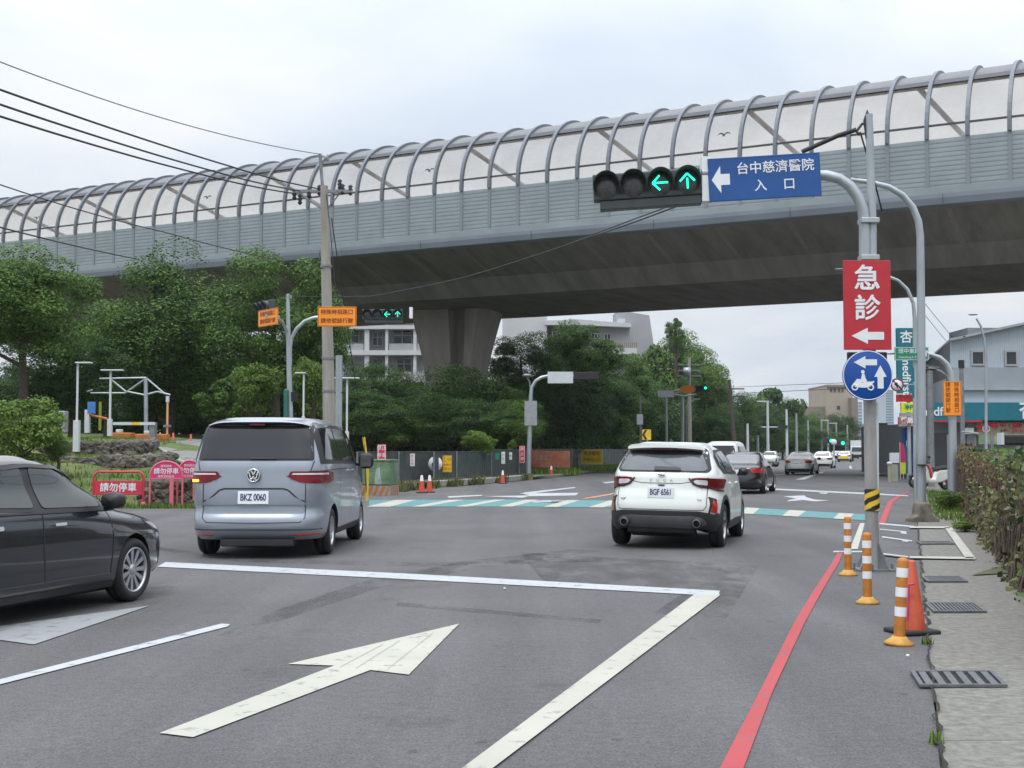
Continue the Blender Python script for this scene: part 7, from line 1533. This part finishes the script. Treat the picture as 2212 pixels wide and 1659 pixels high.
facade_windows(h2, [(1194, 716, 1208, 742), (1278, 722, 1290, 745), (1306, 722, 1318, 750)], Y2 + .6, o)
Y3 = 330; o = Vector((GX(1790, Y3), Y3, 0)); tb = thing('tan_building', 'tan tower block with a low wing above the far roadside trees', 'building', tuple(o)); oo3 = lambda px, py: at(px, py, Y3) - o
slab(tb, 'tower', M['wall_tan'], 1787, 836, 1842, 978, 0, 20, oo3); slab(tb, 'low_wing', M['wall_tan2'], 1735, 878, 1787, 978, 2, 18, oo3); slab(tb, 'roof_edge', M['wall_tan2'], 1785.5, 831, 1844, 836, -.4, 20.4, oo3); slab(tb, 'side_wing', M['wall_tan2'], 1834, 860, 1846, 978, -3, 12, oo3)
facade_windows(tb, [(1793, 839, 1797, 846), (1801, 839, 1805, 846), (1810, 839, 1814, 846), (1818, 839, 1822, 846), (1808, 877, 1814, 884)], Y3, o, bars=False, frame=M['wall_tan2'])
for nm, lb, x0, x1, tp, Y, n, m_, sidem in (('glass_tower', 'hazy pale blue high rise peeping out left of the signal pole', 1849, 1864, 868, 700, 16, 'tower', 'tower_glass'), ('apartment_tower', 'tall striped apartment tower far away right of the signal pole', 1914, 1932, 842, 620, 24, 'tower', 'tower_glass'),
                                        ('apartment_tower', 'low hazy apartment block at the foot of the striped tower', 1890, 1925, 919, 560, 9, 'tower', 'tower_glass'), ('office_block', 'hazy bluish low block far away left of the signal pole', 1850, 1872, 915, 520, 8, 'tower', 'tower_glass'), ('apartment_tower', 'faint grey block behind the shop signs', 1926, 1952, 930, 480, 7, 'tower', 'tower_glass')):
    o = Vector((GX((x0 + x1) / 2, Y), Y, 0)); t = thing(nm, lb, 'building', tuple(o)); w = (x1 - x0) / F * Y; h = ZH(tp, Y)
    MB().bbox((-w / 2, 0, 0), (w / 2, 18, h)).build('wall', M[m_], t); s_b = MB()
    for k in range(n): z = h * (k + .4) / n; s_b.bbox((-w / 2 + w * .06, -.25, z), (w / 2 - w * .06, .1, z + h / n * .5))
    s_b.build('window_bands', M[sidem], t)
# shop on the right
Ys = 66; o = Vector((GX(2130, Ys), Ys, 0)); shp = thing('shop_building', 'blue grey sheet clad shop building with teal sign band on the right', 'building', tuple(o)); os_ = lambda px, py, d=0: at(px, py, Ys) - o + Vector((0, d, 0))
gb = MB(); pts = [(2052, 975), (2052, 737), (2080, 731), (2212, 701), (2330, 675), (2330, 975)]; P_ = [os_(*q) for q in pts]
P_ = [Vector((q.x, q.y, q.z if i not in (0, 5) else 0)) for i, q in enumerate(P_)]; n = len(P_)
gb.add([(q.x, 0, q.z) for q in P_] + [(q.x + 4.4, 17.7, q.z) for q in P_], [tuple(range(n)), tuple(reversed(range(n, 2 * n)))] + [(i, n + i, n + (i + 1) % n, (i + 1) % n) for i in range(n)]); gb.build('wall', M['wall_blue'], shp)
rb_ = MB()
for k in range(60):
    x = P_[1].x + (P_[4].x - P_[1].x) * (k + .5) / 60; zt_ = np.interp(x, [q.x for q in P_[1:5]], [q.z for q in P_[1:5]]) - .1; rb_.bbox((x - .025, -.03, ZH(796, Ys)), (x + .025, -.002, float(zt_)))
rb_.build('cladding_ribs', M['wall_blue'], shp)
rf_ = MB(); 
for i in range(1, 4): a, b = P_[i], P_[i + 1]; rf_.add([(a.x - .1, -.35, a.z), (b.x, -.35, b.z), (b.x + 4.4, 17.9, b.z), (a.x + 4.3, 17.9, a.z), (a.x - .1, -.35, a.z + .12), (b.x, -.35, b.z + .12), (b.x + 4.4, 17.9, b.z + .12), (a.x + 4.3, 17.9, a.z + .12)], [(0, 1, 5, 4), (4, 5, 6, 7), (0, 3, 2, 1), (0, 4, 7, 3), (1, 2, 6, 5)])
rf_.build('roof', M['galv'], shp)
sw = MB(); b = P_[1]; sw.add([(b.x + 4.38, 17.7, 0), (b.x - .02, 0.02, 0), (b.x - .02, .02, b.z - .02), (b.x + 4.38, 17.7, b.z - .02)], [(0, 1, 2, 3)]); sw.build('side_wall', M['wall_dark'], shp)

slab(shp, 'canopy_wall', M['wall_blue2'], 2052, 795, 2330, 842, -.5, 0, os_); slab(shp, 'canopy_wall', M['wall_blue'], 2052, 844, 2330, 872, -.7, 0, os_); slab(shp, 'ledge', M['galv'], 2052, 841, 2330, 844.5, -.9, 0, os_)
sb2 = slab(shp, 'sign_band', M['teal'], 1996, 871, 2330, 909, -1.1, -.7, os_)
text('medfirst', .62, M['sign_white'], shp, tuple(os_(2012, 891) + Vector((0, -1.13, 0))), bold=.01); text('杏一', 1.0, M['sign_white'], shp, tuple(os_(2225, 889) + Vector((0, -1.13, 0))), bold=.02)
slab(shp, 'red_trim', M['sign_red'], 1996, 909, 2105, 913, -1.12, -.7, os_)
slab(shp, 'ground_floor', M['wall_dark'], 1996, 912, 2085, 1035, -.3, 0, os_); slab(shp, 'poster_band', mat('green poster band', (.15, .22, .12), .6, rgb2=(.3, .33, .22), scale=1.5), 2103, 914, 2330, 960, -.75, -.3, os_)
text('大愛感恩環保', .62, M['brd_red'], shp, tuple(os_(2172, 927) + Vector((0, -.78, 0))), bold=.02); MB().lathe([(.14, 0), (.14, -.02), (.2, -.02), (.2, 0)], tuple(os_(2118, 927) + Vector((0, -.78, 0))), 16, axis='y').build('emblem', M['sign_white'], shp)
slab(shp, 'ground_floor', M['wall_grey'], 2085, 912, 2103, 1035, -.35, 0, os_); slab(shp, 'air_conditioner', M['white_box'], 2071, 925, 2090, 938, -.9, -.3, os_)
facade_windows(shp, [(2100, 761, 2122, 786), (2173, 761, 2193, 787)], Ys, o, frame=M['wall_grey'], bars=False)
slab(shp, 'rooftop_tank', M['wall_grey'], 2150, 692, 2230, 712, 4, 7, os_)
slab(shp, 'shop_window', M['win'], 2004, 935, 2050, 1030, -.42, -.3, os_)
t = thing('store_building', 'dim low shopfront between the banners and the tall curved pole', 'building', (GX(1985, 75), 75, 0)); o = Vector((GX(1985, 75), 75, 0)); oq = lambda px, py: at(px, py, 75) - o
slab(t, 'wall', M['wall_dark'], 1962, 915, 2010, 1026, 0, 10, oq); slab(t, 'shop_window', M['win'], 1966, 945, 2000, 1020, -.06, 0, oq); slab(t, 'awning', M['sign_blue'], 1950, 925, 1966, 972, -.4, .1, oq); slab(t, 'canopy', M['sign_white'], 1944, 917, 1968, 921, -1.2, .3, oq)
# sign tower of the pharmacy
Yt = 62; o = Vector((GX(1955, Yt), Yt, 0)); st = thing('shop_sign_tower', 'stacked teal, red and yellow shop signs on a tall post', 'sign', tuple(o)); ot = lambda px, py: at(px, py, Yt) - o
MB().tube([(.25, .15, 0), (.25, .15, ot(1955, 712).z)], .09, 10).build('post', M['galv'], st)
def stb(m_, x0, y0, x1, y1, txt=None, size=.5, im='sign_white', rot=False, line=None):
    a, b = ot(x0, y1), ot(x1, y0); bo = MB().bbox((a.x, -.12, a.z), (b.x, .12, b.z)).build('sign_panel', M[m_], st)
    if txt: text(txt, size, M[im], bo, ((a.x + b.x) / 2, -.13, (a.z + b.z) / 2), rot=(pi / 2, R(90), 0) if rot else (pi / 2, 0, 0), bold=.01)
stb('teal', 1938, 709, 1974, 850); stb('sign_red', 1937, 852, 1974, 868, '營業中', .24, 'sign_ink'); stb('lime', 1946, 870, 1974, 891, '停P', .3, 'sign_green'); stb('red_b', 1941, 901, 1974, 917, '藥局', .3, 'sign_white'); stb('sign_backg', 1944, 892, 1974, 900)
text('杏', .62, M['sign_white'], st, tuple(ot(1956, 730) + Vector((0, -.13, 0))), bold=.01); text('medfirst', .55, M['sign_white'], st, tuple(ot(1956, 812) + Vector((0, -.13, 0))), rot=(pi / 2, R(90), 0), bold=.008)
# flags and small shop signs at the kerb
for i, (px, tp, m_, lb) in enumerate(((1944, 955, 'pink', 'pink and yellow feather flag at the shop kerb'), (1951, 960, 'teal', 'teal and white feather flag at the shop kerb'), (1959, 952, 'sign_blue', 'dark blue feather flag nearest the shop'))):
    Y = 70 + i; o = Vector((GX(px, Y), Y, 0)); t = thing('feather_flag', lb, 'flag', tuple(o), 0, 'feather flags at the shop kerb'); h = ZH(tp, Y); MB().tube([(0, 0, 0), (0, 0, h)], .02, 6).build('pole', M['white_box'], t)
    f_ = MB(); f_.prism([(0.02, .3), (.28, .3), (.32, h * .6), (.2, h * .95), (.02, h)], -.01, .01, 'y'); f_.build('cloth', M[m_], t)
    if i == 0: g_ = MB(); g_.prism([(.02, .3), (.285, .3), (.31, h * .45), (.02, h * .45)], -.016, -.011, 'y'); g_.build('yellow_field', M['lime'], t)
o = Vector((GX(1930, 66), 66, 0)); t = thing('post_box', 'small white square sign on a pale block at the kerb', 'sign', tuple(o)); MB().bbox((-.18, -.1, 0), (.2, .1, ZH(1003, 66))).build('block', mat('pale olive block', (.25, .26, .2)), t); MB().bbox((-.22, -.12, ZH(1000, 66)), (.25, .0, ZH(978, 66))).build('board', M['sign_back'], t)
o = Vector((GX(1921, 64), 64, 0)); t = thing('roadside_post', 'short pale post beside the orange truck', 'post', tuple(o)); MB().tube([(0, 0, 0), (0, 0, .85)], .1, 10).build('post', mat('pale olive paint', (.28, .27, .2)), t); MB().lathe([(.001, 0), (.13, 0), (.13, .12), (.001, .16)], (0, 0, .85), 12).build('cap', M['white_box'], t)
# scooters parked before the shop
def scooter(label, loc, rz, body, grp='scooters parked before the shop'):
    t = thing('scooter', label, 'scooter', loc, rz, grp)
    for x in (-.62, .62):
        w = MB(); w.lathe([(.15, -.05), (.24, -.05), (.26, 0), (.24, .05), (.15, .05), (.15, -.05)], (x, 0, .26), 20, axis='y'); w.build('wheel', M['tyre'], t)
    b = MB(); b.prism([(-.85, .62), (-.75, .45), (-.35, .30), (.15, .26), (.28, .34), (.34, .75), (.46, 1.0), (.36, 1.02), (.24, .80), (.16, .46), (-.08, .44), (-.16, .70), (-.30, .78), (-.80, .80)], -.13, .13, 'y'); b.build('body', body, t, bevel=.05)
    s_ = MB(); s_.prism([(-.78, .80), (-.14, .76), (-.12, .83), (-.4, .88), (-.78, .90)], -.13, .13, 'y'); s_.build('seat', M['black'], t, bevel=.03)
    h = MB(); h.tube([(.36, -.33, 1.06), (.40, 0, 1.04), (.36, .33, 1.06)], .02, 8); h.tube([(.40, 0, 1.04), (.62, 0, .28)], .03, 8); h.build('handlebar', M['black'], t)
    MB().prism([(.4, .5), (.62, .55), (.86, .42), (.82, .5), (.6, .66), (.42, .64)], -.09, .09, 'y').build('front_fender', body, t, bevel=.02)
    MB().lathe([(.001, 0), (.07, 0), (.05, .04), (.001, .05)], (.44, 0, .92), 12, axis='x').build('headlight', M['lamp_white'], t)
    MB().box((-.86, 0, .68), (.05, .16, .07)).build('taillight', M['lamp_red2'], t)
    m_ = MB()
    for s in (-1, 1): m_.tube([(.36, s * .2, 1.06), (.34, s * .3, 1.25)], .01, 5); m_.box((.34, s * .3, 1.27), (.02, .12, .08))
    m_.build('mirrors', M['black'], t); return t
scooter('white and red scooter at the front of the parked row', tuple(Vector((GX(2012, 50), 50, .02))), R(200), M['paint_white'])
scooter('dark scooter behind the white and red one', tuple(Vector((GX(2006, 53), 53, .02))), R(185), M['paint_black'])
scooter('red scooter mostly hidden behind the post and the white one', tuple(Vector((GX(2025, 51.5), 51.5, .02))), R(170), M['lamp_red2'])
scooter('grey scooter farthest back in the parked row', tuple(Vector((GX(2022, 58), 58, .02))), R(190), M['paint_champ'])
# ------------------------------------------------------------------ fence and vines on the right
FX = lambda Y: 1.25 + .3125 * Y
fo = Vector((FX(20), 20, 0)); fn = thing('vine_fence', 'rusty sheet fence carrying vines along the right walk', 'fence', tuple(fo))
ysf = [9.5, 12, 14.5, 17, 20, 23, 26.5, 30.5, 35, 40, 45, 49.5]; rnf = random.Random(9)
for i in range(len(ysf) - 1):
    a, b = Vector((FX(ysf[i]) + .25, ysf[i], 0)) - fo, Vector((FX(ysf[i + 1]) + .25, ysf[i + 1], 0)) - fo; top = 1.45 + rnf.uniform(-.1, .08) + (.12 if i > 7 else 0); d = (b - a); L_ = d.length; d.normalize(); nn = Vector((d.y, -d.x, 0)); n = int(L_ / .12); vs = []
    for k in range(n + 1): p_ = a + d * (L_ * k / n) + nn * (.02 if k % 2 else -.02); vs += [(p_.x, p_.y, .05), (p_.x, p_.y, top - .0 + rnf.uniform(-.015, .015))]
    MB().add(vs, [(2 * k, 2 * k + 2, 2 * k + 3, 2 * k + 1) for k in range(n)]).build('sheet_panel', M['rust'], fn, fix=False)
for i, Y in enumerate((12, 20, 27, 35, 43)): p_ = Vector((FX(Y) + .3, Y, 0)) - fo; MB().tube([p_, p_ + Vector((0, 0, 1.9 if i > 1 else 1.62))], .035, 8).build('post', M['galv_dark'], fn)
p_ = Vector((FX(49.5), 49.5, 0)) - fo; MB().tube([p_, p_ + Vector((0, 0, 2.15))], .12, 10).build('end_post', M['galv'], fn)
a, b = Vector((FX(33) + .3, 33, 1.98)) - fo, Vector((FX(45) + .3, 45, 2.2)) - fo; MB().tube([a, b], .03, 6).build('top_rail', M['galv'], fn)
def vine(label, y0, y1, n, size, m, z0, z1, off, seed, stems=0, bulge=.25, dens=None):
    rng = np.random.default_rng(seed); Yv = y0 + (y1 - y0) * rng.random(n) ** 1.0; nc = 60; cc = np.column_stack([y0 + (y1 - y0) * rng.random(nc), z0 + (z1 - z0) * rng.random(nc)]); ii = rng.integers(0, nc, n)
    Yv = np.clip(cc[ii, 0] + rng.normal(size=n) * .5, y0, y1); Z = np.clip(cc[ii, 1] + rng.normal(size=n) * .22, .02, z1 + .1)
    X = FX(Yv) + off + .2 - bulge * rng.random(n) ** .7 - .25 * np.exp(-Z * 3.5) * rng.random(n)
    P = np.column_stack([X, Yv, Z]) - np.array([FX((y0 + y1) / 2), (y0 + y1) / 2, 0]); nr = rng.normal(size=(n, 3)) * .7 + np.array([-.6, -.5, .4]); nr /= np.linalg.norm(nr, axis=1)[:, None]; t = np.cross(nr, rng.normal(size=(n, 3))); t /= np.linalg.norm(t, axis=1)[:, None]; b = np.cross(nr, t); s = size * rng.uniform(.5, 1.4, n)[:, None]
    V = np.stack([P - t * s, P - b * s * .6, P + t * s, P + b * s * .6], 1).reshape(-1, 3)
    th_ = thing('vine', label, 'vine', (FX((y0 + y1) / 2), (y0 + y1) / 2, 0)); me = bpy.data.meshes.new('leaves'); me.from_pydata(V.tolist(), [], np.arange(n * 4).reshape(-1, 4).tolist()); me.materials.append(m); me.update(); o = bpy.data.objects.new('leaves', me); col.objects.link(o); o.parent = th_
    if stems:
        sm = MB(); rs = random.Random(seed)
        for k in range(stems):
            Y = rs.uniform(y0, y1); x = FX(Y) + off + .15 - rs.uniform(0, .2) - FX((y0 + y1) / 2); h = rs.uniform(.6, 1) * z1; r = rs.uniform(.006, .022)
            sm.tube([(x - rs.uniform(0, .12), Y - (y0 + y1) / 2, 0), (x + rs.uniform(-.05, .05), Y - (y0 + y1) / 2 + rs.uniform(-.15, .15), h * .5), (x + .05, Y - (y0 + y1) / 2 + rs.uniform(-.2, .2), h)], [r, r * .8, r * .4], 5, caps=False)
        sm.build('stems', M['stem'], th_, fix=False)
    return th_
vine('green and cream leaved vine at the near end of the fence', 9, 18, 1700, .045, M['leaf_vine'], 0, 1.3, -.05, 21, 260)
vine('dry brown stemmed vine in the middle of the fence', 17, 30, 1500, .035, M['leaf_dry'], .2, 1.4, 0, 22, 600)
vine('pale leaved vine low on the middle of the fence', 18, 30, 1100, .045, M['leaf_vine'], 0, .8, -.08, 24, 120)
vine('brown and yellow vine at the far end of the fence', 29, 48, 1500, .05, M['leaf_dry'], 0, 1.6, 0, 23, 520)
vine('green leafy creeper covering the fence edge at the picture border', 8.5, 14.5, 1200, .045, M['leaf_mid'], .1, 1.3, .02, 26, 0)
vine('green creeper hanging over the fence top behind the brown vines', 15, 36, 1100, .05, M['leaf_mid'], 1.0, 1.45, .2, 27, 0, .4)
def shrub(label, px, py, wpx, top, kind):
    g = gnd(px, py); Y = g.y; t = thing('shrub', label, 'shrub', tuple(g)); c = bpy.data.objects.new('foliage', CR[kind]); col.objects.link(c); c.parent = t; r = wpx / F * Y / 2; h = (py - top) / F * Y; c.scale = (r, r, h / 2.2); st_ = MB(); st_.tube([(0, 0, 0), (0, 0, h * .5)], .02, 6); st_.build('stem', M['stem'], t); return t
shrub('bright green leafy weeds at the foot of the far fence end', 2052, 1105, 70, 1052, 'light'); shrub('green tuft spreading onto the walk by the white corner line', 2085, 1150, 60, 1122, 'light')
grasspatch('grass', 'grass strip between the walk and the vine fence', [(FX(y) - .45, y, FX(y) + .2, y + 2.2, lambda x, y_: .02) for y in np.arange(28, 48, 2.0)], 160, .13, M['leaf_light'], 5)
vg = MB(); vv = [Vector((EDGE_R(a) + w_, a, .024)) for a, w_ in ((20, 2.0), (30, 1.6), (50, 1.5))] + [Vector((FX(a) + 4, a, .024)) for a in (50, 20)] + [Vector((FX(17) + 1, 17, .024)), Vector((FX(14), 16, .024))]; vg.add(vv, [tuple(range(len(vv)))]); tag(vg.build('soil', M['dirt'], fix=False), kind='structure')
t = thing('black_cover', 'black sheet bundle on top of the fence at the right border', 'cover', tuple(at(2192, 950, 24))); MB().box((0, 0, 0), (.45, .3, .2)).build('sheet', M['black'], t, bevel=.04); MB().box((-.26, 0, .02), (.06, .2, .22)).build('clip', M['white_box'], t)
# small litter and pebbles on the asphalt
for i, (px, py, m_, lb) in enumerate(((1090, 1275, 'sign_white', 'tiny scrap of white litter on the asphalt inside the stop line'), (1961, 1422, 'sign_white', 'small white pebble at the joint by the leaning bollard'))):
    g = gnd(px, py); b_ = MB(); b_.lathe([(.001, -.01), (.016, 0), (.01, .008), (.001, .01)], n=7); o = b_.build('litter', M[m_]); o.location = tuple(g + Vector((0, 0, .02))); tag(o, lb, 'litter')
t = grasspatch('weeds', 'tiny weed tufts growing in the joint of the walk', [(EDGE_R(y) - .03, y, EDGE_R(y) + .04, y + .1, lambda x, y_: .02) for y in (6.9, 10.4)], 30, .05, M['leaf_light'], 15)

# ------------------------------------------------------------------ haze
hb = MB().bbox((-900, -70, -1.2), (900, 1500, 90)).build('haze', M['white_box']); tag(hb, kind='stuff'); hb.data.materials.clear()
hm = bpy.data.materials.new('thin haze'); hm.use_nodes = True; ht = hm.node_tree; ht.nodes.remove(ht.nodes['Principled BSDF']); pv = ht.nodes.new('ShaderNodeVolumePrincipled')
pv.inputs['Density'].default_value = .00013; pv.inputs['Color'].default_value = (.85, .9, .96, 1); ht.links.new(pv.outputs[0], ht.nodes['Material Output'].inputs['Volume']); hb.data.materials.append(hm)
